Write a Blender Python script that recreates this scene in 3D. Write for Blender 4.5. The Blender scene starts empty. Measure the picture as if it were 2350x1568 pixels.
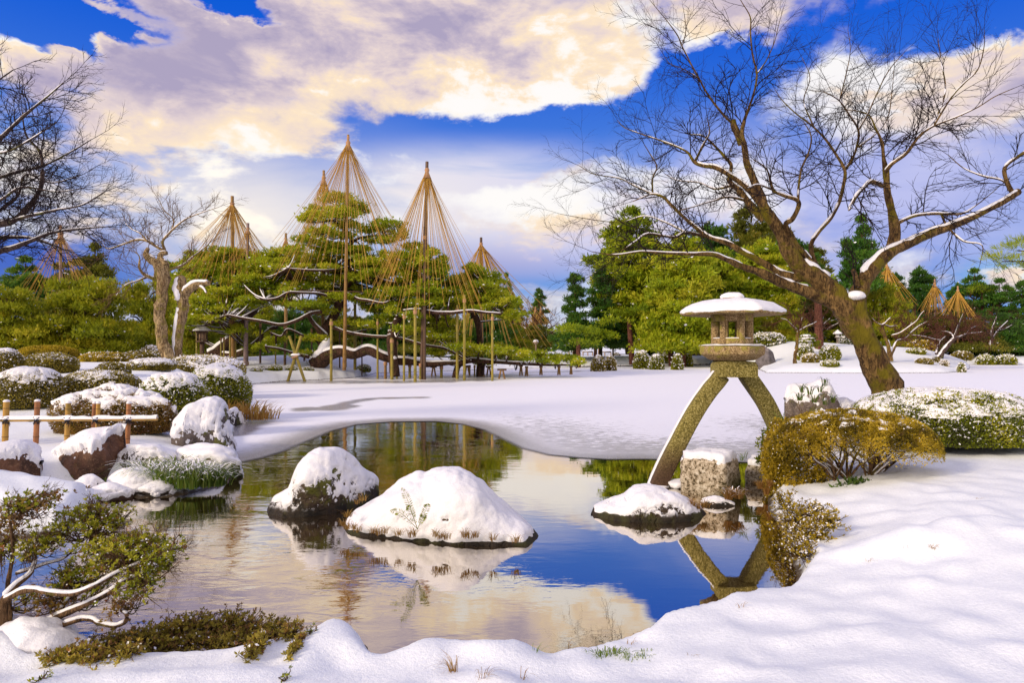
import bpy, math, random
import numpy as np
from math import radians, pi, sin, cos, atan2, sqrt

# ------------------------------------------------------------------ camera
SC = bpy.context.scene
FPX, CX, HY, EYE = 1567.0, 1175.0, 792.0, 1.95     # focal length, centre, horizon row (in px of a 2350 px wide photo), eye height
cam_d = bpy.data.cameras.new('camera'); cam = bpy.data.objects.new('camera', cam_d)
SC.collection.objects.link(cam); SC.camera = cam
cam.location = (0, 0, EYE); cam.rotation_euler = (radians(90), 0, 0)
cam_d.sensor_width = 36.0; cam_d.lens = 36.0 * FPX / 2350.0; cam_d.shift_y = 8 / 2350.0
cam_d.clip_start = 0.05; cam_d.clip_end = 3000
SC.view_settings.view_transform = 'Standard'; SC.view_settings.look = 'None'
SC.view_settings.exposure = 0.0; SC.view_settings.gamma = 1.0
SC.render.engine = 'CYCLES'
SC.cycles.use_denoising = True
SC.cycles.max_bounces = 6; SC.cycles.transparent_max_bounces = 12
SC.cycles.diffuse_bounces = 3; SC.cycles.glossy_bounces = 3; SC.cycles.caustics_reflective = False

def lin(r, g, b, a=1.0):
    f = lambda c: (c / 255 / 12.92) if c <= 10.31 else ((c / 255 + .055) / 1.055) ** 2.4
    return (f(r), f(g), f(b), a)

# ------------------------------------------------------------------ node helper
class NT:
    def __init__(s, tree): s.t = tree; s.n = tree.nodes; s.l = tree.links
    def put(s, sock, v):
        if isinstance(v, bpy.types.NodeSocket): s.l.new(v, sock)
        elif v is not None: sock.default_value = v
    def m(s, op, a, b=None, c=None, clamp=False):
        n = s.n.new('ShaderNodeMath'); n.operation = op; n.use_clamp = clamp
        s.put(n.inputs[0], a)
        if b is not None: s.put(n.inputs[1], b)
        if c is not None: s.put(n.inputs[2], c)
        return n.outputs[0]
    def sm(s, x, a, b, lo=0.0, hi=1.0, kind='SMOOTHSTEP'):
        n = s.n.new('ShaderNodeMapRange'); n.interpolation_type = kind
        s.put(n.inputs[0], x); s.put(n.inputs[1], a); s.put(n.inputs[2], b); s.put(n.inputs[3], lo); s.put(n.inputs[4], hi)
        return n.outputs[0]
    def mix(s, f, a, b, mode='MIX'):
        n = s.n.new('ShaderNodeMix'); n.data_type = 'RGBA'; n.blend_type = mode
        s.put(n.inputs[0], f); s.put(n.inputs[6], a); s.put(n.inputs[7], b)
        return n.outputs[2]
    def noise(s, vec, scale, detail=3, rough=.55, dist=0.0, out=0):
        n = s.n.new('ShaderNodeTexNoise'); s.put(n.inputs['Vector'], vec)
        n.inputs['Scale'].default_value = scale; n.inputs['Detail'].default_value = detail
        n.inputs['Roughness'].default_value = rough; n.inputs['Distortion'].default_value = dist
        return n.outputs[out]
    def vm(s, op, a, b=None, scale=None):
        n = s.n.new('ShaderNodeVectorMath'); n.operation = op; s.put(n.inputs[0], a)
        if b is not None: s.put(n.inputs[1], b)
        if scale is not None: n.inputs['Scale'].default_value = scale
        return n
    def xyz(s, v):
        n = s.n.new('ShaderNodeSeparateXYZ'); s.put(n.inputs[0], v); return n.outputs
    def comb(s, x, y, z=0.0):
        n = s.n.new('ShaderNodeCombineXYZ'); s.put(n.inputs[0], x); s.put(n.inputs[1], y); s.put(n.inputs[2], z); return n.outputs[0]
    def attr(s, name):
        n = s.n.new('ShaderNodeAttribute'); n.attribute_name = name; return n

# ------------------------------------------------------------------ sky
SUN_AZ, SUN_EL = radians(-122), radians(25)          # low warm sun far out to the left
world = bpy.data.worlds.new('World'); SC.world = world; world.use_nodes = True
w = NT(world.node_tree); w.n.clear()
tc = w.n.new('ShaderNodeTexCoord').outputs['Generated']
dx, dy, dz = w.xyz(tc)
az = w.m('ARCTAN2', dx, dy); el = w.m('ARCSINE', dz)
P0 = w.comb(az, el, 0.0)
stretch = w.vm('MULTIPLY', tc, (1.0, 1.0, 1.75)).outputs[0]
nA = w.noise(stretch, 3.1, 7, .58, .25)              # billows
nB = w.noise(stretch, 9.5, 6, .62, .2, out=1)        # ragged rims
nC = w.noise(stretch, 5.2, 7, .6, .35)
nD = w.noise(stretch, 2.0, 5, .55, .2)
nE = w.noise(w.vm('MULTIPLY', tc, (1.0, 1.0, 2.4)).outputs[0], 8.5, 6, .6, .3)
nH = w.noise(w.vm('MULTIPLY', tc, (1.0, 1.0, 3.2)).outputs[0], 3.0, 6, .55, .5)   # thin high veil
off = w.vm('SCALE', w.vm('SUBTRACT', nB, (.5, .5, .5)).outputs[0], None, .10).outputs[0]
PD = w.vm('ADD', P0, off).outputs[0]
def lobe(px, py, rx, ry, rot=0.0, dist=True, soft=1.0):
    u = (px - CX) / FPX; v = (HY - py) / FPX
    a = math.atan(u); e = math.atan(v / sqrt(1 + u * u)); k = 1 / (1 + u * u)
    n = w.n.new('ShaderNodeMapping'); n.vector_type = 'TEXTURE'
    w.put(n.inputs[0], PD if dist else P0)
    n.inputs[1].default_value = (a, e, 0); n.inputs[2].default_value = (0, 0, radians(rot))
    n.inputs[3].default_value = (rx / FPX * k, ry / FPX * sqrt(k), 1)
    d = w.vm('LENGTH', n.outputs[0]).outputs['Value']
    return w.sm(d, max(0., 1 - soft), 1.0 + .3 * soft, 1.0, 0.0)
def field(base, items, dist=True):
    acc = base
    for it in items:
        wt = it[-1]; acc = w.m('ADD', acc, w.m('MULTIPLY', lobe(*it[:-1], dist=dist), wt))
    return acc
# cloud cover: + = cloud, - = gap (positions are directions in the sky)
cover = field(.50, [
    (830, 50, 900, 210, 4, .75), (430, 250, 420, 170, -6, .38), (600, 430, 520, 120, -4, -.24), (1250, 190, 400, 120, -3, .55),
    (60, 135, 150, 55, -14, .75), (255, 95, 60, 40, -50, .75), (270, 12, 110, 20, -10, .8), (150, 108, 60, 20, -10, .7), (330, 75, 40, 20, 0, .6), (330, 45, 120, 60, 0, -.45), (540, 25, 130, 34, -8, -.6), (210, 60, 160, 90, 0, -.4),
    (120, 20, 260, 110, 8, -.95), (20, 40, 200, 90, 8, -.4), (520, 15, 150, 22, -8, -.45),
    (60, 600, 300, 100, 0, -.45), (300, 400, 300, 150, 0, .16), (470, 330, 380, 120, 0, .12), (640, 470, 330, 130, 0, .06), (560, 520, 170, 70, 0, .25),
    (1230, 310, 380, 60, 3, -.85), (1090, 380, 200, 80, 0, -.40), (870, 340, 60, 30, 0, -.3), (1170, 440, 130, 40, 8, .30), (1250, 500, 220, 60, 0, .25),
    (1580, 250, 150, 130, 35, -.75), (1650, 170, 160, 90, 10, -.55), (1560, 110, 60, 60, 0, -.25), (1480, 340, 120, 60, 0, -.3),
    (1700, 45, 150, 70, 0, .45), (2040, 190, 330, 130, -4, .55), (2320, 170, 160, 100, 0, .35),
    (2250, 25, 360, 90, 6, -.95), (1840, 130, 55, 60, 0, -.3),
    (2050, 470, 600, 190, 0, -.25), (1650, 440, 230, 130, 0, .28), (1250, 540, 240, 50, 0, .2), (2150, 330, 250, 60, 0, .12),
    (700, 370, 200, 80, 0, .2), (1180, 605, 230, 40, 4, -.25), (2330, 655, 60, 25, 0, .4)])
cover = w.m('ADD', cover, w.m('MULTIPLY', w.m('SUBTRACT', nA, .5), 1.25))
cover = w.m('ADD', cover, w.m('MULTIPLY', w.m('SUBTRACT', nC, .5), .9))
cover = w.m('ADD', cover, w.m('MULTIPLY', w.m('SUBTRACT', nE, .5), w.m('ADD', .75, w.m('MULTIPLY', lobe(600, 410, 640, 210, dist=False), 1.5))))
cmask = w.sm(cover, .37, .84)
# brightness of the clouds: rims and thin parts glow, the thick middle is grey-violet
shade = field(.36, [
    (900, 90, 640, 170, 3, -.30), (330, 175, 330, 60, -8, -.18), (1180, 110, 200, 90, 0, -.05), (1250, 95, 100, 70, 10, .55), (1420, 30, 120, 40, 0, .15),
    (1190, 250, 430, 60, -2, .60), (560, 400, 620, 130, 0, .10), (380, 90, 130, 40, 10, .35),
    (60, 120, 120, 40, -12, .35), (250, 60, 120, 80, 0, .5), (2050, 160, 380, 110, 0, .55), (1690, 50, 180, 80, 0, .4),
    (1230, 460, 260, 90, 0, .5), (570, 500, 230, 120, 0, .35), (1240, 605, 260, 55, 0, -.55), (2100, 480, 420, 150, 0, -.45), (60, 620, 300, 100, 0, -.4)])
shade = w.m('ADD', shade, w.m('MULTIPLY', w.m('SUBTRACT', nC, .5), 2.3))
shade = w.m('ADD', shade, w.m('MULTIPLY', w.m('SUBTRACT', nD, .5), 1.3))
shade = w.m('ADD', shade, w.m('MULTIPLY', w.m('SUBTRACT', nE, .5), 2.0))
shade = w.sm(shade, .0, 1.0, 0, 1, 'LINEAR')
rimg = w.m('MULTIPLY', w.sm(cover, .60, .95, 1.0, 0.0), .34)
shade = w.m('ADD', shade, rimg, clamp=True)
cr = w.n.new('ShaderNodeValToRGB'); w.put(cr.inputs[0], shade)
e = cr.color_ramp.elements
e[0].position = 0; e[0].color = lin(174, 164, 194); e[1].position = 1; e[1].color = lin(255, 252, 250)
for p_, c_ in ((.25, lin(202, 188, 204)), (.46, lin(232, 214, 212)), (.7, lin(255, 232, 202)), (.86, lin(255, 250, 244))):
    q = e.new(p_); q.color = c_
cloud = w.mix(w.sm(w.m('ADD', w.m('MULTIPLY', lobe(2000, 400, 620, 330, dist=False), .8), w.m('MULTIPLY', lobe(1180, 600, 330, 90, dist=False), .9)), 0, 1.4, 0, .6), cr.outputs[0], lin(196, 196, 238))
# clear sky: the physical sky, pushed towards the deep blue of the photograph
sky = w.n.new('ShaderNodeTexSky'); sky.sky_type = 'NISHITA'; sky.sun_disc = False
sky.sun_elevation = SUN_EL; sky.sun_rotation = SUN_AZ; sky.air_density = 1.0; sky.dust_density = .3; sky.ozone_density = 3.0
nis = w.mix(1.0, sky.outputs[0], (.035, .05, .075, 1), 'MULTIPLY')
deep = w.mix(w.sm(el, radians(4), radians(26)), lin(112, 164, 236), lin(0, 92, 224))
deep = w.mix(w.m('MULTIPLY', lobe(2050, 470, 560, 260, dist=False), .85), deep, lin(104, 128, 222))
deep = w.mix(w.m('MULTIPLY', lobe(90, 600, 420, 140, dist=False), .9), deep, lin(62, 88, 196))
deep = w.mix(w.m('MULTIPLY', lobe(1180, 590, 260, 70, dist=False), .85), deep, lin(96, 104, 200))
deep = w.mix(w.m('MULTIPLY', lobe(1100, 430, 300, 90, dist=False), .6), deep, lin(140, 190, 240))
deep = w.mix(w.m('MULTIPLY', lobe(2320, 630, 140, 50, dist=False), .8), deep, lin(100, 190, 236))
clear = w.mix(.12, deep, nis)
veil = field(.0, [(1130, 410, 330, 90, 0, .8), (1200, 490, 460, 150, 0, 1.0), (640, 450, 520, 200, 0, .5), (1780, 520, 620, 150, 0, .85), (1620, 400, 260, 140, 0, .7), (2200, 330, 380, 150, 0, .7), (2300, 560, 200, 90, 0, .45), (1180, 620, 200, 50, 0, .1), (300, 430, 330, 150, 0, .2)], dist=False)
veil = w.m('MULTIPLY', veil, w.sm(nH, .26, .60, .22, 1.0), clamp=True)
vcol = w.mix(w.m('MULTIPLY', lobe(700, 470, 800, 260, dist=False), 1.0), lin(212, 212, 246), lin(252, 242, 236))
clear = w.mix(w.m('MULTIPLY', veil, .92), clear, vcol)
col = w.mix(cmask, clear, cloud)
glow = w.m('POWER', lobe(565, 500, 330, 200, dist=False), 1.6)
col = w.mix(w.m('MULTIPLY', glow, .55), col, (1.25, 1.08, .82, 1))
# the half of the sky behind the viewer is an even bright cloud deck
back = w.sm(dy, .25, -.15)
col = w.mix(w.m('MULTIPLY', back, .8), col, (1.12, 1.0, .90, 1))
bg = w.n.new('ShaderNodeBackground'); w.put(bg.inputs[0], col); bg.inputs[1].default_value = 1.0
wo = w.n.new('ShaderNodeOutputWorld'); w.l.new(bg.outputs[0], wo.inputs[0])
world.cycles.sampling_method = 'MANUAL'; world.cycles.sample_map_resolution = 1024

sun_d = bpy.data.lights.new('sun', 'SUN'); sun = bpy.data.objects.new('sun', sun_d); SC.collection.objects.link(sun)
sun_d.energy = 3.0; sun_d.angle = radians(11); sun_d.color = (1.0, .86, .66)
sun.rotation_euler = (radians(90) - SUN_EL, 0, pi - SUN_AZ)
sun.location = (-20, 60, 30)

# ------------------------------------------------------------------ geometry helpers
RNG = np.random.default_rng(7); random.seed(7)
def P(px, py, d):
    "a point seen at (px, py), d metres into the garden"
    return np.array(((px - CX) / FPX * d, d, EYE - (py - HY) / FPX * d))
def G(px, py, z=0.0):
    "the point of the horizontal plane z seen at (px, py)"
    return P(px, py, (EYE - z) * FPX / (py - HY))
def sstep(x, a, b):
    t = np.clip((x - a) / (b - a), 0, 1); return t * t * (3 - 2 * t)
def _h(i, j, k, s):
    n = (i * 374761393 + j * 668265263 + k * 2147483647 + s * 1274126177) & 0xffffffff
    n = ((n ^ (n >> 13)) * 1274126177) & 0xffffffff
    n = (n ^ (n >> 16)) & 0xffffffff
    return n / 4294967295.0
def vnoise(p, s=0):
    p = np.asarray(p, float); i = np.floor(p).astype(np.int64); f = p - i; f = f * f * (3 - 2 * f)
    r = 0
    for a in (0, 1):
        for b in (0, 1):
            for c in (0, 1):
                wt = (f[:, 0] if a else 1 - f[:, 0]) * (f[:, 1] if b else 1 - f[:, 1]) * (f[:, 2] if c else 1 - f[:, 2])
                r = r + wt * _h(i[:, 0] + a, i[:, 1] + b, i[:, 2] + c, s)
    return r
def fbm(p, oct=4, s=0):
    p = np.asarray(p, float); r = 0; a = .5; t = 0
    for o in range(oct):
        r = r + a * vnoise(p * 2 ** o + 17.3 * o, s + o); t += a; a *= .5
    return r / t
def sm_path(pts, n=4):
    "Catmull-Rom through rows of any width"
    p = np.asarray(pts, float)
    if len(p) < 3: return p
    q = np.vstack([2 * p[0] - p[1], p, 2 * p[-1] - p[-2]]); out = []
    for i in range(1, len(q) - 2):
        a, b, c, d = q[i - 1], q[i], q[i + 1], q[i + 2]
        for t in np.arange(n) / n:
            out.append(.5 * (2 * b + (c - a) * t + (2 * a - 5 * b + 4 * c - d) * t * t + (3 * b - a - 3 * c + d) * t ** 3))
    out.append(p[-1]); return np.array(out)

class MB:
    "collects polygons; build() links them as one mesh object"
    def __init__(s): s.v = []; s.f = []; s.t = []; s.mi = []; s.n = 0
    def add(s, v, f, tint=0.5, mi=0):
        v = np.asarray(v, float).reshape(-1, 3); f = np.asarray(f, np.int64)
        if len(v) == 0 or len(f) == 0: return
        s.v.append(v); s.f.append(f + s.n); s.n += len(v)
        s.t.append(np.broadcast_to(np.asarray(tint, float), (len(v),)))
        s.mi.append(np.full(len(f), mi) if np.isscalar(mi) else np.asarray(mi))
    def build(s, name, mats, parent=None, origin=None, smooth=False):
        me = bpy.data.meshes.new(name); V = np.vstack(s.v); T = np.concatenate(s.t)
        if parent is not None:
            o0 = np.array(parent.get('_o', (0, 0, 0)))
        elif origin is not None: o0 = np.array(origin, float)
        else: o0 = np.array([(V[:, 0].min() + V[:, 0].max()) / 2, (V[:, 1].min() + V[:, 1].max()) / 2, V[:, 2].min()])
        V = V - o0
        me.vertices.add(len(V)); me.vertices.foreach_set('co', V.astype(np.float32).ravel())
        idx = np.concatenate([f.ravel() for f in s.f]); ln = np.concatenate([np.full(len(f), f.shape[1]) for f in s.f])
        me.loops.add(len(idx)); me.loops.foreach_set('vertex_index', idx.astype(np.int32))
        me.polygons.add(len(ln)); me.polygons.foreach_set('loop_start', np.concatenate([[0], np.cumsum(ln)[:-1]]).astype(np.int32))
        me.polygons.foreach_set('loop_total', ln.astype(np.int32))
        mats = mats if isinstance(mats, (list, tuple)) else [mats]
        for m_ in mats: me.materials.append(m_)
        if len(mats) > 1: me.polygons.foreach_set('material_index', np.concatenate(s.mi).astype(np.int32))
        a = me.attributes.new('tint', 'FLOAT', 'POINT'); a.data.foreach_set('value', T.astype(np.float32))
        me.update(calc_edges=True)
        if smooth: me.polygons.foreach_set('use_smooth', np.ones(len(ln), bool))
        o = bpy.data.objects.new(name, me); SC.collection.objects.link(o)
        if parent is not None: o.parent = parent
        else: o.location = o0
        return o
def tag(o, label=None, cat=None, group=None, kind=None):
    if label: o['label'] = label
    if cat: o['category'] = cat
    if group: o['group'] = group
    if kind: o['kind'] = kind
    return o
def thing(name, loc, label, cat, group=None):
    o = bpy.data.objects.new(name, None); SC.collection.objects.link(o); o.empty_display_size = .2
    o.location = loc; ORG[o.name] = np.array(loc, float); tag(o, label, cat, group); return o
ORG = {}
_mb_build = MB.build
def _build(s, name, mats, parent=None, origin=None, smooth=False):
    if parent is None: return _mb_build(s, name, mats, None, origin, smooth)
    q = parent; 
    while q.parent is not None: q = q.parent
    org = ORG.get(q.name, np.array(q.location))
    o = _mb_build(s, name, mats, None, org, smooth); o.location = (0, 0, 0); o.parent = parent; return o
MB.build = _build
def copy_thing(root, loc, rotz=0, scale=(1, 1, 1), label=None, group=None, cat=None):
    r = root.copy(); SC.collection.objects.link(r); r.location = loc; r.rotation_euler = (0, 0, rotz); r.scale = scale
    def kids(a, b):
        for ch in list(a.children):
            c = ch.copy(); SC.collection.objects.link(c); c.parent = b; kids(ch, c)
    kids(root, r)
    if label: r['label'] = label
    if group: r['group'] = group
    return r

def grid_faces(nu, nv, close_u=False):
    i = np.arange(nu if close_u else nu - 1)[:, None]; j = np.arange(nv - 1)[None, :]
    i2 = (i + 1) % nu
    return np.stack([i * nv + j, i2 * nv + j, i2 * nv + j + 1, i * nv + j + 1], -1).reshape(-1, 4)
def tube(mb, pts, rad, sides=6, tint=.5, mi=0, cap=True):
    p = np.asarray(pts, float); n = len(p); rad = np.broadcast_to(np.asarray(rad, float), (n,))
    t = np.gradient(p, axis=0); t /= np.linalg.norm(t, axis=1)[:, None] + 1e-9
    ref = np.array([0, 0, 1.0]) if abs(t[:, 2]).mean() < .8 else np.array([1.0, 0.2, 0])
    a = np.cross(t, ref); a /= np.linalg.norm(a, axis=1)[:, None] + 1e-9; b = np.cross(t, a)
    th = np.arange(sides) * 2 * pi / sides
    V = p[:, None, :] + rad[:, None, None] * (np.cos(th)[None, :, None] * a[:, None, :] + np.sin(th)[None, :, None] * b[:, None, :])
    i = np.arange(n - 1)[:, None]; j = np.arange(sides)[None, :]; j2 = (j + 1) % sides
    Fq = np.stack([i * sides + j, i * sides + j2, (i + 1) * sides + j2, (i + 1) * sides + j], -1).reshape(-1, 4)
    mb.add(V.reshape(-1, 3), Fq, tint, mi)
    if cap and sides > 3:
        for k, s_ in ((0, -1), (n - 1, 1)):
            ring = V[k][::-s_]
            c = ring.mean(0); vv = np.vstack([ring, c]); f = np.array([[q, (q + 1) % sides, sides] for q in range(sides)])
            mb.add(vv, f, tint if np.isscalar(tint) else .5, mi)
def leaves(mb, C, D, L, W, tint, fold=.0, mi=0):
    "diamond leaves at C pointing along D"
    C = np.asarray(C, float); n = len(C)
    if n == 0: return
    D = D / (np.linalg.norm(D, axis=1)[:, None] + 1e-9)
    r = RNG.normal(size=(n, 3)); s = np.cross(D, r); s /= np.linalg.norm(s, axis=1)[:, None] + 1e-9
    L = np.broadcast_to(L, (n,))[:, None]; W = np.broadcast_to(W, (n,))[:, None]
    V = np.stack([C, C + D * L * .55 + s * W / 2, C + D * L, C + D * L * .55 - s * W / 2], 1).reshape(-1, 3)
    f = np.arange(n * 4).reshape(-1, 4)
    mb.add(V, f, np.repeat(np.broadcast_to(tint, (n,)), 4), mi)
def rdir(n, up=0.0):
    d = RNG.normal(size=(n, 3)); d /= np.linalg.norm(d, axis=1)[:, None]; d[:, 2] += up; return d / np.linalg.norm(d, axis=1)[:, None]

# ------------------------------------------------------------------ materials
MAT = {}
def mat(name, build):
    m_ = bpy.data.materials.new(name); m_.use_nodes = True; t = NT(m_.node_tree); t.n.clear()
    out = t.n.new('ShaderNodeOutputMaterial'); sh = build(t, out)
    if sh is not None: t.l.new(sh, out.inputs[0])
    MAT[name] = m_; return m_
def bsdf(t, col, rough=.7, bump=None, bstr=.3, bdist=.02, spec=.3, **kw):
    b = t.n.new('ShaderNodeBsdfPrincipled'); t.put(b.inputs['Base Color'], col); t.put(b.inputs['Roughness'], rough)
    b.inputs['Specular IOR Level'].default_value = spec
    if bump is not None:
        n = t.n.new('ShaderNodeBump'); t.put(n.inputs['Height'], bump); n.inputs['Strength'].default_value = bstr; n.inputs['Distance'].default_value = bdist
        t.l.new(n.outputs[0], b.inputs['Normal'])
    return b.outputs[0]
def pos(t): return t.n.new('ShaderNodeNewGeometry').outputs['Position']
def opos(t): return t.n.new('ShaderNodeTexCoord').outputs['Object']
def ramp(t, f, stops):
    n = t.n.new('ShaderNodeValToRGB'); t.put(n.inputs[0], f); e = n.color_ramp.elements
    e[0].position, e[0].color = stops[0]; e[1].position, e[1].color = stops[-1]
    for p_, c_ in stops[1:-1]:
        q = e.new(p_); q.color = c_
    return n.outputs[0]
def m_snow(t, out):
    p = pos(t); a = t.noise(p, 60, 3, .7); b = t.noise(p, 6, 4, .6); c = t.noise(p, 220, 2, .6)
    h = t.m('ADD', t.m('ADD', t.m('MULTIPLY', a, .35), t.m('MULTIPLY', b, 1.2)), t.m('MULTIPLY', c, .18))
    col = t.mix(t.sm(a, .3, .7), (.83, .80, .83, 1), (.93, .90, .92, 1))
    return bsdf(t, col, .55, h, .55, .035, .35)
mat('snow', m_snow)
def m_snow_far(t, out):
    p = pos(t); a = t.noise(p, 9, 3, .7)
    return bsdf(t, (.88, .85, .88, 1), .6, a, .3, .03, .3)
mat('snow_far', m_snow_far)
def foliage(name, stops, trans=.42, rough=.5):
    def f(t, out):
        tn = t.attr('tint').outputs['Fac']
        nz = t.noise(pos(t), 2.2, 3, .6)
        col = ramp(t, t.m('ADD', tn, t.m('MULTIPLY', t.m('SUBTRACT', nz, .5), .5), clamp=True), stops)
        a = bsdf(t, col, rough, spec=.25); tr = t.n.new('ShaderNodeBsdfTranslucent'); t.put(tr.inputs[0], t.mix(.5, col, (.42, .42, .03, 1)))
        mx = t.n.new('ShaderNodeMixShader'); mx.inputs[0].default_value = trans
        t.l.new(a, mx.inputs[1]); t.l.new(tr.outputs[0], mx.inputs[2]); return mx.outputs[0]
    return mat(name, f)
foliage('needle_bright', [(0, (.035, .07, .005, 1)), (.28, (.15, .24, .008, 1)), (.58, (.38, .46, .012, 1)), (1, (.68, .62, .04, 1))])
foliage('needle_dark', [(0, (.008, .035, .010, 1)), (.4, (.03, .11, .02, 1)), (.75, (.07, .20, .02, 1)), (1, (.15, .30, .03, 1))])
foliage('needle_rust', [(0, (.04, .05, .01, 1)), (.4, (.12, .13, .015, 1)), (.75, (.20, .20, .02, 1)), (1, (.36, .22, .03, 1))])
foliage('needle_gold', [(0, (.05, .08, .006, 1)), (.35, (.20, .25, .008, 1)), (.7, (.42, .42, .012, 1)), (1, (.62, .50, .03, 1))])
foliage('leaf_azalea', [(0, (.06, .035, .012, 1)), (.3, (.19, .13, .03, 1)), (.65, (.38, .29, .05, 1)), (1, (.58, .42, .07, 1))])
foliage('leaf_ochre', [(0, (.07, .045, .008, 1)), (.3, (.26, .17, .012, 1)), (.6, (.54, .36, .022, 1)), (1, (.80, .58, .07, 1))])
foliage('leaf_green', [(0, (.03, .04, .006, 1)), (.3, (.11, .15, .008, 1)), (.62, (.32, .33, .014, 1)), (1, (.60, .52, .05, 1))])
foliage('leaf_red', [(0, (.07, .03, .025, 1)), (.35, (.24, .09, .05, 1)), (.7, (.36, .22, .05, 1)), (1, (.55, .15, .05, 1))])
foliage('grass_green', [(0, (.03, .07, .015, 1)), (.5, (.12, .22, .03, 1)), (1, (.42, .46, .12, 1))])
foliage('grass_rust', [(0, (.16, .06, .02, 1)), (.5, (.38, .17, .05, 1)), (1, (.60, .38, .14, 1))])
def bark(name, c0, c1, moss=None, msc=1.0, scale=9, mossamt=.5):
    def f(t, out):
        p = opos(t); st = t.vm('MULTIPLY', p, (1, 1, .35)).outputs[0]
        st = t.vm('MULTIPLY', p, (1, 1, .28)).outputs[0]; a = t.noise(st, scale, 7, .72, .6); b = t.noise(st, scale * 4, 4, .75)
        col = t.mix(t.sm(a, .38, .62), c0, c1); crk = t.noise(st, scale * 2.2, 3, .6, 1.2)
        col = t.mix(t.sm(b, .46, .60, 0, .85), col, tuple(x * .30 for x in c0[:3]) + (1,))
        col = t.mix(t.sm(crk, .56, .66, 0, .55), col, tuple(min(1, x * 1.6) for x in c1[:3]) + (1,))
        if moss: col = t.mix(t.sm(t.noise(p, 2.4 * msc, 5, .65), .62 - .25 * mossamt, .72 - .2 * mossamt), col, t.mix(b, moss, tuple(x * .45 for x in moss[:3]) + (1,)))
        return bsdf(t, col, .85, t.m('ADD', a, t.m('MULTIPLY', b, .6)), 1.0, .09, .2)
    return mat(name, f)
bark('bark_mossy', (.08, .04, .015, 1), (.27, .16, .055, 1), (.24, .185, .012, 1), .8, 7, .5)
bark('bark_grey', (.06, .038, .035, 1), (.15, .10, .08, 1), (.16, .15, .03, 1), 1, 8, .3)
bark('bark_pale', (.20, .12, .055, 1), (.52, .37, .19, 1), (.34, .27, .05, 1), 1, 6, .35)
bark('bark_pine', (.045, .022, .014, 1), (.13, .065, .04, 1), (.10, .09, .02, 1), 1.5, 7, .25)
bark('bark_red', (.10, .03, .02, 1), (.22, .09, .06, 1), None, 1, 7)
bark('twig', (.018, .009, .011, 1), (.05, .026, .026, 1), None, 1, 9)
bark('twig_red', (.10, .03, .02, 1), (.20, .08, .04, 1), None, 1, 9)
bark('twig_tan', (.14, .075, .035, 1), (.30, .17, .08, 1), (.20, .15, .03, 1), 1, 9, .3)
def m_stone(t, out):
    p = opos(t); a = t.noise(p, 48, 4, .85); b = t.noise(p, 5, 5, .65); c = t.noise(p, 28, 4, .7)
    n_ = t.n.new('ShaderNodeNewGeometry').outputs['Normal']; nx, ny, nz = t.xyz(n_)
    grain = ramp(t, a, [(.36, (.04, .022, .010, 1)), (.45, (.22, .14, .06, 1)), (.55, (.46, .31, .14, 1)), (.66, (.75, .58, .34, 1))])
    col = t.mix(t.sm(t.m('ADD', b, t.m('MULTIPLY', nz, .06)), .50, .62, 0, .80), grain, t.mix(c, (.13, .12, .012, 1), (.52, .44, .07, 1)))
    return bsdf(t, col, .85, t.m('ADD', a, t.m('MULTIPLY', c, .8)), .7, .012, .2)
mat('lantern_stone', m_stone)
def m_leg(t, out):
    p = opos(t); a = t.noise(p, 44, 4, .85); b = t.noise(p, 3.5, 5, .65); px, py_, pz = t.xyz(pos(t))
    wet = t.sm(t.m('ADD', pz, t.m('MULTIPLY', b, .5)), .35, 1.0, 1, 0)
    grain = ramp(t, a, [(.36, (.04, .035, .01, 1)), (.47, (.17, .135, .03, 1)), (.56, (.34, .27, .07, 1)), (.66, (.62, .52, .25, 1))])
    col = t.mix(wet, grain, ramp(t, a, [(.3, (.035, .02, .012, 1)), (.7, (.15, .085, .05, 1))]))
    return bsdf(t, col, .8, a, .7, .01, .2)
mat('leg_stone', m_leg)
def rockmat(name, c0, c1, c2, moss=.45, fine=30, dthr=.55):
    def f(t, out):
        p = pos(t); a = t.noise(p, 3.2, 6, .65, .3); b = t.noise(p, fine, 4, .7)
        v = t.n.new('ShaderNodeTexVoronoi'); v.feature = 'DISTANCE_TO_EDGE'; v.inputs['Scale'].default_value = 2.3; t.put(v.inputs['Vector'], t.vm('ADD', p, t.vm('SCALE', t.noise(p, 3, 3, .6, out=1), None, .6).outputs[0]).outputs[0])
        col = t.mix(t.sm(a, .35, .62), c0, c1); col = t.mix(t.sm(b, .5, .72, 0, .8), col, c2)
        col = t.mix(t.sm(t.noise(p, 2.1, 4, .6), .60 - .2 * moss, .68 - .2 * moss, 0, .85), col, t.mix(b, (.04, .05, .006, 1), (.20, .19, .02, 1)))
        px, py_, pz = t.xyz(p)
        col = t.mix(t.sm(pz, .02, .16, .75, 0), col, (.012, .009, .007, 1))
        h = t.m('ADD', t.m('ADD', a, t.m('MULTIPLY', b, .35)), t.sm(v.outputs['Distance'], 0, .06, -.25, 0))
        nz = t.xyz(t.n.new('ShaderNodeNewGeometry').outputs['Normal'])[2]; s1 = t.noise(p, 26, 4, .75); s2 = t.noise(p, 5, 3, .6)
        dust = t.m('MULTIPLY', t.sm(t.m('ADD', t.m('ADD', nz, t.m('MULTIPLY', t.m('SUBTRACT', s1, .5), 2.4)), t.m('MULTIPLY', t.m('SUBTRACT', s2, .5), 1.6)), dthr, dthr + .14), t.sm(pz, .05, .12))
        col = t.mix(dust, col, (.86, .83, .85, 1))
        return bsdf(t, col, .75, h, .9, .06, .3)
    return mat(name, f)
rockmat('rock_brown', (.06, .028, .015, 1), (.17, .075, .04, 1), (.26, .14, .08, 1), -.35, dthr=.95)
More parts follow.
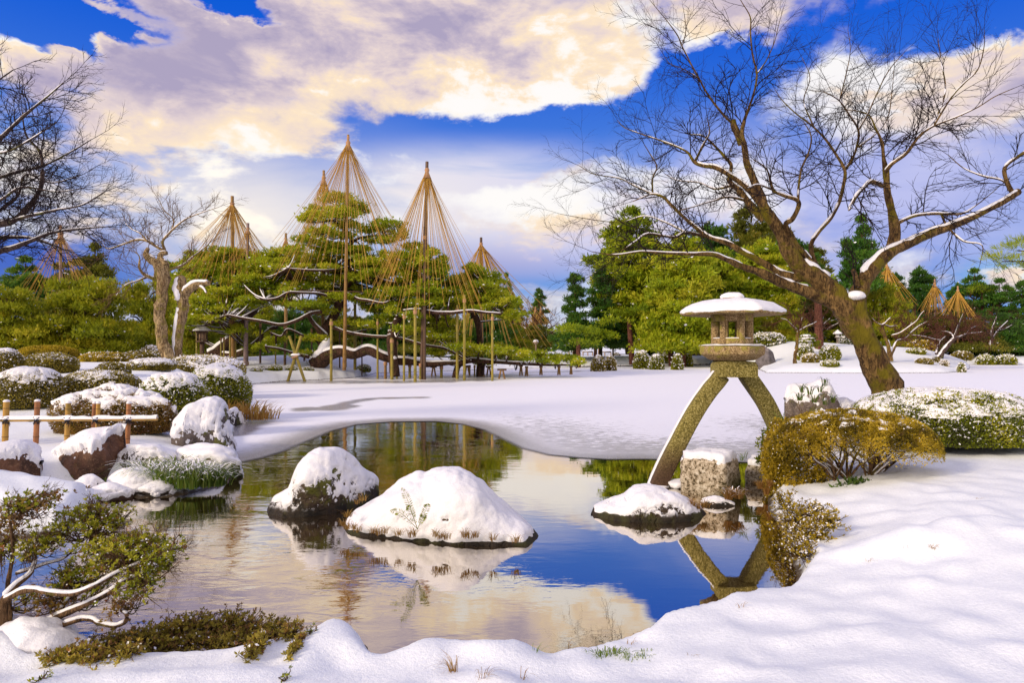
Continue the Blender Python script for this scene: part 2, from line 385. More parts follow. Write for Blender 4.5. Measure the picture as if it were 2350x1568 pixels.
rockmat('rock_bare', (.09, .075, .07, 1), (.20, .17, .17, 1), (.34, .30, .32, 1), -.3, dthr=1.5)
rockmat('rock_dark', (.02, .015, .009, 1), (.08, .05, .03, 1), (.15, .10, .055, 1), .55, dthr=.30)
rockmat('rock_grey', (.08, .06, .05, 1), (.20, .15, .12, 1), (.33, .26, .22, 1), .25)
def m_block(t, out):
    p = opos(t); a = t.noise(p, 22, 4, .75); b = t.noise(p, 4, 4, .6); g = t.noise(p, 120, 2, .7)
    col = ramp(t, a, [(.38, (.05, .035, .015, 1)), (.45, (.32, .24, .15, 1)), (.55, (.66, .54, .40, 1)), (.7, (.82, .74, .62, 1))])
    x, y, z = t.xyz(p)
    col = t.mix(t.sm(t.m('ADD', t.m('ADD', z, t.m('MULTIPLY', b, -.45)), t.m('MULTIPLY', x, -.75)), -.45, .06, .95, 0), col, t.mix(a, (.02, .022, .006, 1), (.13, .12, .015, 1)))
    return bsdf(t, col, .85, t.m('ADD', a, t.m('MULTIPLY', g, .3)), .9, .03, .2)
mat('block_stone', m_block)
def m_bamboo(t, out, c0=(.34, .17, .02, 1), c1=(.55, .31, .06, 1), c2=(.20, .14, .02, 1)):
    p = pos(t); a = t.noise(t.vm('MULTIPLY', p, (1, 1, .12)).outputs[0], 40, 4, .6); b = t.noise(p, 4, 3, .6)
    col = t.mix(a, c0, c1); col = t.mix(t.sm(b, .5, .65, 0, .7), col, c2)
    tn = t.attr('tint').outputs['Fac']; col = t.mix(t.sm(tn, .7, .9, 0, .85), col, (.10, .05, .015, 1))
    return bsdf(t, col, .45, a, .2, .01, .4)
mat('bamboo', m_bamboo)
mat('bamboo_red', lambda t, o: m_bamboo(t, o, (.30, .10, .03, 1), (.46, .20, .07, 1), (.24, .09, .03, 1)))
mat('bamboo_prop', lambda t, o: m_bamboo(t, o, (.22, .17, .02, 1), (.40, .30, .05, 1), (.13, .12, .02, 1)))
mat('pole_dark', lambda t, o: m_bamboo(t, o, (.07, .035, .018, 1), (.15, .08, .045, 1), (.05, .03, .02, 1)))
mat('pole_grey', lambda t, o: m_bamboo(t, o, (.20, .13, .12, 1), (.32, .22, .20, 1), (.14, .09, .09, 1)))
mat('pole_tan', lambda t, o: m_bamboo(t, o, (.22, .11, .03, 1), (.36, .20, .05, 1), (.14, .07, .02, 1)))
def m_rope(t, out):
    p = pos(t); a = t.noise(p, 5, 3, .6); return bsdf(t, t.mix(a, (.40, .20, .03, 1), (.74, .44, .09, 1)), .7, spec=.2)
mat('straw_rope', m_rope)
mat('straw_cap', lambda t, o: bsdf(t, t.mix(t.noise(pos(t), 14, 3, .7), (.28, .13, .06, 1), (.58, .34, .18, 1)), .8, t.noise(pos(t), 30, 2), .6, .02))
mat('black_twine', lambda t, o: bsdf(t, (.02, .016, .02, 1), .8))
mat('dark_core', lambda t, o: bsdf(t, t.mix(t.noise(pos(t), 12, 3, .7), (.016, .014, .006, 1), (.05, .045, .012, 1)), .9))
mat('wood_dark', lambda t, o: bsdf(t, t.mix(t.noise(pos(t), 6, 3, .7), (.08, .045, .03, 1), (.16, .09, .06, 1)), .8))
mat('wood_pale', lambda t, o: bsdf(t, t.mix(t.noise(pos(t), 6, 3, .7), (.36, .22, .12, 1), (.55, .38, .24, 1)), .8))
mat('paint_grey', lambda t, o: bsdf(t, t.mix(t.noise(pos(t), 6, 3, .7), (.20, .21, .17, 1), (.28, .28, .22, 1)), .7))
# ------------------------------------------------------------------ the pond outline and the ground
def zone(pts, z=0.0): return np.array([G(x, y, z)[:2] for x, y in pts])
near = zone([(110, 1490), (300, 1478), (520, 1470), (680, 1448), (708, 1424), (745, 1409), (790, 1406), (830, 1416), (855, 1440), (868, 1470), (882, 1489), (902, 1486), (938, 1461), (998, 1457),
             (1079, 1466), (1113, 1478), (1136, 1462), (1168, 1456), (1204, 1460), (1260, 1480), (1325, 1472), (1404, 1447), (1455, 1436), (1487, 1413), (1551, 1394),
             (1607, 1385), (1650, 1366), (1690, 1352), (1717, 1339), (1755, 1347), (1773, 1341), (1801, 1325), (1824, 1302), (1842, 1274)], .20)
rshore = np.array([G(1800, 1215)[:2], G(1772, 1175)[:2], G(1768, 1120)[:2], (3.9, 10.2), (4.6, 11.6), (5.4, 13.2), (7.0, 15.2), (10.0, 17.0), (14, 18.5), (22, 20), (40, 23), (70, 27)])
farR = zone([(3300, 838), (2225, 838), (2216, 852), (2170, 857), (2000, 858), (1760, 857), (1738, 846), (1628, 838), (1334, 843), (1100, 850), (860, 858), (817, 868), (720, 874), (650, 876), (573, 884)])
left = zone([(562, 905), (575, 945), (556, 962), (538, 985), (532, 1020), (540, 1062), (520, 1108), (440, 1130), (380, 1140), (320, 1142), (280, 1136), (228, 1152), (205, 1180), (150, 1225), (-120, 1250), (-350, 1280), (-350, 1460), (-60, 1480)])
POND = np.vstack([near, rshore, farR, left])
def sdist(pts, poly, closed=True):
    "distance to the outline, negative inside"
    n = len(poly); D = np.full(len(pts), 1e9); ins = np.zeros(len(pts), bool)
    for i in range(n if closed else n - 1):
        a = poly[i]; b = poly[(i + 1) % n]; ab = b - a
        t = np.clip(((pts - a) @ ab) / (ab @ ab + 1e-12), 0, 1)
        D = np.minimum(D, np.hypot(*(pts - a - t[:, None] * ab).T))
        if closed:
            c = (a[1] > pts[:, 1]) != (b[1] > pts[:, 1])
            xi = a[0] + (pts[:, 1] - a[1]) / (b[1] - a[1] + 1e-12) * (b[0] - a[0])
            ins ^= c & (pts[:, 0] < xi)
    return np.where(ins, -D, D) if closed else D
BUMPS = []   # (x, y, radius x, radius y, height)
def bump(px, py, z, rx, ry, h): g = G(px, py, z); BUMPS.append((g[0], g[1] + ry * .3, rx, ry, h))
bump(775, 1450, .3, .36, .30, .07); bump(235, 1116, .1, .95, .50, -.55); bump(1000, 1480, .3, .30, .2, .06); bump(1165, 1480, .3, .20, .2, .07)
bump(1120, 1560, .3, .18, .15, .07); bump(1560, 1400, .3, .4, .3, .04); bump(1720, 1365, .3, .3, .2, .05)
bump(2050, 1260, .4, .8, .3, .10); bump(2200, 1245, .4, .9, .35, .10); bump(1990, 1330, .4, .7, .3, .05)
bump(60, 1440, .3, .28, .3, .18); bump(2350, 1290, .4, 1.2, .6, .10)
bump(60, 1120, .3, .9, .6, .12)
BUMPS += [(25, 61, 8, 6, 1.45), (35, 60, 6, 5.5, .7), (-12.5, 48, 10, 5.5, .55)]; bump(760, 855, .5, 4, 3, .3)
def gz(X, Y):
    "ground height, any array"
    X = np.atleast_1d(np.asarray(X, float)); Y = np.atleast_1d(np.asarray(Y, float)); pts = np.stack([X, Y], 1)
    s = sdist(pts, POND); p3 = np.stack([X, Y, 0 * X], 1)
    d = np.maximum(Y, 1)
    land = .22 * sstep(s, -.02, .16) + .20 * sstep(s, .1, 1.6)
    land = land + np.where(X > 0, sstep(s, .5, 4) * .02, 0)
    # left bank climbs away from the water
    lb = sstep(-X, 3.0, 7.0) * sstep(Y, 10.5, 25) * (1 - .88 * sstep(Y, 27.5, 36)) * sstep(s, .3, 3)
    land = land + .92 * lb
    # far banks
    fb = sstep(Y, 30, 60) * sstep(s, 0, 4); land = land + .35 * fb
    for bx, by, rx, ry, h in BUMPS:
        q = ((X - bx) / rx) ** 2 + ((Y - by) / ry) ** 2; land = land + h * np.exp(-q * 1.2) * sstep(s, -.05, .22)
    rough = (fbm(p3 * .7, 3, 5) - .5) * .03 + (fbm(p3 * 3.7, 3, 9) - .5) * .016
    land = land + rough * sstep(s, .0, .5) + (vnoise(p3 * 5.5, 31) - .5) * .05 * sstep(s, -.02, .15) * sstep(12 - d, 0, 6)
    bed = -.55 * sstep(-s, 0, 1.2)
    land = np.maximum(land, np.where(s < 4, .05 * sstep(s, 0, .1), -9)); z = np.where(s > 0, land, bed)
    z = np.where((s > -.02) & (s < .1), z + .02, z)
    z = z + (fbm(p3 * .02, 3, 3) - .5) * 3.0 * sstep(np.hypot(X, Y), 120, 400)
    return z
def gz1(x, y): return float(gz(x, y)[0])
def hit(px, py, d0=2.5, d1=16):
    "where the ground is seen at (px, py)"
    d = np.linspace(d0, d1, 700); x = (px - CX) / FPX * d; z = EYE - (py - HY) / FPX * d; g = np.maximum(gz(x, d), 0); k = np.argmax(z < g)
    return np.array((x[k], d[k], g[k]))
def ground():
    a = np.concatenate([np.radians(np.arange(-180, -54, 3.0)), np.radians(np.arange(-54, 54, .23)), np.radians(np.arange(54, 180, 3.0))])
    r = [.3]
    while r[-1] < 900:
        x = r[-1]; r.append(x * (1.05 if x < 2 else 1.0095 if x < 26 else 1.018 if x < 100 else 1.08))
    r = np.array(r); A, R = np.meshgrid(a, r, indexing='ij')
    X = (np.sin(A) * R).ravel(); Y = (np.cos(A) * R).ravel(); Z = gz(X, Y)
    mb = MB(); mb.add(np.stack([X, Y, Z], 1), grid_faces(len(a), len(r), True)[:, ::-1])
    o = mb.build('ground', MAT['ground_snow'], origin=(0, 0, 0), smooth=True); tag(o, kind='structure'); return o
def m_gsnow(t, out):
    p = pos(t); x, y, z = t.xyz(p)
    a = t.noise(p, 45, 3, .7); b = t.noise(p, 3.2, 5, .6); c = t.noise(p, 170, 2, .6); g = t.noise(p, 16, 4, .65)
    h = t.m('ADD', t.m('ADD', t.m('MULTIPLY', a, .34), t.m('MULTIPLY', b, .22)), t.m('MULTIPLY', c, .16)); h = t.m('ADD', h, t.m('MULTIPLY', g, .3))
    col = t.mix(t.sm(a, .3, .7), (.84, .85, .88, 1), (.94, .94, .96, 1))
    mud = t.mix(g, (.035, .022, .010, 1), (.12, .08, .035, 1))
    col = t.mix(t.sm(t.m('ADD', z, t.m('MULTIPLY', t.m('SUBTRACT', g, .5), .16)), .01, .09, 1, 0), col, mud)
    return bsdf(t, col, .55, h, .5, .04, .35)
mat('ground_snow', m_gsnow)
ground()

# water
def m_water(t, out):
    p = pos(t); x, y, z = t.xyz(p)
    warp = t.vm('MULTIPLY', p, (1.0, 2.3, 1)).outputs[0]
    n1 = t.noise(warp, 2.6, 3, .55, .5); n2 = t.noise(warp, 9, 3, .55, .4); n3 = t.noise(t.vm('MULTIPLY', p, (1, 1.6, 1)).outputs[0], 1.1, 2, .5)
    amt = t.m('ADD', t.m('MULTIPLY', t.sm(x, 1.0, -2.0), 1.0), .14)                 # ripples run in the left of the pool, the right is calm
    amt = t.m('MULTIPLY', amt, t.sm(n3, .38, .6, .35, 1.0))
    h = t.m('MULTIPLY', t.m('ADD', t.m('MULTIPLY', n1, 1.0), t.m('MULTIPLY', n2, .28)), amt)
    bp = t.n.new('ShaderNodeBump'); t.put(bp.inputs['Height'], h); bp.inputs['Strength'].default_value = .35; bp.inputs['Distance'].default_value = .009
    fr = t.n.new('ShaderNodeFresnel'); fr.inputs[0].default_value = 2.3; t.l.new(bp.outputs[0], fr.inputs['Normal'])
    gl = t.n.new('ShaderNodeBsdfGlossy'); gl.inputs['Roughness'].default_value = .0; gl.inputs[0].default_value = (.92, .87, .81, 1); t.l.new(bp.outputs[0], gl.inputs['Normal'])
    df = t.n.new('ShaderNodeBsdfDiffuse'); t.put(df.inputs[0], t.mix(t.noise(p, 2.5, 4, .6), (.018, .010, .004, 1), (.055, .032, .012, 1)))
    mx = t.n.new('ShaderNodeMixShader'); t.put(mx.inputs[0], t.m('ADD', t.m('MULTIPLY', fr.outputs[0], 1.0), .44, clamp=True)); t.l.new(df.outputs[0], mx.inputs[1]); t.l.new(gl.outputs[0], mx.inputs[2])
    return mx.outputs[0]
mat('water', m_water)
mb = MB(); mb.add([(-30, 1.5, 0), (120, 1.5, 0), (120, 90, 0), (-30, 90, 0)], [[0, 1, 2, 3]])
tag(mb.build('water', MAT['water'], origin=(0, 0, 0)), kind='structure')

# ice sheet with snow, thinning to grey slush at its rim
EDGE = np.vstack([zone([(430, 1100), (500, 1078), (545, 1064), (600, 1052), (650, 1037), (700, 1015), (760, 990), (820, 975), (900, 969), (1000, 968), (1060, 974), (1110, 987), (1150, 1006), (1200, 1030), (1260, 1045),
     (1330, 1052), (1400, 1056), (1480, 1055), (1560, 1058), (1650, 1060), (1720, 1063), (1800, 1062)]), np.array([(8, 11), (8, 16), (80, 30), (80, 95), (-28, 95), (-28, 10)])])
def ice():
    a = np.radians(np.arange(-40, 66, .22)); r = [10.2]
    while r[-1] < 92: r.append(r[-1] * (1.006 if r[-1] < 20 else 1.012))
    r = np.array(r); A, R = np.meshgrid(a, r, indexing='ij'); X = (np.sin(A) * R).ravel(); Y = (np.cos(A) * R).ravel()
    pts = np.stack([X, Y], 1); sd = -sdist(pts, EDGE)
    # dark soaked snow patches, and a shadow band painted on wet ice round the poles
    px = CX + X / Y * FPX; py = HY + EYE / Y * FPX
    melt_shade = np.zeros(len(X))
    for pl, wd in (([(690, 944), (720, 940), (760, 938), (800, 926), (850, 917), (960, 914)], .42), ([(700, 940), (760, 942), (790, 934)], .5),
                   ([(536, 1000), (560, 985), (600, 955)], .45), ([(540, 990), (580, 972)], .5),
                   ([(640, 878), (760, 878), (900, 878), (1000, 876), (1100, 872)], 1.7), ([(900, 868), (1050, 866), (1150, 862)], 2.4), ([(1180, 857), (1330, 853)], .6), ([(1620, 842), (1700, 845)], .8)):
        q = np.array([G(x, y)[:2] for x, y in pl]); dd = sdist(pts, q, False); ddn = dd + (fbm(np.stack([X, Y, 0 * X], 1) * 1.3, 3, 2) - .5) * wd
        melt_shade = np.maximum(melt_shade, sstep(ddn, wd * 1.15, wd * .55))
    Fc = grid_faces(len(a), len(r))[:, ::-1]; keep = sd[Fc].max(1) > -.35; Fc = Fc[keep]
    mb = MB(); z = .012 + .010 * sstep(sd, .0, .8)
    mb.add(np.stack([X, Y, z], 1), Fc, np.clip(sd / 16 + .5, 0, 1)); o = mb.build('ice', MAT['ice'], origin=(0, 0, 0), smooth=True)
    at = o.data.attributes.new('melt_shade', 'FLOAT', 'POINT'); at.data.foreach_set('value', melt_shade.astype(np.float32)); tag(o, kind='structure')
def m_ice(t, out):
    p = pos(t); x, y, z = t.xyz(p); sd = t.m('MULTIPLY', t.m('SUBTRACT', t.attr('tint').outputs['Fac'], .5), 16.0); melt_shade = t.attr('melt_shade').outputs['Fac']
    n1 = t.noise(p, 7, 4, .6); n2 = t.noise(p, 60, 3, .8); st = t.noise(t.vm('MULTIPLY', p, (1.0, 3.0, 1)).outputs[0], 3.4, 6, .74)
    far = t.sm(y, 11, 18.5)
    # streaks of bare ice between the snow, strongest on the right beside the rim
    right = t.m('MULTIPLY', t.sm(x, -1.6, 1.6), t.sm(sd, 4.6, .3))
    streak = t.m('MULTIPLY', t.sm(st, t.sm(right, 0, 1, .50, .66, 'LINEAR'), t.sm(right, 0, 1, .44, .56, 'LINEAR')), t.sm(right, .02, .35)) if False else t.sm(t.m('ADD', st, t.m('MULTIPLY', right, .24)), .60, .69)
    streak = t.m('MULTIPLY', streak, t.sm(t.m('ADD', right, t.m('MULTIPLY', t.sm(y, 24, 12), .32)), .0, .35, 0, .6))
    rim = t.sm(t.m('ADD', sd, t.m('MULTIPLY', t.m('SUBTRACT', n1, .5), .35)), .16, 1.15, 1, 0)
    rimsp = t.m('MULTIPLY', rim, t.sm(n2, .30, .62, .55, 1.0))
    bare = t.m('MAXIMUM', t.m('MAXIMUM', t.m('MULTIPLY', rimsp, .92), streak), t.m('MULTIPLY', melt_shade, t.sm(n2, .35, .6, .6, .95)))
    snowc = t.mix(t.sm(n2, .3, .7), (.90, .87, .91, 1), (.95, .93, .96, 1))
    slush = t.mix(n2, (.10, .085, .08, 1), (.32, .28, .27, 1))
    a = bsdf(t, snowc, .6, t.m('ADD', n2, n1), .10, .02, .3); b = bsdf(t, slush, .18, n2, .15, .01, .6)
    m1 = t.n.new('ShaderNodeMixShader'); t.put(m1.inputs[0], bare); t.l.new(a, m1.inputs[1]); t.l.new(b, m1.inputs[2])
    tr = t.n.new('ShaderNodeBsdfTransparent'); m2 = t.n.new('ShaderNodeMixShader')
    t.put(m2.inputs[0], t.sm(t.m('ADD', sd, t.m('MULTIPLY', t.m('SUBTRACT', n2, .5), .35)), -.10, .10)); t.l.new(tr.outputs[0], m2.inputs[1]); t.l.new(m1.outputs[0], m2.inputs[2])
    return m2.outputs[0]
mat('ice', m_ice)
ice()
# ------------------------------------------------------------------ picture-reading helpers (rows of measurements taken from enlargements)
Z1 = lambda x, y: (.359 * x, 375 + .359 * y)
Z2 = lambda x, y: (421.8 + .3989 * x, 281.2 + .3990 * y)
Z3 = lambda x, y: (1218.6 + .4815 * x, .4814 * y)
Z4 = lambda x, y: (1218.6 + .4815 * x, 515.6 + .4814 * y)
Z5 = lambda x, y: (.49193 * x, 796.8 + .4919 * y)
Z6 = lambda x, y: (515.6 + .4023 * x, 937.4 + .4023 * y)
Z7 = lambda x, y: (1265.5 + .4615 * x, 937.4 + .4615 * y)
Z8 = lambda x, y: (.2593 * x, 881.2 + .2593 * y)
ZL = lambda x, y: (1537.3 + .29878 * x, 646.8 + .29878 * y)
ZM = lambda x, y: (1171.7 + .2194 * x, 599.9 + .2194 * y)
ZR = lambda x, y: (1781.0 + .24212 * x, 599.9 + .24212 * y)
def vnorm(V, Fq):
    n = np.cross(V[Fq[:, 2]] - V[Fq[:, 0]], V[Fq[:, 3]] - V[Fq[:, 1]]) if Fq.shape[1] == 4 else np.cross(V[Fq[:, 1]] - V[Fq[:, 0]], V[Fq[:, 2]] - V[Fq[:, 0]])
    N = np.zeros_like(V)
    for k in range(Fq.shape[1]): np.add.at(N, Fq[:, k], n)
    return N / (np.linalg.norm(N, axis=1)[:, None] + 1e-12)
def snow_shell(V, Fq, N, T, thr, seed=0, rough=.35, freq=3.0, zlo=None, extra=None):
    "a snow layer of thickness T lying on the faces that look up"
    nz = N[:, 2] + (fbm(V * freq, 4, seed) - .5) * rough * 2
    if extra is not None: nz = nz + extra
    nz = nz + (vnoise(V * 38, seed + 21) - .5) * .34 + (vnoise(V * 16, seed + 22) - .5) * .26
    m = sstep(nz, thr - .10, thr + .16)
    if zlo is not None: m = m * sstep(V[:, 2] + (fbm(V * 9, 2, seed + 3) - .5) * .08, zlo, zlo + .06)
    lump = .93 + .14 * vnoise(V * freq * 2.2, seed + 7)
    D = N * .55 + np.array([0, 0, .6])
    W = V + D * (m * T * lump)[:, None] - N * ((1 - m) * .012)[:, None]
    keep = m[Fq].max(1) > .04
    mb = MB()
    Fk = Fq[keep]; used, inv = np.unique(Fk, return_inverse=True)
    mb.add(W[used], inv.reshape(Fk.shape)); return mb if keep.any() else None
_ico = {}
def ico(n):
    if n not in _ico:
        import bmesh
        bm = bmesh.new(); bmesh.ops.create_icosphere(bm, subdivisions=n, radius=1); bm.verts.ensure_lookup_table()
        _ico[n] = (np.array([v.co[:] for v in bm.verts]), np.array([[v.index for v in f.verts] for f in bm.faces])); bm.free()
    V, Fq = _ico[n]; return V.copy(), Fq.copy()
def boulder(name, c, size, m, label, cat='rock', group=None, seed=0, snow=.06, thr=.45, rot=0., cuts=5, sub=5, sf='snow', boxy=0, lumps=.22, zlo=None):
    "free-standing rock: c is the middle of its foot"
    V, Fq = ico(sub); rg = np.random.default_rng(seed)
    if boxy: V = V / (np.abs(V) ** boxy).sum(1)[:, None] ** (1 / boxy)
    V = V * (1 + (fbm(V * 1.3 + seed, 4, seed) - .5)[:, None] * lumps * 2)
    for k in range(cuts):
        n = rg.normal(size=3); n /= np.linalg.norm(n); h = rg.uniform(.62, .85); dd = V @ n - h; V = V - np.where(dd > 0, dd * .85, 0)[:, None] * n
    V = V * (1 + (fbm(V * 5 + seed, 3, seed + 5) - .5)[:, None] * .10)
    V = V * np.array(size) / 2 * np.array([1, 1, 1.0]); V[:, 2] += size[2] * .5 * .55
    cs, sn = cos(rot), sin(rot); V = np.stack([V[:, 0] * cs - V[:, 1] * sn, V[:, 0] * sn + V[:, 1] * cs, V[:, 2]], 1) + np.array(c)
    N = vnorm(V, Fq); t = thing(name, c, label, cat, group)
    mb = MB(); mb.add(V, Fq); mb.build('stone', MAT[m], t, smooth=True)
    if snow:
        s_ = snow_shell(V, Fq, N, snow, thr, seed, zlo=zlo)
        if s_: s_.build('snow', MAT[sf], t, smooth=True)
    return t
def ridge_rock(name, top, front, w, m, label, expo=.7, snow=.05, thr=.35, seed=1, amp=.05, group=None, zlo=None, nu=120, nv=64, back=1.0, rough=.35, freq=3., lean=0.):
    top = np.array(top, float); front = np.array([(q if len(q) > 2 else (*q, 0.0)) for q in front], float)
    x0, x1 = top[0, 0], top[-1, 0]; px = np.linspace(x0, x1, nu); u = np.linspace(0, 1, nu)
    py = np.interp(px, top[:, 0], top[:, 1]); fy = np.interp(px, front[:, 0], front[:, 1]); fz = np.interp(px, front[:, 0], front[:, 2])
    k = np.ones(5) / 5; py = np.convolve(np.pad(py, 2, 'edge'), k, 'valid'); fy = np.convolve(np.pad(fy, 2, 'edge'), k, 'valid')
    yf = (EYE - fz) * FPX / (fy - HY); sh = np.sqrt(np.clip(1 - np.abs(2 * u - 1) ** 3, 0, 1)) * .95 + .05
    yr = yf + w * sh; zt = EYE - (py - HY) / FPX * yr - snow * .6; zb = fz - .12; zt = np.maximum(zt, zb + .03)
    th = np.linspace(0.0, pi * .97, nv); ct, st = np.cos(th), np.sin(th)
    Y = np.where(ct[None] > 0, yr[:, None] - (yr - yf)[:, None] * ct[None], yr[:, None] - (yr - yf)[:, None] * ct[None] * back)
    Z = zb[:, None] + (zt - zb)[:, None] * np.clip(st[None], 0, 1) ** expo
    X = (px[:, None] - CX) / FPX * (yr[:, None] * .5 + Y * .5) + lean * (Z - zb[:, None])
    V = np.stack([X, Y, Z], -1).reshape(-1, 3); Fq = grid_faces(nu, nv)[:, ::-1]
    N = vnorm(V, Fq)
    if (N[:, 2].mean()) < 0: Fq = Fq[:, ::-1]; N = -N
    edge = (sh - .05)[:, None].repeat(nv, 1).ravel()
    V = V + N * (((fbm(V * 2.6, 4, seed) - .5) * 1.6 + (fbm(V * 9, 3, seed + 1) - .5) * .28) * amp * edge)[:, None]
    N = vnorm(V, Fq); c = V.mean(0); c[2] = float(fz.mean()); t = thing(name, c, label, 'rock', group)
    mb = MB(); mb.add(V, Fq); mb.build('stone', MAT[m], t, smooth=True)
    s_ = snow_shell(V, Fq, N, snow, thr, seed, rough, freq, zlo)
    if s_: s_.build('snow', MAT['snow'], t, smooth=True)
    return t
def Zs(f, pts): return [(*f(p[0], p[1]), *p[2:]) for p in pts]

# ------------------------------------------------------------------ stone lantern
def hexring(profile, n, corner=1.0, rot=0.0, c=(0, 0, 0)):
    "profile rows (radius, z) swept round; corner 1 = true hexagon, 0 = circle"
    th = np.arange(n) * 2 * pi / n + rot; q = np.mod(th - rot, pi / 3) - pi / 6
    hx = cos(pi / 6) / np.cos(q); hx = hx * corner + (1 - corner)
    pr = np.array(profile); X = pr[None, :, 0] * (np.cos(th) * hx)[:, None]; Y = pr[None, :, 0] * (np.sin(th) * hx)[:, None]
    V = np.stack([X, Y, np.broadcast_to(pr[None, :, 1], X.shape)], -1).reshape(-1, 3) + np.array(c)
    return V, grid_faces(n, len(pr), True)
def bevel(o, wd=.01, seg=2):
    b = o.modifiers.new('bevel', 'BEVEL'); b.width = wd; b.segments = seg; b.limit_method = 'ANGLE'; b.angle_limit = radians(35); return o
def lantern():
    d = 9.9; ax = P(1680, 792, d); c = (ax[0], ax[1], 0)
    t = thing('stone_lantern', (c[0], c[1], 0), 'two-legged stone lantern with a snow-covered mushroom roof, one leg standing in the pool', 'stone lantern')
    zz = lambda zy: EYE - (ZL(0, zy)[1] - HY) / FPX * d
    R = .452
    # platform (hexagonal bowl)
    mb = MB(); V, f = hexring([(0.001, zz(604)), (.30, zz(604)), (.345, zz(594)), (R, zz(556)), (R + .004, zz(500)), (R - .012, zz(493)), (.001, zz(490))], 6, rot=radians(-17), c=c); mb.add(V, f)
    pf = bevel(mb.build('platform', MAT['lantern_stone'], t), .012, 2)
    V, f = hexring([(.31, zz(492)), (R - .01, zz(490)), (R - .02, zz(485)), (.38, zz(479)), (.30, zz(478))], 48, .9, radians(-17), c); V[:, 2] += (fbm(V * 9, 3) - .5) * .03
    mb = MB(); mb.add(V, f); mb.build('snow', MAT['snow'], pf, smooth=True)
    # block between platform and legs
    mb = MB(); cx, zc = P(*ZL(490, 670), d)[0], (zz(730) + zz(612)) / 2; hw, hh, hd = .275, (zz(612) - zz(730)) / 2, .22
    pr = [(-hw, -hh), (hw, -hh), (hw, hh * .45), (hw * .86, hh), (-hw * .86, hh), (-hw, hh * .45)]
    v = [(cx + a, d - hd, zc + b) for a, b in pr] + [(cx + a, d + hd, zc + b) for a, b in pr]
    mb.add(v, [[0, 1, 7, 6], [1, 2, 8, 7], [2, 3, 9, 8], [3, 4, 10, 9], [4, 5, 11, 10], [5, 0, 6, 11]]); mb.add(v, [[5, 4, 3, 2], [5, 2, 1, 0], [8, 9, 10, 11], [6, 7, 8, 11]])
    bevel(mb.build('yoke', MAT['leg_stone'], t), .02, 3)
    mb = MB(); V, f = hexring([(.001, zz(604) - .03), (.20, zz(604) - .03), (.20, zz(604) + .01), (.001, zz(604) + .01)], 24, 0, 0, c); mb.add(V, f); mb.build('neck', MAT['leg_stone'], t)
    # legs: curved square beams
    for pts in ([(*ZL(392, 722), 9.9), (*ZL(360, 765), 9.88), (*ZL(290, 850), 9.84), (*ZL(205, 975), 9.78), (*ZL(125, 1115), 9.7), (*ZL(40, 1280), 9.6), (1530, 1068, 9.54), (1511, 1112, 9.46), (1500, 1150, 9.40)],
                [(*ZL(582, 700), 9.92), (*ZL(605, 740), 9.95), (*ZL(655, 812), 10.0), (*ZL(730, 925), 10.08), (*ZL(785, 1035), 10.15), (*ZL(822, 1125), 10.2), (1795, 1030, 10.26), (1803, 1090, 10.3)]):
        q = sm_path([P(*p) for p in pts], 5); n = len(q); tg = np.gradient(q, axis=0); tg /= np.linalg.norm(tg, axis=1)[:, None]
        yv = np.tile([0, 1.0, 0], (n, 1)); yv -= (yv * tg).sum(1)[:, None] * tg; yv /= np.linalg.norm(yv, axis=1)[:, None]; sv = np.cross(tg, yv)
        wdt = np.linspace(.106, .112, n)[:, None]; V = []
        for a, b in ((-1, -1), (1, -1), (1, 1), (-1, 1)): V.append(q + sv * wdt * a + yv * .115 * b)
        V = np.stack(V, 1).reshape(-1, 3); i = np.arange(n - 1)[:, None]; j = np.arange(4)[None]; j2 = (j + 1) % 4
        Fq = np.stack([i * 4 + j, i * 4 + j2, (i + 1) * 4 + j2, (i + 1) * 4 + j], -1).reshape(-1, 4)
        mb = MB(); mb.add(V, np.vstack([Fq, [[3, 2, 1, 0]], [[4 * n - 4, 4 * n - 3, 4 * n - 2, 4 * n - 1]]]))
        lg = bevel(mb.build('leg', MAT['leg_stone'], t), .02, 2)
        if pts[0][0] < 1680:   # thin snow on the outer side of the leg in the pool
            s0 = np.sign((sv[:, 2]).mean()); Q = q + sv * wdt * s0
            mb = MB(); k = 9; a_ = np.linspace(.15, 1, k)
            V = np.stack([Q + yv * .11 * a + (sv * s0) * (.018 * (1 - a * a))[..., None] if False else Q + yv * .112 * a + sv * s0 * (.004 + .016 * sqrt(max(0, 1 - (2.35 * a - 1.35) ** 2))) for a in a_], 1)
            V[:, :, 2] += (fbm(V.reshape(-1, 3) * 12, 2).reshape(n, k) - .5) * .012
            mb.add(V.reshape(-1, 3), grid_faces(n, k)); mb.build('snow', MAT['snow'], lg, smooth=True)
    # fire box: six walls with window openings
    r0, r1 = .296, .205; z0, z1 = zz(484), zz(250); fb = MB()
    for k in range(6):
        a0, a1 = k * pi / 3 + radians(-17), (k + 1) * pi / 3 + radians(-17)
        A, B = np.array([cos(a0), sin(a0)]), np.array([cos(a1), sin(a1)])
        def panel(u0, u1, s0, s1, in_=r1, out=r0):
            o0, o1 = (A + (B - A) * u0) * out, (A + (B - A) * u1) * out; i0, i1 = (A + (B - A) * u0) * in_, (A + (B - A) * u1) * in_
            za, zb_ = z0 + (z1 - z0) * s0, z0 + (z1 - z0) * s1
            v = [(c[0] + p[0], c[1] + p[1], z) for z in (za, zb_) for p in (o0, o1, i1, i0)]
            fb.add(v, [[0, 1, 5, 4], [2, 3, 7, 6], [4, 5, 6, 7], [3, 2, 1, 0], [1, 2, 6, 5], [3, 0, 4, 7]])
        wl = .17 if k in (3, 4, 5) else (.30 if k == 1 else .40)
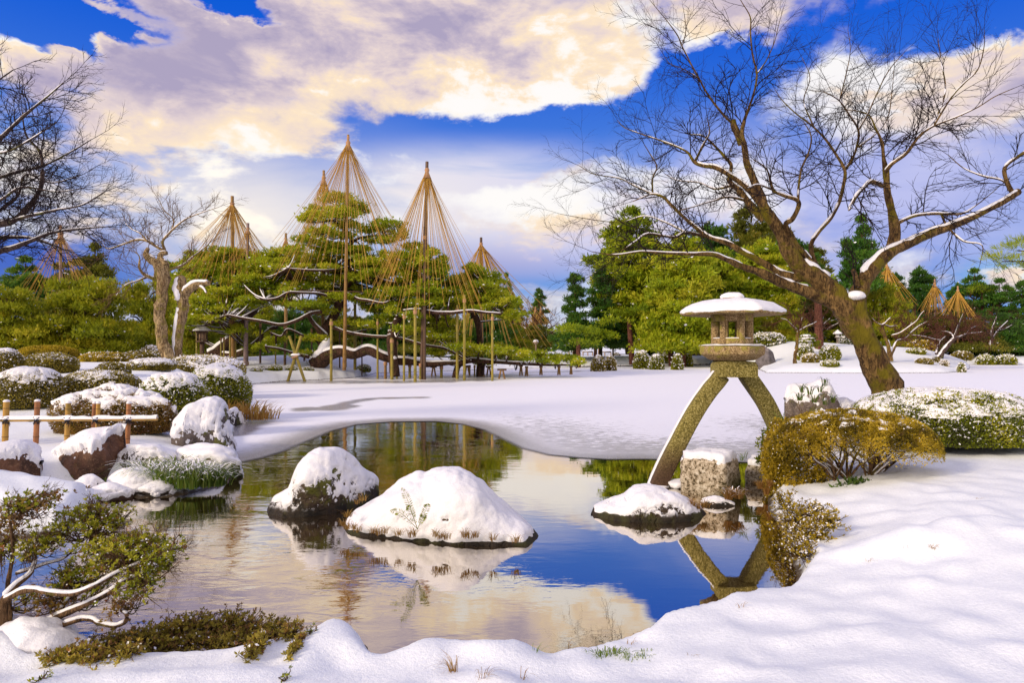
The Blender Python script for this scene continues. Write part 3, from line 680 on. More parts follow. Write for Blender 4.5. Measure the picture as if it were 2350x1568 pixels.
        panel(0, wl, 0, 1); panel(1 - wl, 1, 0, 1); panel(wl, 1 - wl, 0, .21); panel(wl, 1 - wl, .76, 1)
        if k in (3, 4, 5): panel(wl, wl + .07, .21, .76, r1, r0 - .022); panel(1 - wl - .07, 1 - wl, .21, .76, r1, r0 - .022)
        sb = MB(); o0, o1 = (A + (B - A) * .19) * (r0 - .004), (A + (B - A) * .81) * (r0 - .004); i0, i1 = o0 * .84, o1 * .84; zs = z0 + (z1 - z0) * .19
        if k in (3, 4, 5):
            v = [(c[0] + p[0], c[1] + p[1], zs + h) for h, p in ((.002, o0), (.002, o1), (.022, i1), (.022, i0), (.016, (o0 * .93 + i0 * .07)), (.016, (o1 * .93 + i1 * .07)))]
            sb.add(v, [[0, 1, 5, 4], [4, 5, 2, 3]]); sills.append(sb) if False else SILL.append(sb)
    fo = bevel(fb.build('fire_box', MAT['lantern_stone'], t), .006, 1)
    for sb in SILL: sb.build('snow', MAT['snow'], fo)
    # roof, its snow, and the jewel on top
    ze = zz(243); mb = MB()
    V, f = hexring([(.24, zz(256)), (.45, zz(258)), (.66, zz(262)), (.725, zz(250)), (.735, zz(236)), (.70, zz(222)), (.55, zz(190)), (.35, zz(168)), (.16, zz(152)), (.001, zz(148))], 6, rot=radians(-17), c=c)
    # hexagon with softened corners and a slightly dished underside
    V, f = hexring([(.24, zz(252)), (.45, zz(256)), (.66, zz(262)), (.725, zz(252)), (.735, zz(238)), (.70, zz(222)), (.55, zz(190)), (.35, zz(168)), (.16, zz(152)), (.001, zz(148))], 60, .92, radians(-17), c)
    rr = np.hypot(V[:, 0] - c[0], V[:, 1] - c[1]); V[:, 2] -= (fbm(V * 4, 3) - .5) * .02 * (rr > .3); mb.add(V, f[:, ::-1]); rf = mb.build('roof', MAT['lantern_stone'], t, smooth=True)
    V, f = hexring([(.735, zz(240)), (.738, zz(226)), (.715, zz(212)), (.655, zz(190)), (.56, zz(164)), (.43, zz(144)), (.28, zz(133)), (.14, zz(129)), (.001, zz(128))], 90, .86, radians(-17), c)
    V[:, 2] += (fbm(V * 5, 3, 4) - .5) * .03 + (fbm(V * 22, 2, 4) - .5) * .012; rim = np.hypot(V[:, 0] - c[0], V[:, 1] - c[1]) > .6; V[:, 2] += rim * (vnoise(V * 14, 3) - .5) * .018
    mb = MB(); mb.add(V, f[:, ::-1]); mb.build('snow', MAT['snow'], rf, smooth=True)
    V, f = hexring([(.13, zz(140)), (.165, zz(128)), (.168, zz(112)), (.12, zz(100)), (.001, zz(96))], 32, .2, 0, c); mb = MB(); mb.add(V, f[:, ::-1]); jw = mb.build('jewel', MAT['lantern_stone'], t, smooth=True)
    V, f = hexring([(.167, zz(126)), (.172, zz(112)), (.15, zz(98)), (.10, zz(86)), (.05, zz(81)), (.001, zz(80))], 32, .2, 0, c); V[:, 2] += (fbm(V * 14, 2) - .5) * .02; mb = MB(); mb.add(V, f[:, ::-1]); mb.build('snow', MAT['snow'], jw, smooth=True)
SILL = []
lantern()

# ------------------------------------------------------------------ rocks
ridge_rock('pool_rock', Zs(Z6, [(243, 575), (250, 545), (275, 522), (330, 497), (385, 458), (400, 420), (404, 385), (430, 328), (480, 268), (545, 238), (610, 233), (690, 258), (760, 308), (830, 370), (868, 405), (878, 450), (880, 492)]),
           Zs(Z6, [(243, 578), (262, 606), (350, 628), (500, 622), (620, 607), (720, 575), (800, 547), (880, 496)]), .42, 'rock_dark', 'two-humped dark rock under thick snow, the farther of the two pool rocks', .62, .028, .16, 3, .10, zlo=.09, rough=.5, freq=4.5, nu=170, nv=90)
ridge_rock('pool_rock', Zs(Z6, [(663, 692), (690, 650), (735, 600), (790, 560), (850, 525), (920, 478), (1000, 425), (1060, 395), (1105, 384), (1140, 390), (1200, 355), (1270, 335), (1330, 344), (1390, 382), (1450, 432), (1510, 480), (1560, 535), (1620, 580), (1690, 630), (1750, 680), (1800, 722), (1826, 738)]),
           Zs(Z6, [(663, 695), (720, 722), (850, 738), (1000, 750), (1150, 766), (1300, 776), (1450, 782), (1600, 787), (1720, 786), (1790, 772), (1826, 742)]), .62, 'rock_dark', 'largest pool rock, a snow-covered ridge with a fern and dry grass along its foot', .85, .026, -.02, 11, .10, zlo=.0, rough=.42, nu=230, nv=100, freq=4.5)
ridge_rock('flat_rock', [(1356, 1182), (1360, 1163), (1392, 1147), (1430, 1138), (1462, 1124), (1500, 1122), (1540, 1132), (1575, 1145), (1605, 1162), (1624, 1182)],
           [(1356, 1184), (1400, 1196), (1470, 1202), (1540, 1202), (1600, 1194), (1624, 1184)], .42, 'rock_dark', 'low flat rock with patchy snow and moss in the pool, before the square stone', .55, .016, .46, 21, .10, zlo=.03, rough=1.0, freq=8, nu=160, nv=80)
def block(name, px0, px1, ytop, ybase, d, dep, label, seed, rot):
    c = P((px0 + px1) / 2, HY, d); c[2] = -.1; w = (px1 - px0) / FPX * d; h = EYE - (ytop - HY) / FPX * d + .1
    V, Fq = ico(5); V = V / (np.abs(V) ** 7).sum(1)[:, None] ** (1 / 7); V *= (1 + (fbm(V * 1.3 + seed, 3, seed) - .5)[:, None] * .24); V *= (1 + (fbm(V * 6 + seed, 3, seed) - .5)[:, None] * .11)
    V = V * np.array([w, dep, h]) / 2; V[:, 2] += h / 2; cs, sn = cos(rot), sin(rot)
    V = np.stack([V[:, 0] * cs - V[:, 1] * sn, V[:, 0] * sn + V[:, 1] * cs, V[:, 2]], 1) + c + np.array([0, dep / 2, 0])
    N = vnorm(V, Fq); t = thing(name, (c[0], c[1] + dep / 2, 0), label, 'stone block'); mb = MB(); mb.add(V, Fq); mb.build('stone', MAT['block_stone'], t, smooth=True)
    s_ = snow_shell(V, Fq, N, .06, .75, seed, .12); s_.build('snow', MAT['snow'], t, smooth=True)
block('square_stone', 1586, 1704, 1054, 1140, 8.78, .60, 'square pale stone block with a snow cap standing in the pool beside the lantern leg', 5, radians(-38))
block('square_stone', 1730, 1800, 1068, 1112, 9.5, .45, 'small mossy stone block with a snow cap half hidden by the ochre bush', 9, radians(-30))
boulder('small_stone', (*G(1556, 1118)[:2], -.04), (.34, .3, .14), 'rock_dark', 'small snowy stone between the lantern foot and the square block', seed=4, snow=.04, thr=.3, sub=4)
boulder('small_stone', (*G(1512, 1116)[:2], -.05), (.34, .26, .10), 'rock_dark', 'mossy stone at the foot of the lantern leg in the water', seed=14, snow=.02, thr=.5, sub=4)
ridge_rock('upright_rock', Zs(Z4, [(1208, 850), (1213, 792), (1225, 765), (1262, 754), (1330, 756), (1380, 743), (1418, 752), (1440, 790), (1455, 832), (1500, 826), (1540, 850), (1565, 885), (1600, 900)]),
           Zs(Z4, [(1208, 1000, .3), (1400, 1010, .3), (1600, 1000, .3)]), .35, 'rock_grey', 'upright grey rock hung with snow and bamboo grass behind the ochre bush', .30, .04, .26, 33, .10, rough=.8, freq=5)
ridge_rock('leaning_rock', Zs(Z8, [(430, 800), (470, 660), (540, 570), (640, 490), (800, 432), (950, 402), (1040, 366), (1100, 380), (1140, 430), (1146, 470), (1128, 560), (1112, 700), (1100, 780)]),
           Zs(Z8, [(430, 800, .12), (520, 830, .06), (640, 890, .02), (740, 918, .0), (900, 925, .0), (1000, 905, .0), (1100, 850, .0)]), .50, 'rock_brown', 'leaning brown rock with a bare red-brown face under a snow slab, by the fence', .36, .09, .55, 41, .08, rough=.2, freq=2)
ridge_rock('bank_rock', Zs(Z8, [(-260, 600), (-100, 560), (0, 545), (100, 522), (200, 515), (280, 545), (330, 590), (358, 640), (364, 740)]),
           Zs(Z8, [(-260, 830, .34), (100, 792, .34), (250, 775, .34), (364, 745, .34)]), .35, 'rock_brown', 'rounded brown rock with a snow cap at the left edge, below the fence', .40, .07, .50, 45, .05, rough=.35)
ridge_rock('shore_rock', Zs(Z8, [(1548, 340), (1580, 290), (1650, 225), (1750, 165), (1840, 128), (1895, 115), (1945, 150), (1985, 225), (2000, 330), (2030, 460), (2066, 560), (2088, 690)]),
           Zs(Z8, [(1548, 470, .45), (1700, 560, .3), (1850, 650, .1), (1960, 700, 0), (2088, 712, 0)]), .7, 'rock_grey', 'tallest snow-covered rock where the left bank meets the ice', .62, .05, .26, 51, .11, rough=.6, freq=3.8, nu=150, nv=90)
ridge_rock('shore_rock', Zs(Z8, [(1985, 300), (2020, 240), (2075, 220), (2120, 248), (2160, 300), (2180, 350)]),
           Zs(Z8, [(1985, 410, .05), (2100, 395, 0), (2180, 356, 0)]), .4, 'rock_dark', 'small ragged snowy rock behind the tallest shore rock, at the ice edge', .6, .05, .3, 55, .08, rough=.7, freq=7)
boulder('shore_stone', (*G(*Z8(975, 1015))[:2], -.06), (.52, .42, .26), 'rock_brown', 'low reddish stone with snow at the water edge below the brown rock', seed=61, snow=.05, thr=.35)
boulder('shore_stone', (*G(*Z8(1368, 985))[:2], -.05), (.48, .36, .24), 'rock_dark', 'rounded dark stone with a snow cap below the grass clump', seed=62, snow=.05, thr=.3)
boulder('shore_stone', (*G(*Z8(800, 985))[:2], -.02), (.34, .34, .3), 'rock_dark', 'snow-capped stone between the brown rock and the water', seed=63, snow=.06, thr=.1)
boulder('shore_stone', (*G(*Z8(1180, 930), .05)[:2], -.05), (.62, .5, .40), 'rock_grey', 'snow-buried stone between the brown rock and the grass clump', seed=64, snow=.05, thr=.12, lumps=.32)
boulder('shore_stone', (*G(*Z8(1250, 700), .25)[:2], .05), (.9, .6, .55), 'rock_dark', 'dark mossy stone showing through snow behind the grass clump', seed=65, snow=.05, thr=.40, lumps=.34)
boulder('shore_stone', (*G(*Z8(1850, 700), .2)[:2], -.05), (1.1, .7, .62), 'rock_grey', 'long snow-covered stone behind the right end of the grass clump', seed=66, snow=.05, thr=.28, lumps=.34)
boulder('shore_stone', (*G(1648, 1158)[:2], -.05), (.42, .30, .17), 'rock_dark', 'dark mossy stone at the foot of the square stone block', seed=81, snow=.02, thr=.62, lumps=.3)
boulder('garden_rock', (*G(1757, 849)[:2], .0), (1.7, 1.2, 2.5), 'rock_bare', 'bare grey upright rock on the island behind the lantern', seed=71, snow=.05, thr=.95, cuts=8, sf='snow_far')
boulder('near_rock', (*G(60, 1475, .2)[:2], .0), (.66, .50, .40), 'rock_dark', 'snow-buried mossy rock at the foot of the foreground azalea', seed=73, snow=.04, thr=.34, lumps=.42)

# ------------------------------------------------------------------ bamboo fence
def fence():
    y0 = 10.6; base = P(150, 900, y0); t = thing('bamboo_fence', (base[0], y0, gz1(base[0], y0)), 'low bamboo fence tied with black twine, snow lying along its rail', 'fence')
    px = [(15, 922, 1014, 6.5), (86, 921, 1014, 5.8), (157, 925, 1010, 5.6), (217, 926, 1000, 4.4), (226, 926, 1000, 4.4), (296, 926, 1018, 5.2), (-60, 922, 1014, 6)]
    for i, (x, yt, yb, r) in enumerate(px):
        d = y0 + (.0 if i != 3 else .12); R = r / FPX * d; top = P(x, yt, d); bot = P(x - 4, yb + 12, d)
        mb = MB(); zs = np.linspace(0, 1, 28); nodes = [.22, .52, .86]
        pts = [bot + (top - bot) * z for z in zs]; rad = [R * (1 + .10 * max(0, 1 - min(abs(z - n) for n in nodes) / .02)) for z in zs]
        tn = [.5 if min(abs(z - n) for n in nodes) > .02 else .9 for z in zs]
        tube(mb, pts, rad, 14, np.repeat(tn, 14)); po = mb.build('post', MAT['bamboo' if i not in (1, 5, 3) else 'bamboo_red'], t, smooth=True)
        V, f = hexring([(R * 1.05, -.004), (R * 1.1, .012), (R * .6, .028), (.001, .032)], 14, 0, 0, top); mb = MB(); mb.add(V, f[:, ::-1]); mb.build('snow', MAT['snow'], po, smooth=True)
    L, Rr = P(-150, 966, y0 - .07), P(361, 963, y0 - .07); mb = MB(); q = [L + (Rr - L) * z for z in np.linspace(0, 1, 40)]
    tube(mb, q, .024, 12, .4); ra = mb.build('rail', MAT['bamboo'], t, smooth=True)
    # snow along the rail
    n = 160; u = np.linspace(0, 1, n); q = L + (Rr - L) * u[:, None]; h = .030 + .035 * vnoise(np.stack([u * 30, 0 * u, 0 * u], 1), 3); a = np.linspace(0, pi, 9)
    V = np.stack([q + np.stack([0 * u, np.cos(k) * -.032 + 0 * u, .012 + np.sin(k) * h], 1) for k in a], 1); mb = MB(); mb.add(V.reshape(-1, 3), grid_faces(n, 9)); mb.build('snow', MAT['snow'], ra, smooth=True)
    for (x, y) in ((17, 965), (87, 965), (157, 966), (221, 965), (297, 965)):
        c = P(x, y, y0 - .06); mb = MB(); k = 40
        leaves(mb, c + RNG.normal(size=(k, 3)) * .022, rdir(k, -.2), RNG.uniform(.05, .13, k), .012, .5)
        for s_ in (-1, 1):
            tube(mb, [c + np.array([-.045, -.035, -.05 * s_]), c + np.array([0, -.055, 0]), c + np.array([.045, -.035, .05 * s_])], .009, 5)
        tube(mb, [c + .045 * np.array([cos(a_), sin(a_) * 1.0, 0]) for a_ in np.linspace(0, 2 * pi, 12)], .012, 5)
        ti = mb.build('twine_knot', MAT['black_twine'], t)
        V, f = ico(3); V = V * np.array([.055, .04, .03]) * (1 + (fbm(V * 3, 2, int(x) + 200) - .5)[:, None] * .7) + c + np.array([0, -.02, .03]); mb = MB(); mb.add(V, f); mb.build('snow', MAT['snow'], ti, smooth=True)
fence()
# ------------------------------------------------------------------ clipped shrubs
def dome(nu, nv, phimax=118, p=.85):
    ph = np.linspace(0.02, radians(phimax), nv); th = np.arange(nu) * 2 * pi / nu
    s = np.sin(ph) ** p; c = np.cos(ph)
    z = np.where(c > 0, c * .62 + .38, .38 + c * .75)
    X = np.cos(th)[:, None] * s[None]; Y = np.sin(th)[:, None] * s[None]; Z = np.broadcast_to(z[None], X.shape)
    return np.stack([X, Y, Z], -1).reshape(-1, 3), grid_faces(nu, nv, True)
def bush_shape(V, rx, ry, h, c, seed, lump=.10, flat=1.0):
    W = V * np.array([rx, ry, h]); q = V * 2.1 + seed * 3.7
    k = 1 + (fbm(q, 3, seed) - .5) * 2 * lump
    W = W * np.stack([k, k, 1 + (k - 1) * .6], 1); return W + np.array(c)
def shrub(c, rx, ry, h, m, label, snow='cap', leaf=.035, n=9000, seed=0, group=None, lump=.10, core=.86, sf='snow', phimax=118, name='round_shrub', thr=None, flakes=None, tint=(.15, .95), stems=False, bar=0, snowT=.06, cat='shrub', sfreq=None):
    c = np.array(c, float); t = thing(name, c, label, cat, group); rg = np.random.default_rng(seed + 100)
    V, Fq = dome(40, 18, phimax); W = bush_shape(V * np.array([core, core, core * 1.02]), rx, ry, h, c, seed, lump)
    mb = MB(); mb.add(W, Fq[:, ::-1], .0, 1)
    # leaves through an outer layer
    Vd, Fd = dome(64, 30, phimax); Wd = bush_shape(Vd, rx, ry, h, c, seed, lump); Nd = vnorm(Wd, Fd[:, ::-1])
    tri = Wd[Fd]; ar = np.linalg.norm(np.cross(tri[:, 2] - tri[:, 0], tri[:, 3] - tri[:, 1]), axis=1); pk = rg.choice(len(Fd), n, p=ar / ar.sum())
    a, b = rg.random(n)[:, None], rg.random(n)[:, None]; q = Fd[pk]
    C = (Wd[q[:, 0]] * (1 - a) + Wd[q[:, 1]] * a) * (1 - b) + (Wd[q[:, 3]] * (1 - a) + Wd[q[:, 2]] * a) * b; Nn = Nd[q[:, 0]]
    dpt = rg.random(n) ** 1.6; C = c + (C - c) * (1 - (1 - core) * dpt)[:, None]
    cl = fbm(C * (6 / max(rx, .5)) + 5, 3, seed); tn = tint[0] + (tint[1] - tint[0]) * np.clip(.5 + (cl - .5) * 1.6 + rg.normal(size=n) * .16, 0, 1)
    D = Nn * .9 + rdir(n) * .8 + np.array([0, 0, .35]); L = leaf * rg.uniform(.7, 1.3, n)
    leaves(mb, C, D, L, L * .5, tn)
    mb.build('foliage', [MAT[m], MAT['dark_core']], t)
    if snow:
        if snow == 'cap': th_, rg_, T = .74, .42, snowT * .8
        elif snow == 'patch': th_, rg_, T = .90, .6, snowT * .6
        elif snow == 'dust': th_, rg_, T = 1.02, .55, snowT * .4
        if thr is not None: th_ = thr
        Vs, Fs = dome(110 if n > 6000 else 60, 52 if n > 6000 else 30, 100); Ws = bush_shape(Vs, rx, ry, h, c, seed, lump); Fs = Fs[:, ::-1]; Ns = vnorm(Ws, Fs)
        s_ = snow_shell(Ws, Fs, Ns, T, th_, seed, rg_, sfreq or 5.5 / max(.35, min(rx, 1.6)), None)
        if s_ is None: s_ = MB()
        k = int(n * (flakes if flakes is not None else {'cap': .10, 'patch': .09, 'dust': .05}[snow])); sel = rg.choice(n, k, p=(np.clip(Nn[:, 2] + .45, .02, 1) ** 1.5) / (np.clip(Nn[:, 2] + .45, .02, 1) ** 1.5).sum())
        leaves(s_, C[sel] + Nn[sel] * leaf * .5, rdir(k) * np.array([1, 1, .35]) + Nn[sel] * .3, leaf * rg.uniform(.6, 1.6, k), leaf * rg.uniform(.5, 1.0, k), .5)
        s_.build('snow', MAT[sf], t, smooth=True)
    return t
def shrub_px(x0, x1, yt, d, *a, dep=1.0, base=None, **k):
    xc = (x0 + x1) / 2; g = P(xc, HY, d); z = gz1(g[0], d) - .03 if base is None else base; rx = (x1 - x0) / 2 / FPX * d; top = EYE - (yt - HY) / FPX * d
    return shrub((g[0], g[1], z), rx, rx * dep, max(top - z, .15), *a, **k)
LB = 'clipped azalea mounds on the left bank'
for i, (x0, x1, yt, d, m, sn, dep, n, lab) in enumerate([
    (-14, 144, 846, 14.8, 'leaf_azalea', 'cap', .9, 14000, 'green azalea mound with a thick white cap at the left edge above the fence'),
    (136, 323, 851, 15.8, 'leaf_azalea', 'dust', .8, 14000, 'broad brownish azalea mound almost free of snow between two white-capped ones'),
    (318, 478, 858, 14.4, 'leaf_green', 'cap', .9, 14000, 'round white-capped azalea mound left of the tallest shore rock'),
    (425, 572, 838, 17.6, 'leaf_green', 'cap', .9, 14000, 'tall white-capped azalea mound at the ice edge beside rust-coloured grass'),
    (297, 400, 825, 21.5, 'leaf_azalea', 'cap', .9, 9000, 'small white-capped azalea mound behind the two round front ones'),
    (368, 560, 817, 24.5, 'leaf_azalea', 'patch', .7, 11000, 'long low azalea mound with patchy snow at the foot of the bare trees'),
    (186, 300, 811, 25, 'leaf_ochre', 'dust', .8, 8000, 'ochre azalea mound dusted with snow behind the brownish mound'),
    (282, 372, 808, 28, 'leaf_azalea', 'dust', .8, 7000, 'distant brown azalea mound just left of the bare trees'),
    (40, 177, 795, 25, 'leaf_ochre', None, .8, 9000, 'highest ochre azalea mound on the left, without snow'),
    (54, 173, 812, 20.5, 'leaf_azalea', 'dust', .8, 9000, 'azalea mound in front of the highest ochre one, snow on its right shoulder'),
    (-22, 47, 802, 20, 'leaf_azalea', 'cap', .9, 8000, 'snow-dusted azalea mound cut by the left picture edge'),
    (222, 296, 834, 19.4, 'leaf_azalea', 'dust', .8, 7000, 'small low azalea mound between the ochre mounds and the white-capped one'),
    (322, 374, 795, 31, 'leaf_azalea', 'cap', .9, 5000, 'far small white-capped mound behind the bare trees')]):
    shrub_px(x0, x1, yt, d, m, lab, snow=sn, dep=dep, n=n, seed=i + 1, leaf=.0026 * d, group=LB, sf='snow' if d < 22 else 'snow_far', lump=.07, snowT=.05, tint=(.1, .9))
# the wide double mound behind the fence
t3 = shrub_px(122, 402, 893, 11.9, 'leaf_red', 'wide reddish azalea behind the bamboo fence, lumpy snow on its crown', snow='patch', dep=.45, n=34000, seed=40, leaf=.030, lump=.16, thr=.78, flakes=.12, sfreq=7.5, name='azalea_shrub', snowT=.09, tint=(.1, .8))
for i, (x0, x1, yt, d, lab) in enumerate([(614, 647, 840, 37.5, 'left one of three small round shrubs on the island shore by the bamboo frame'), (656, 681, 847, 37.8, 'middle one of three small round shrubs, behind the bamboo frame'), (696, 719, 849, 38, 'right one of three small round shrubs on the island shore'),
    (592, 612, 853, 37.5, 'tiny snowy shrub at the left end of the island shore'), (820, 850, 838, 43, 'round green shrub at the waterline beside the pine props'), (575, 600, 862, 36.5, 'lowest snowy shrub at the corner of the island shore')]):
    shrub_px(x0, x1, yt, d, 'leaf_green', lab, snow='patch', dep=.9, n=2500, seed=i + 60, leaf=.07, group='small round shrubs on the island shore', sf='snow_far', flakes=.2)
FB = 'clipped shrubs along the far shore'
fl = [(*ZM(845, 990), *ZM(985, 1090)), (*ZM(985, 992), *ZM(1100, 1085)), (*ZM(1290, 940), *ZM(1450, 1070)), (*ZM(1460, 975), *ZM(1600, 1076)), (*ZM(1530, 950), *ZM(1680, 1042)), (*ZM(1690, 977), *ZM(1800, 1078)), (*ZM(1775, 950), *ZM(1900, 1052)), (*ZM(1080, 975), *ZM(1130, 1020))]
names = ['leftmost of the white-capped shrubs on the straight far shore', 'second white-capped shrub from the left on the far shore, close beside the first', 'largest white-capped green shrub on the far shore left of the lantern', 'round green shrub right of the largest far one', 'white-capped shrub behind two others on the far shore', 'dark round shrub at the front of the group left of the lantern', 'white-capped shrub nearest the lantern on the far shore', 'tiny brown shrub above the second far one']
for i, (x0, yt, x1, yb) in enumerate(fl):
    d = min(78, 1.5 * FPX / (yb - HY)); shrub_px(x0, x1, yt, d, 'leaf_azalea' if i in (0, 1, 7) else 'leaf_green', names[i], snow='cap', dep=.9, n=2600, seed=i + 80, leaf=.0024 * d, group=FB, sf='snow_far', snowT=.10, tint=(.2, 1))
rl = [((205, 805), (345, 920), 'dark shrub under the tiered topiary on the island'), ((250, 880), (400, 1000), 'brownish snow-capped shrub in front of the tiered topiary'), ((418, 800), (600, 950), 'largest round green shrub on the island hillock'), ((435, 950), (585, 1068), 'round shrub at the island waterline left of the big trunk'),
      ((1250, 835), (1405, 925), 'flat-topped shrub right of the big trunk'), ((1335, 930), (1475, 1022), 'bare brownish round shrub low on the island right of the big trunk'), ((1490, 920), (1550, 975), 'small red-brown shrub on the island right slope'), ((1570, 950), (1625, 1002), 'small dusted shrub beside the red-brown one'),
      ((1675, 860), (1845, 962), 'wide brownish shrub at the far right bank'), ((1730, 970), (1785, 1056), 'little shrub at the right tip of the island'), ((1910, 890), (2065, 966), 'left one of two low white-capped shrubs on the far right bank'), ((2095, 890), (2260, 966), 'right one of two low white-capped shrubs on the far right bank'),
      ((1750, 820), (1900, 850), 'flat snow-covered hedge far right'), ((2280, 820), (2350, 852), 'flat snow-covered shrub at the right edge')]
for i, (a, b, lab) in enumerate(rl):
    x0, yt = ZR(*a); x1, yb = ZR(*b)
    d = [52.5, 50, 51.5, 48, 56, 50, 52, 50.5, 60, 48, 66, 66, 76, 76][i]
    shrub_px(x0, x1, yt, d, 'leaf_azalea' if i in (1, 5, 6, 7, 8) else 'leaf_green', lab, snow='dust' if i in (5, 6, 8) else 'cap', dep=.9, n=2600, seed=i + 110, leaf=.0024 * d, group='clipped shrubs on the island and right bank', sf='snow_far', snowT=.08, tint=(.2, 1))

shrub_px(*[ZR(1240, 0)[0], ZR(1500, 0)[0]], ZR(0, 762)[1], 62, 'leaf_ochre', 'yellow-leaved shrub on the far bank right of the big trunk', snow='dust', dep=.6, n=3000, seed=140, leaf=.16, sf='snow_far', lump=.25, tint=(.3, 1))
shrub_px(ZM(1340, 0)[0], ZM(1560, 0)[0], ZM(0, 862)[1], 72, 'needle_dark', 'flat dark green shrub without snow at the forest foot', snow=None, dep=.6, n=2600, seed=141, leaf=.18, tint=(.1, .6))
shrub_px(1722, 1800, 766, 60, 'leaf_green', 'loose snow-dusted shrub right behind the lantern platform', snow='patch', dep=.6, n=3000, seed=142, leaf=.15, sf='snow_far', lump=.3, flakes=.4)
shrub_px(1925, 1968, 770, 64, 'leaf_green', 'dark snow-flecked shrub behind the hillock beside the little stone lantern', snow='patch', dep=.6, n=2600, seed=143, leaf=.15, sf='snow_far', lump=.2, flakes=.35, tint=(0, .5))
# ------------------------------------------------------------------ bare trees from traced limbs
def snow_strip(mb, q, r, seed=0, amt=.5, side=(-.15, 0, 1.0), rmin=.012, k=.62, fq=2.3):
    q = np.asarray(q, float); r = np.broadcast_to(np.asarray(r, float), (len(q),)); n = len(q)
    if n < 3: return
    t = np.gradient(q, axis=0); t /= np.linalg.norm(t, axis=1)[:, None] + 1e-9
    up = np.array(side, float)[None] - (t @ np.array(side, float))[:, None] * t; ul = np.linalg.norm(up, axis=1); up = up / (ul[:, None] + 1e-9)
    m = sstep(ul + (fbm(q * fq + seed, 3, seed) - .5) * 1.3, 1 - amt - .12, 1 - amt + .18) * (r > rmin)
    rs = r * k * (.35 + .65 * m) + .006 * m; c = q + up * (r * (.62 * m + .05))[:, None]
    on = m > .12; i = 0
    while i < n:
        if on[i]:
            j = i
            while j < n and on[j]: j += 1
            if j - i >= 3:
                rr = rs[i:j].copy(); rr[0] *= .3; rr[-1] *= .3; tube(mb, c[i:j], rr, 6)
            i = j
        else: i += 1
def twiglet(mb, p, d, L, r, lvl, rg, up=.25, spread=.75, kids=(6, 4), curl=.3, flat=.6, ends=None):
    n = 5 if lvl < 2 else 4; q = [np.array(p, float)]; v = d / (np.linalg.norm(d) + 1e-9)
    for i in range(n - 1):
        v = v + rg.normal(size=3) * curl * .35 + np.array([0, 0, up * .22]); v /= np.linalg.norm(v); q.append(q[-1] + v * L / (n - 1))
    q = np.array(q); tube(mb, q, np.linspace(r, r * .35, n), 3, .5, 0, False)
    if ends is not None: ends.append((q[-1], v))
    if lvl >= len(kids): return
    k = kids[lvl]
    for i in range(k):
        u = (i + .6 + rg.random() * .6) / (k + .4); u = min(u, .97); a = u * (n - 1); i0 = int(a); pp = q[i0] + (q[min(i0 + 1, n - 1)] - q[i0]) * (a - i0)
        s = rg.normal(size=3) * np.array([1, flat, 1]); s -= (s @ v) * v; s /= np.linalg.norm(s) + 1e-9
        twiglet(mb, pp, v + s * spread, L * rg.uniform(.38, .62) * (1.1 - .4 * u), r * .62, lvl + 1, rg, up, spread, kids, curl, flat, ends)
def bare_tree(name, loc, limbs, d0, unit, label, m='bark_mossy', mt='twig', snow=.5, tw=dict(), dens=4.0, tmin=9, seed=1, cat='tree', group=None, lvls=(6, 4), tl=1.0, twr=1.0, trunk_n=1, snowside=(-.15, 0, 1.0), sf='snow', rscale=1.0, base_r=None):
    "limbs: rows (px, py, radius in px, depth offset); unit = metres per radius unit"
    t = thing(name, loc, label, cat, group); rg = np.random.default_rng(seed); sn, tg = MB(), MB(); k = 0
    for L in limbs:
        q = np.array([[*P(x, y, d0 + dd), r * unit * (d0 + dd) / d0 * rscale] for x, y, r, dd in L]); q = sm_path(q, 5)
        w_ = (fbm(q[:, :3] * 3 + seed, 3, seed) - .5); q[:, 0] += w_ * q[:, 3] * .6; q[:, 2] += (fbm(q[:, :3] * 3 + 9, 3, seed) - .5) * q[:, 3] * .6
        rr = q[:, 3] * (1 + (fbm(q[:, :3] * 6, 3, seed + 4) - .5) * .35)
        mb = MB(); sd = 26 if rr.max() > .1 else 8 if rr.max() > .03 else 5
        if sd == 26:
            th = np.arange(sd)
            tube(mb, q[:, :3], rr, sd); V = mb.v[0]; ring = len(q) * sd
            cen = np.repeat(q[:, :3], sd, 0); dv = V[:ring] - cen; V[:ring] = cen + dv * (1 + (fbm(V[:ring] * np.array([6, 6, 2.2]), 4, seed) - .5)[:, None] * .55 + (fbm(V[:ring] * np.array([20, 20, 7]), 3, seed) - .5)[:, None] * .22); mb.v[0] = V
        else: tube(mb, q[:, :3], rr, sd)
        mb.build('trunk' if k < trunk_n else 'branch', MAT[m], t, smooth=True)
        if snow: snow_strip(sn, q[:, :3], rr, seed + k, snow, snowside, .010)
        # twigs
        seg = np.linalg.norm(np.diff(q[:, :3], axis=0), axis=1); acc = 0
        for i in range(len(seg)):
            if q[i, 3] > tmin * unit: continue
            acc += seg[i] * dens
            while acc > rg.random():
                acc -= 1; v = q[i + 1, :3] - q[i, :3]; v /= np.linalg.norm(v) + 1e-9; s = rg.normal(size=3) * np.array([1, .7, 1]); s -= (s @ v) * v; s /= np.linalg.norm(s)
                twiglet(tg, q[i, :3], v * .75 + s * .8, tl * rg.uniform(.5, 1.15), min(q[i, 3] * .6, .009 * tl * twr + .004), 0, rg, kids=lvls, **tw)
        v = q[-1, :3] - q[-2, :3]; twiglet(tg, q[-1, :3], v, tl * .9, min(q[-1, 3] * .8, .010 * tl * twr + .004), 0, rg, kids=lvls, **tw); k += 1
    if tg.v: tg.build('crown', MAT[mt], t)
    if sn.v: sn.build('snow', MAT[sf], t, smooth=True)
    return t
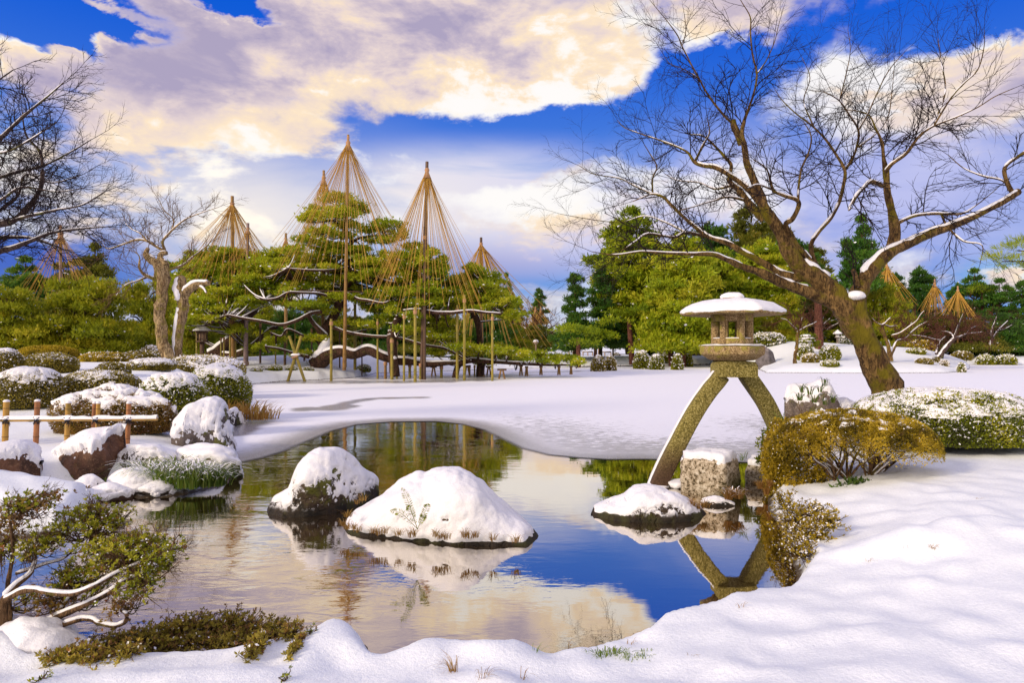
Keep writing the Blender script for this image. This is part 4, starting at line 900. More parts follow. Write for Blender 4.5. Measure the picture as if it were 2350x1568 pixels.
def L3(dd, *pts):
    n = len(pts); d0, d1 = dd
    return [(*Z3(p[0], p[1]), p[2], d0 + (d1 - d0) * i / max(1, n - 1)) for i, p in enumerate(pts)]
HT = [
 L3((0, 0), (1750, 2040, 92), (1735, 1960, 80), (1700, 1860, 73), (1655, 1770, 68), (1615, 1680, 62), (1570, 1590, 60), (1520, 1510, 66), (1470, 1440, 58), (1410, 1370, 50), (1350, 1320, 46), (1290, 1275, 42), (1235, 1200, 38), (1190, 1115, 33), (1145, 1050, 29), (1112, 990, 25), (1090, 930, 22), (1062, 860, 18), (1032, 780, 16), (1016, 690, 14), (1005, 640, 12), (1016, 575, 9)),
 L3((0, -.1), (1640, 1730, 50), (1595, 1620, 56), (1562, 1530, 55), (1550, 1470, 50), (1549, 1425, 46)),
 L3((0, 1.2), (1525, 1500, 42), (1560, 1400, 40), (1620, 1290, 37), (1690, 1222, 32), (1780, 1170, 25), (1900, 1112, 22), (2000, 1080, 20), (2100, 1040, 18), (2200, 988, 16), (2280, 942, 15), (2322, 915, 17)),
 L3((1.2, 1.6), (2300, 925, 12), (2275, 880, 11), (2258, 800, 9), (2330, 742, 8), (2400, 690, 6), (2440, 600, 4), (2460, 480, 3)),
 L3((1.3, 2.2), (2285, 895, 7), (2240, 858, 5), (2150, 838, 4), (2060, 800, 3), (1990, 740, 2)),
 L3((.6, .1), (1690, 1215, 28), (1735, 1135, 25), (1722, 1030, 21), (1702, 930, 18), (1690, 815, 16), (1680, 755, 9), (1672, 680, 8), (1640, 605, 5), (1600, 540, 3), (1480, 520, 2)),
 L3((.1, -.9), (1690, 820, 12), (1722, 780, 9), (1790, 730, 8), (1850, 650, 7), (1920, 600, 5), (2020, 560, 4), (2130, 510, 3), (2210, 460, 2.5), (2300, 420, 2)),
 L3((-.3, 1.2), (1850, 655, 6), (1930, 560, 4.5), (1975, 430, 4), (1955, 290, 3), (1940, 180, 1.6)),
 L3((-.4, -1.4), (1920, 600, 5), (2000, 470, 4), (2060, 400, 3.5), (2130, 330, 3), (2160, 220, 2.2), (2160, 140, 1.4)),
 L3((.3, -.8), (1678, 888, 11), (1620, 868, 10), (1582, 900, 9), (1545, 940, 8), (1515, 1000, 5), (1530, 990, 3)),
 L3((0, -1.0), (1450, 1450, 34), (1330, 1395, 30), (1200, 1352, 25), (1100, 1300, 21), (1000, 1268, 17), (930, 1238, 13), (860, 1213, 10), (750, 1211, 8), (600, 1204, 6), (520, 1200, 5), (400, 1215, 3.5), (290, 1200, 2)),
 L3((0, 1.0), (1440, 1385, 30), (1360, 1335, 23), (1255, 1323, 21), (1180, 1298, 18), (1100, 1250, 16), (1020, 1208, 14), (940, 1160, 13), (850, 1130, 11), (790, 1088, 9), (730, 1038, 8), (670, 978, 8), (630, 940, 7), (580, 925, 5), (530, 942, 3), (485, 960, 2)),
 L3((.7, -.6), (850, 1132, 8), (740, 1110, 7), (680, 1132, 6), (560, 1114, 5.5), (500, 1150, 4), (440, 1190, 3), (380, 1212, 2)),
 L3((.7, 1.8), (740, 1110, 5), (640, 1060, 4), (540, 1030, 3), (420, 1060, 2.5), (250, 1040, 2), (140, 1020, 1.2)),
 L3((.9, .4), (580, 925, 5), (580, 850, 4.5), (600, 795, 4), (570, 740, 3), (540, 690, 2)),
 L3((.9, 1.8), (580, 925, 5), (500, 888, 4), (420, 850, 3), (300, 830, 2.2), (230, 790, 1.5)),
 L3((.2, -.5), (1016, 575, 8), (1040, 510, 6), (1065, 430, 5.5), (1076, 350, 5), (1056, 260, 4.5), (1046, 160, 4), (1045, 80, 3), (1000, 0, 2), (980, -60, 1.5)),
 L3((.0, .8), (1076, 352, 4), (1120, 290, 3.2), (1160, 200, 2.4), (1180, 120, 1.8), (1205, 30, 1.2)),
 L3((.1, .1), (1000, 690, 14), (985, 640, 17), (970, 605, 17), (962, 572, 15)),
 L3((.1, -.9), (962, 590, 7), (920, 550, 6), (870, 490, 5.5), (830, 430, 5), (798, 370, 4.5), (760, 300, 4), (720, 220, 3.6), (700, 170, 3), (650, 100, 2.2), (600, 40, 1.6), (560, -10, 1)),
 L3((-.5, .5), (720, 222, 3), (738, 140, 2.2), (728, 50, 1.2)), L3((-.2, -1.4), (800, 375, 3.5), (730, 330, 2.5), (660, 300, 2), (620, 240, 1.2)),
 L3((.2, 1.2), (1108, 985, 20), (1040, 905, 15), (970, 850, 13), (880, 800, 11.5), (820, 790, 10), (778, 772, 9.5), (740, 722, 6), (650, 682, 4.5), (560, 650, 3.5), (450, 610, 2.4), (410, 570, 1.4)),
 L3((.9, .2), (780, 775, 7), (815, 700, 5), (850, 635, 3.5), (840, 560, 2.2)),
 L3((.2, 1.0), (1110, 1050, 20), (1040, 970, 17), (985, 900, 15), (945, 860, 12), (955, 790, 9), (925, 750, 8), (880, 700, 6), (825, 650, 4), (760, 640, 2.5)),
 L3((.4, 1.9), (965, 880, 8), (880, 900, 5), (800, 870, 4), (700, 860, 3), (640, 830, 2)), L3((.4, -.8), (1040, 960, 8), (940, 940, 5.5), (860, 960, 4), (760, 990, 3), (680, 1010, 2)),
 L3((.1, -.6), (1420, 1390, 22), (1335, 1255, 19), (1270, 1180, 17), (1238, 1120, 16), (1212, 1070, 14), (1250, 1040, 13), (1276, 980, 12), (1262, 952, 10), (1200, 932, 9), (1152, 905, 8), (1125, 810, 4), (1060, 760, 2.5)),
 L3((-.4, .6), (1272, 965, 8), (1276, 890, 6.5), (1290, 800, 5.5), (1322, 730, 5), (1335, 650, 3.5), (1300, 580, 2)), L3((-.4, -1.2), (1150, 905, 5), (1080, 880, 4), (1020, 900, 3), (940, 890, 2)),
 L3((.1, .9), (1450, 1400, 20), (1370, 1290, 14), (1335, 1180, 12), (1368, 1110, 11), (1430, 1040, 10), (1470, 960, 9), (1490, 880, 8.5), (1496, 810, 8), (1450, 730, 6.5), (1400, 660, 5.5), (1340, 600, 4.4), (1262, 540, 3.3), (1200, 480, 2.4), (1165, 430, 1.5)),
 L3((.8, -.4), (1496, 812, 7), (1530, 760, 6.5), (1555, 690, 6), (1560, 620, 5.5), (1512, 540, 4.5), (1470, 480, 3.5), (1400, 440, 2.5), (1330, 430, 1.5)),
 L3((.2, 1.4), (1470, 480, 3), (1500, 360, 2.6), (1522, 240, 2), (1510, 140, 1.2)), L3((.2, -.9), (1560, 620, 4.5), (1602, 550, 3.8), (1642, 460, 3.2), (1702, 340, 2.6), (1790, 235, 1.4)),
 L3((.8, 1.6), (1560, 700, 5), (1640, 640, 4), (1700, 560, 3), (1720, 440, 2), (1730, 330, 1.2)), L3((.5, 1.4), (1345, 600, 4), (1300, 480, 3), (1330, 370, 2.2), (1290, 270, 1.3)),
 L3((.4, 1.0), (1755, 1060, 9), (1830, 1030, 8), (1930, 1018, 7), (2050, 1020, 5), (2120, 980, 3), (2220, 900, 1.6)), L3((.9, 0), (1955, 1020, 6), (1985, 1080, 6), (2060, 1150, 4), (2150, 1170, 3), (2140, 1260, 1.6)),
 L3((0, .3), (1560, 1370, 14), (1545, 1320, 14), (1535, 1290, 12)),
]
b0 = P(*Z3(1745, 2010), 12.6)
bare_tree('bare_tree', (b0[0], b0[1], gz1(b0[0], b0[1])), HT, 12.6, .4815 / FPX * 12.6, 'large spreading bare tree leaning from the right bank, snow lining its mossy limbs', 'bark_mossy', 'twig', .36, dict(up=.14, spread=.66, curl=.42), 4.6, 10, 3, tl=1.02, lvls=(6, 4), rscale=.93)
def snowball():
    c = P(*Z3(1548, 1412), 12.5); V, f = ico(4); V = V * np.array([.165, .16, .10]) * (1 + (fbm(V * 3, 2) - .5)[:, None] * .12) + c; mb = MB(); mb.add(V, f)
    t = [o for o in bpy.data.objects if o.name == 'bare_tree'][0]; mb.build('snow_cap', MAT['snow'], t, smooth=True)
snowball()
# two pollarded trees on the left bank
def L1(dd, *pts): n = len(pts); return [(*Z1(p[0], p[1]), p[2], dd[0] + (dd[1] - dd[0]) * i / max(1, n - 1)) for i, p in enumerate(pts)]
g1 = P(*Z1(1070, 1260), 26)
bare_tree('pollarded_tree', (g1[0], 26, gz1(g1[0], 26)), [
 L1((0, 0), (1078, 1300, 42), (1066, 1220, 38), (1038, 1130, 36), (1018, 1000, 34), (1034, 880, 33), (1040, 780, 38), (1034, 700, 42), (1010, 650, 30), (965, 620, 25), (932, 580, 18), (948, 540, 10)),
 L1((0, .5), (1040, 710, 26), (1062, 650, 22), (1020, 605, 18), (1040, 575, 15), (1062, 572, 11), (1000, 532, 9), (940, 497, 8), (870, 490, 7), (780, 520, 5), (690, 545, 3), (640, 500, 2)),
 L1((.3, -.8), (1052, 560, 10), (1040, 500, 8), (1080, 450, 7), (1130, 400, 5.5), (1200, 350, 4.5), (1300, 312, 3), (1390, 282, 2)),
 L1((0, .8), (1060, 690, 16), (1110, 670, 9), (1170, 650, 7), (1250, 585, 5), (1330, 520, 3)),
 L1((0, -.8), (1010, 740, 16), (960, 730, 10), (915, 705, 9), (890, 665, 7), (892, 600, 4), (860, 560, 2)),
 L1((0, -1), (960, 720, 8), (880, 750, 5), (800, 780, 3.5), (740, 850, 2)), L1((.2, .8), (1090, 440, 6), (1110, 360, 4), (1050, 300, 3), (1020, 240, 2)),
 L1((.2, .8), (940, 500, 6), (900, 450, 4), (840, 420, 3), (800, 380, 2)), L1((0, .2), (1010, 960, 12), (1000, 930, 14), (990, 900, 10))],
 26, .359 / FPX * 26, 'left one of two pollarded bare trees, twisted mossy trunk with a fan of thin twigs', 'bark_pale', 'twig_tan', .38, dict(up=.15, spread=.75), 4.5, 10, 8, tl=1.1, lvls=(6, 4), sf='snow_far')
bare_tree('pollarded_tree', (g1[0] + 1.0, 26.3, gz1(g1[0] + 1, 26.3)), [
 L1((0, 0), (1128, 1290, 32), (1132, 1200, 28), (1142, 1100, 29), (1160, 980, 32), (1172, 880, 34), (1162, 800, 40), (1155, 745, 30), (1148, 718, 18)),
 L1((0, -.3), (1172, 850, 30), (1205, 810, 29), (1250, 775, 27), (1300, 765, 22), (1335, 762, 17)), L1((-.2, -.5), (1270, 780, 12), (1300, 800, 10), (1320, 830, 6))],
 26.3, .359 / FPX * 26.3, 'right one of two pollarded bare trees, a stump-like fork buried in snow', 'bark_pale', 'twig_tan', .62, {}, 0.0, 0, 9, tl=.3, lvls=(), sf='snow', snowside=(-.5, -.5, .9))
# tree whose branches enter from the left edge
LT = [
 [(-360, 1010, 45, 0), (-340, 850, 38, 0), (-300, 700, 34, 0), (-230, 590, 30, 0), (-150, 540, 24, 0), (-40, 520, 14, 0), (25, 508, 9, 0), (60, 480, 7, 0), (90, 440, 6, 0), (98, 400, 5, 0), (92, 350, 3.5, 0), (60, 310, 2.5, 0), (50, 250, 1.5, 0)],
 [(-290, 690, 26, 0), (-200, 620, 18, .3), (-90, 600, 11, .4), (-10, 580, 8, .6), (50, 562, 6, .6), (120, 535, 4, .7), (190, 525, 2.6, .8), (250, 520, 1.4, .8)],
 [(20, 510, 6, 0), (70, 495, 4, -.5), (130, 482, 3, -.8), (190, 470, 2, -1), (240, 440, 1.2, -1.2)],
 [(-230, 590, 20, 0), (-180, 480, 14, -.4), (-90, 400, 9, -.6), (-30, 345, 6, -.8), (20, 300, 4.5, -.9), (60, 262, 3.5, -1), (105, 225, 2.4, -1), (145, 190, 1.4, -1)],
 [(-90, 400, 7, -.6), (-20, 410, 5, -.2), (40, 395, 4, 0), (100, 380, 3, .2), (160, 350, 2, .3), (210, 320, 1.2, .4)],
 [(-120, 560, 12, 0), (-40, 550, 8, .5), (20, 545, 5, .9), (80, 548, 3.4, 1), (140, 570, 2, 1.1)],
 [(-180, 480, 8, -.4), (-120, 330, 6, -.2), (-60, 240, 4, 0), (-10, 190, 2.6, .1), (30, 160, 1.4, .2)],
 [(-30, 345, 4, -.8), (10, 350, 3, -1.2), (70, 320, 2.2, -1.4), (130, 280, 1.3, -1.5)],
 [(-10, 490, 5, .2), (40, 450, 3.4, .6), (60, 400, 2.5, .8), (120, 420, 2, 1), (190, 400, 1.2, 1.2)], [(-60, 480, 5, 0), (0, 460, 4, -.4), (50, 430, 3, -.7), (130, 440, 2, -.8), (200, 430, 1.1, -1)]]
q0 = P(-350, 1000, 14.5)
bare_tree('bare_tree', (q0[0], 14.5, gz1(q0[0], 14.5)), LT, 14.5, 1 / FPX * 14.5, 'bare tree reaching in from the left edge with dense fine twigs', 'bark_grey', 'twig', .22, dict(up=.12, spread=.75), 7, 9, 21, tl=.9, lvls=(7, 4), rscale=.8)
# small bare trees on the island and far right
def LR(dd, *pts): n = len(pts); return [(*ZR(p[0], p[1]), p[2], dd[0] + (dd[1] - dd[0]) * i / max(1, n - 1)) for i, p in enumerate(pts)]
def smalltree(d, limbs, label, m, mt, seed, dens=3.2, tl=1.7, snow=.7, lv=(7, 4)):
    q = limbs[0][0]; g = P(q[0], q[1], d); bare_tree('small_bare_tree', (g[0], d, gz1(g[0], d)), limbs, d, .24212 / FPX * d, label, m, mt, snow, dict(up=.02, spread=.8), dens, 14, seed, tl=tl, twr=2.0, lvls=lv, sf='snow_far')
smalltree(50, [LR((0, 0), (185, 985, 22), (175, 930, 17), (195, 820, 15), (205, 700, 14), (215, 660, 12)), LR((0, .5), (215, 665, 9), (280, 625, 8), (340, 600, 6), (390, 570, 4)), LR((0, -.5), (205, 660, 8), (150, 610, 7), (100, 560, 5), (40, 540, 3)), LR((0, .4), (250, 640, 6), (240, 580, 5), (250, 530, 3))],
 'small leaning bare tree with reddish twigs on the island, left of the big trunk', 'bark_mossy', 'twig_red', 5)
smalltree(50, [LR((0, 0), (1085, 950, 24), (1080, 890, 20), (1060, 790, 17), (1030, 700, 15), (1010, 620, 13), (1040, 580, 7), (1090, 530, 4)), LR((0, 1), (1085, 900, 16), (1110, 840, 14), (1150, 760, 12), (1220, 740, 10), (1270, 690, 9), (1350, 620, 7), (1440, 570, 5)),
 LR((0, -1), (1090, 710, 10), (1180, 680, 9), (1280, 610, 8), (1340, 560, 6), (1370, 510, 5), (1410, 465, 3)), LR((0, 1), (1280, 700, 7), (1400, 715, 6), (1500, 740, 5), (1580, 750, 3)), LR((0, -.6), (1015, 610, 8), (960, 590, 6), (900, 530, 3)), LR((0, .6), (1015, 600, 7), (1080, 620, 6), (1140, 615, 5), (1165, 660, 3))],
 'snow-lined bare tree forking low on the island, right of the big trunk', 'bark_mossy', 'twig_red', 6, 2.4, 1.5, .8, (6, 4))
smalltree(55, [LR((0, 0), (1550, 920, 26), (1580, 860, 20), (1640, 790, 18), (1690, 735, 16), (1740, 720, 11), (1810, 690, 9), (1900, 680, 6), (1960, 670, 3)), LR((0, 1), (1690, 735, 10), (1660, 690, 8), (1620, 670, 6), (1560, 665, 4)), LR((0, -1), (1690, 730, 10), (1720, 640, 8), (1750, 560, 6), (1780, 490, 3)), LR((0, 1), (1800, 690, 7), (1850, 640, 5), (1910, 610, 3)), LR((0, .6), (1520, 880, 14), (1530, 830, 10), (1560, 760, 7), (1610, 710, 4))],
 'snow-lined bare tree leaning right with a dark purple haze of twigs', 'bark_grey', 'twig_red', 7, 4.0, 1.9, .8, (7, 5))
smalltree(68, [LR((0, 0), (2035, 840, 18), (2040, 780, 15), (2045, 720, 12), (2050, 650, 9), (2080, 560, 6), (2090, 520, 3)), LR((0, 1), (2045, 740, 9), (2100, 660, 7), (2160, 600, 5), (2200, 560, 3)), LR((0, -1), (2045, 720, 8), (2000, 660, 6), (1975, 600, 4)), LR((0, 1), (2080, 660, 5), (2170, 640, 4), (2240, 600, 2))],
 'pale snow-covered bare tree near the right edge', 'bark_grey', 'twig', 8, 1.2, 1.6, 1.0, (5, 3))
def bush_tree(px, pyb, pyt, hw, d, label, seed, mt='twig_tan', m='bark_grey', snow=.4):
    rg = np.random.default_rng(seed); L = []; hb = pyb - pyt
    L.append([(px, pyb + 4, 5, 0), (px + 1, pyb - hb * .3, 4, 0), (px - 1, pyb - hb * .6, 2.5, 0), (px + 3, pyt + 6, 1, 0)])
    for k in range(9):
        a = (k / 8 - .5) * 2; L.append([(px, pyb - hb * .12, 3, 0), (px + a * hw * .4, pyb - hb * (.35 + .15 * rg.random()), 2.2, rg.normal() * .8), (px + a * hw * .95, pyb - hb * (.60 + .3 * (1 - abs(a)) * rg.random()), 1, rg.normal() * 1.5)])
    g = P(px, pyb, d); bare_tree('bare_tree', (g[0], d, gz1(g[0], d)), L, d, 1 / FPX * d, label, m, mt, snow, dict(up=.15, spread=.8), .9, 4, seed, tl=2.6 * d / 90, twr=1.8, lvls=(7, 5), sf='snow_far')
bush_tree(1225, 808, 716, 66, 88, 'rounded red-brown bare tree with snow-lined boughs below the paired rope cones', 31, 'twig_red')
bush_tree(1105, 806, 730, 60, 84, 'brown bare tree under the right-hand rope cone behind the pine', 32, 'twig_red')
bush_tree(985, 806, 725, 60, 90, 'reddish bare tree far behind the middle of the rope-hung pine', 33, 'twig_red')
bush_tree(700, 806, 735, 60, 92, 'reddish bare tree far behind the left half of the rope-hung pine', 34, 'twig_red')
bush_tree(2090, 812, 730, 70, 74, 'purple-brown bare thicket tree behind the island trees', 35, 'twig_red')
bush_tree(2310, 812, 720, 55, 78, 'brown bare tree at the far right edge', 36, 'twig_red')
bush_tree(1875, 800, 690, 70, 66, 'orange-brown bare tree behind the lantern roof on the right', 37, 'twig_tan')

# ------------------------------------------------------------------ pines
def pad(mb, sn, c, rx, ry, rz, n, L, W, tint, rg, snow=.08, nsub=12, br=None, droop=.0):
    th = rg.random(nsub) * 2 * pi; rr = np.sqrt(rg.random(nsub)) * .86
    S = np.stack([np.cos(th) * rr * rx, np.sin(th) * rr * ry, (np.sqrt(1 - rr ** 2) * .62 - .1) * rz + rg.normal(size=nsub) * rz * .10 - droop * rr ** 2 * rz], 1) + c
    per = n // nsub; C = np.repeat(S, per, 0); k = len(C); o = rg.normal(size=(k, 3)) * np.array([rx / sqrt(nsub) * .62, ry / sqrt(nsub) * .62, rz * .17])
    ts = np.repeat(rg.normal(size=nsub) * .10, per) + tint + rg.normal(size=k) * .10
    out = C + o - c; D = rdir(k) * .75 + out / np.array([rx, ry, rz]) * .35 + np.array([0, 0, .55]); ll = L * rg.uniform(.6, 1.2, k)
    # each point is a small spray of three needles
    P3 = np.repeat(C + o, 3, 0); D3 = np.repeat(D, 3, 0) + rdir(3 * k) * .45; leaves(mb, P3, D3, np.repeat(ll, 3), W, np.repeat(np.clip(ts, 0, 1), 3) + rg.normal(size=3 * k) * .05)
    if snow:
        m = int(k * snow); i = rg.choice(k, m); leaves(sn, (C + o)[i] + np.array([0, 0, L * .25]), rdir(m) * np.array([1, 1, .25]), L * rg.uniform(.5, 1.1, m), L * rg.uniform(.25, .5, m), .5)
    if br is not None:
        for s_ in S[::2]:
            q = np.array([c + (br[0] - c) * .0, (c + s_) / 2 - np.array([0, 0, rz * .25]), s_ - np.array([0, 0, rz * .1])]); tube(br[1], sm_path(q, 3), np.linspace(L * .12, L * .05, 7), 4)
def hero_pine(name, label, trunk, pads, d0, mtr, mcrown, tscale=1.0, seed=1, limbs=(), tbias=.5, L=.20, W=.034, dens=1.0, group=None, snow=.04, fill=None):
    "pads: (x, y, halfwidth, halfheight) in Z2 units, optional depth offset"
    rg = np.random.default_rng(seed); u = .3989 / FPX * d0
    tr = [sm_path(np.array([[*P(*Z2(p[0], p[1]), d0 + p[3]), p[2] * u * tscale] for p in T]), 6) for T in trunk]
    b = tr[0][0]; t = thing(name, (b[0], b[1], gz1(b[0], b[1])), label, 'pine tree', group); sn = MB()
    for i, q in enumerate(tr):
        r_ = q[:, 3] * (1 + (fbm(q[:, :3] * 2, 3, seed + i) - .5) * .4); mb = MB(); tube(mb, q[:, :3], r_, 12); mb.build('trunk' if i == 0 else 'branch', MAT[mtr], t, smooth=True); snow_strip(sn, q[:, :3], r_, seed + i, .55, (0, 0, 1), .02, .65)
    LQ = []
    for i, Lm in enumerate(limbs):
        q = sm_path(np.array([[*P(*Z2(p[0], p[1]), d0 + p[3]), p[2] * u * .72] for p in Lm]), 6); LQ.append(q[:, :3]); mb = MB(); tube(mb, q[:, :3], q[:, 3], 8); mb.build('branch', MAT[mtr], t, smooth=True); snow_strip(sn, q[:, :3], q[:, 3], seed + 9 + i, .60, (0, 0, 1), .01, .50)
    cr, br = MB(), MB(); allq = np.vstack([q[:, :3] for q in tr] + LQ)
    if fill:
        n_, env, dmin, dmax = fill; ex = [e_[0] for e_ in env]
        for k in range(n_):
            x = rg.uniform(ex[0], ex[-1]); yt = np.interp(x, ex, [e_[1] for e_ in env]); yb = np.interp(x, ex, [e_[2] for e_ in env]); pads = list(pads) + [(x, yt + (yb - yt) * rg.random(), rg.uniform(55, 105), rg.uniform(22, 36), rg.uniform(dmin, dmax))]
    for p in list(pads) + [(p[0] + rg.uniform(-.5, .5) * p[2], p[1] + rg.uniform(-.3, .9) * p[3], p[2] * .72, p[3] * .85) for p in pads]:
        dd = p[4] if len(p) > 4 else rg.uniform(-2.2, 2.2); c = P(*Z2(p[0], p[1]), d0 + dd); rx = p[2] * u; rz = p[3] * u * 1.35; ry = min(rx * .9, 2.4)
        n = int(1250 * dens * (rx * max(rz, .5)) * .55 / (L / .2)) + 160
        pad(cr, sn, c, rx, ry, rz, n, L, W, tbias + rg.normal() * .07, rg, snow, max(6, int(rx * 6)), (c, br))
        j = np.argmin(np.linalg.norm((allq - c) * np.array([1, .6, 1.3]), axis=1)); a = allq[j]
        q = sm_path(np.array([a, a * .5 + c * .5 + np.array([0, 0, -.25 * rz + rg.normal() * .15]), c - np.array([0, 0, rz * .2])]), 6); tube(br, q, np.linspace(.06, .025, len(q)), 6); snow_strip(sn, q, np.linspace(.06, .025, len(q)), seed, .42, (0, 0, 1), .01, .7)
    cr.build('crown', MAT[mcrown], t); br.build('boughs', MAT[mtr], t, smooth=True); sn.build('snow', MAT['snow_far'], t)
    return t
D0 = 41.0
main_pads = [(870, 455, 105, 38), (955, 490, 85, 36), (775, 525, 85, 38), (1005, 525, 50, 30), (865, 545, 115, 40), (745, 575, 70, 34), (930, 600, 85, 30), (1185, 605, 90, 40), (1085, 640, 95, 34), (1235, 650, 55, 30), (1130, 690, 85, 24), (800, 640, 80, 30), (715, 695, 80, 36), (810, 725, 110, 34), (905, 660, 70, 28), (890, 745, 110, 30), (1010, 745, 60, 26),
 (1030, 790, 70, 34), (640, 750, 70, 30), (565, 785, 130, 42), (470, 835, 120, 48), (640, 825, 145, 46), (760, 805, 120, 42), (880, 850, 120, 36), (960, 795, 80, 34), (1110, 820, 110, 42), (1195, 790, 70, 36), (1190, 865, 100, 40), (1060, 890, 100, 40), (950, 905, 80, 34), (540, 870, 110, 40), (400, 880, 60, 36), (430, 925, 100, 38), (590, 920, 120, 36), (700, 890, 90, 36),
 (340, 960, 90, 38), (250, 1000, 110, 42), (150, 1040, 105, 42), (210, 1095, 110, 38), (90, 1100, 70, 36), (380, 1030, 110, 36), (550, 1000, 80, 26), (700, 1065, 110, 36), (820, 1105, 110, 38), (610, 1060, 70, 26), (120, 1150, 90, 30), (840, 1020, 60, 26), (960, 1160, 80, 28), (1050, 1185, 80, 28), (480, 1300, 60, 22), (690, 1340, 60, 20), (380, 1310, 40, 22), (520, 1240, 70, 24), (760, 1250, 70, 20), (300, 1190, 70, 26)]
hero_pine('pine', 'giant spreading pine in the middle, its lowest limb lying along the snow, hung with ropes', [
 [(745, 1400, 55, -1), (800, 1360, 62, -1), (820, 1290, 58, -.6), (795, 1230, 46, -.2), (830, 1170, 36, 0), (880, 1080, 34, 0), (915, 1000, 34, 0), (945, 910, 33, 0), (955, 820, 26, 0), (935, 740, 22, 0), (965, 680, 18, 0), (930, 620, 15, 0), (880, 560, 12, 0), (870, 500, 8, 0)],
 [(760, 1370, 40, -1), (830, 1340, 40, -1.3), (900, 1320, 38, -1.4), (980, 1335, 36, -1.4), (1060, 1310, 34, -1.4), (1130, 1340, 32, -1.4), (1220, 1370, 30, -1.4), (1300, 1375, 26, -1.2), (1400, 1390, 22, -1), (1500, 1385, 18, -1), (1600, 1380, 14, -1)],
 [(965, 690, 12, 0), (1010, 665, 10, .3), (1080, 655, 8, .6), (1150, 640, 6, .8)],
 [(820, 1240, 24, -.4), (740, 1150, 14, -.8), (690, 1060, 12, -1.2)]],
 main_pads, D0, 'bark_pine', 'needle_bright', .8, 5,
 limbs=[[(790, 1090, 16, -1.5), (730, 1100, 14, -2), (650, 1140, 13, -2.4), (560, 1165, 12, -2.6), (450, 1145, 11, -2.6), (330, 1125, 10, -2.4), (250, 1110, 8, -2.2), (190, 1135, 5, -2)],
  [(900, 1040, 12, -1), (800, 990, 10, -2), (680, 980, 9, -2.6), (600, 980, 9, -2.8), (540, 1010, 8, -3), (470, 1020, 6, -3)], [(930, 980, 14, -1), (1000, 1015, 11, -1.8), (1060, 1025, 10, -2.2), (1140, 1040, 8, -2.6), (1180, 1030, 5, -2.6)],
  [(860, 1180, 14, -1), (950, 1210, 12, -1.6), (1080, 1230, 11, -2), (1230, 1240, 11, -2), (1380, 1280, 10, -2), (1500, 1300, 9, -2), (1580, 1340, 7, -2), (1640, 1370, 5, -2)], [(690, 1230, 10, -1.6), (600, 1190, 8, -2), (560, 1230, 7, -2), (500, 1210, 5, -2)],
  [(960, 830, 10, -.6), (850, 850, 9, -1.6), (720, 850, 8, -2.2), (600, 840, 6, -2.4)], [(960, 850, 10, -.4), (1060, 870, 9, -1.2), (1160, 910, 8, -1.8), (1220, 920, 6, -2)],
  [(720, 1350, 14, -1.5), (640, 1330, 10, -2), (540, 1300, 8, -2.4), (470, 1290, 6, -2.4)]], L=.22, W=.046, tbias=.66, fill=(70, [(60, 1040, 1140), (250, 960, 1120), (380, 860, 1080), (560, 800, 1040), (700, 760, 1080), (860, 740, 1120), (1000, 800, 1060), (1180, 810, 980)], .5, 4.5))
hero_pine('pine', 'smaller upright pine right of the giant one, under the right-hand tall rope cone', [
 [(1215, 1460, 26, -1.5), (1205, 1360, 26, -1.3), (1195, 1250, 26, -1), (1215, 1170, 22, -.8), (1250, 1090, 20, -.4), (1240, 1000, 17, -.2), (1270, 900, 15, 0), (1310, 830, 13, 0), (1350, 770, 9, 0), (1340, 730, 6, 0)],
 [(1255, 1090, 12, -.6), (1350, 1080, 11, -1.4), (1450, 1095, 10, -1.8), (1550, 1095, 9, -2), (1650, 1085, 8, -2.2), (1740, 1095, 7, -2.4), (1830, 1100, 5, -2.4)]],
 [(1335, 725, 65, 34), (1395, 765, 60, 36), (1305, 790, 60, 34), (1370, 820, 70, 36), (1455, 845, 60, 42), (1490, 810, 35, 32), (1400, 880, 75, 38), (1290, 900, 50, 30), (1480, 890, 50, 34), (1260, 965, 90, 38), (1340, 985, 100, 38), (1220, 1020, 110, 36), (1300, 1055, 110, 38), (1180, 1080, 85, 36), (1420, 960, 80, 38), (1455, 1020, 85, 36), (1190, 990, 70, 34), (1160, 1140, 70, 26), (1300, 1130, 80, 28), (1400, 1130, 90, 28), (1490, 1150, 80, 26), (1350, 1215, 80, 24), (1460, 1225, 80, 24), (1240, 1200, 60, 22), (1400, 1060, 90, 30), (1070, 1000, 40, 24)],
 40, 'bark_pine', 'needle_bright', 1.0, 6, L=.21, W=.046, tbias=.62, fill=(26, [(1050, 960, 1080), (1250, 900, 1100), (1340, 760, 1100), (1440, 860, 1090), (1540, 960, 1080)], .3, 3.5))
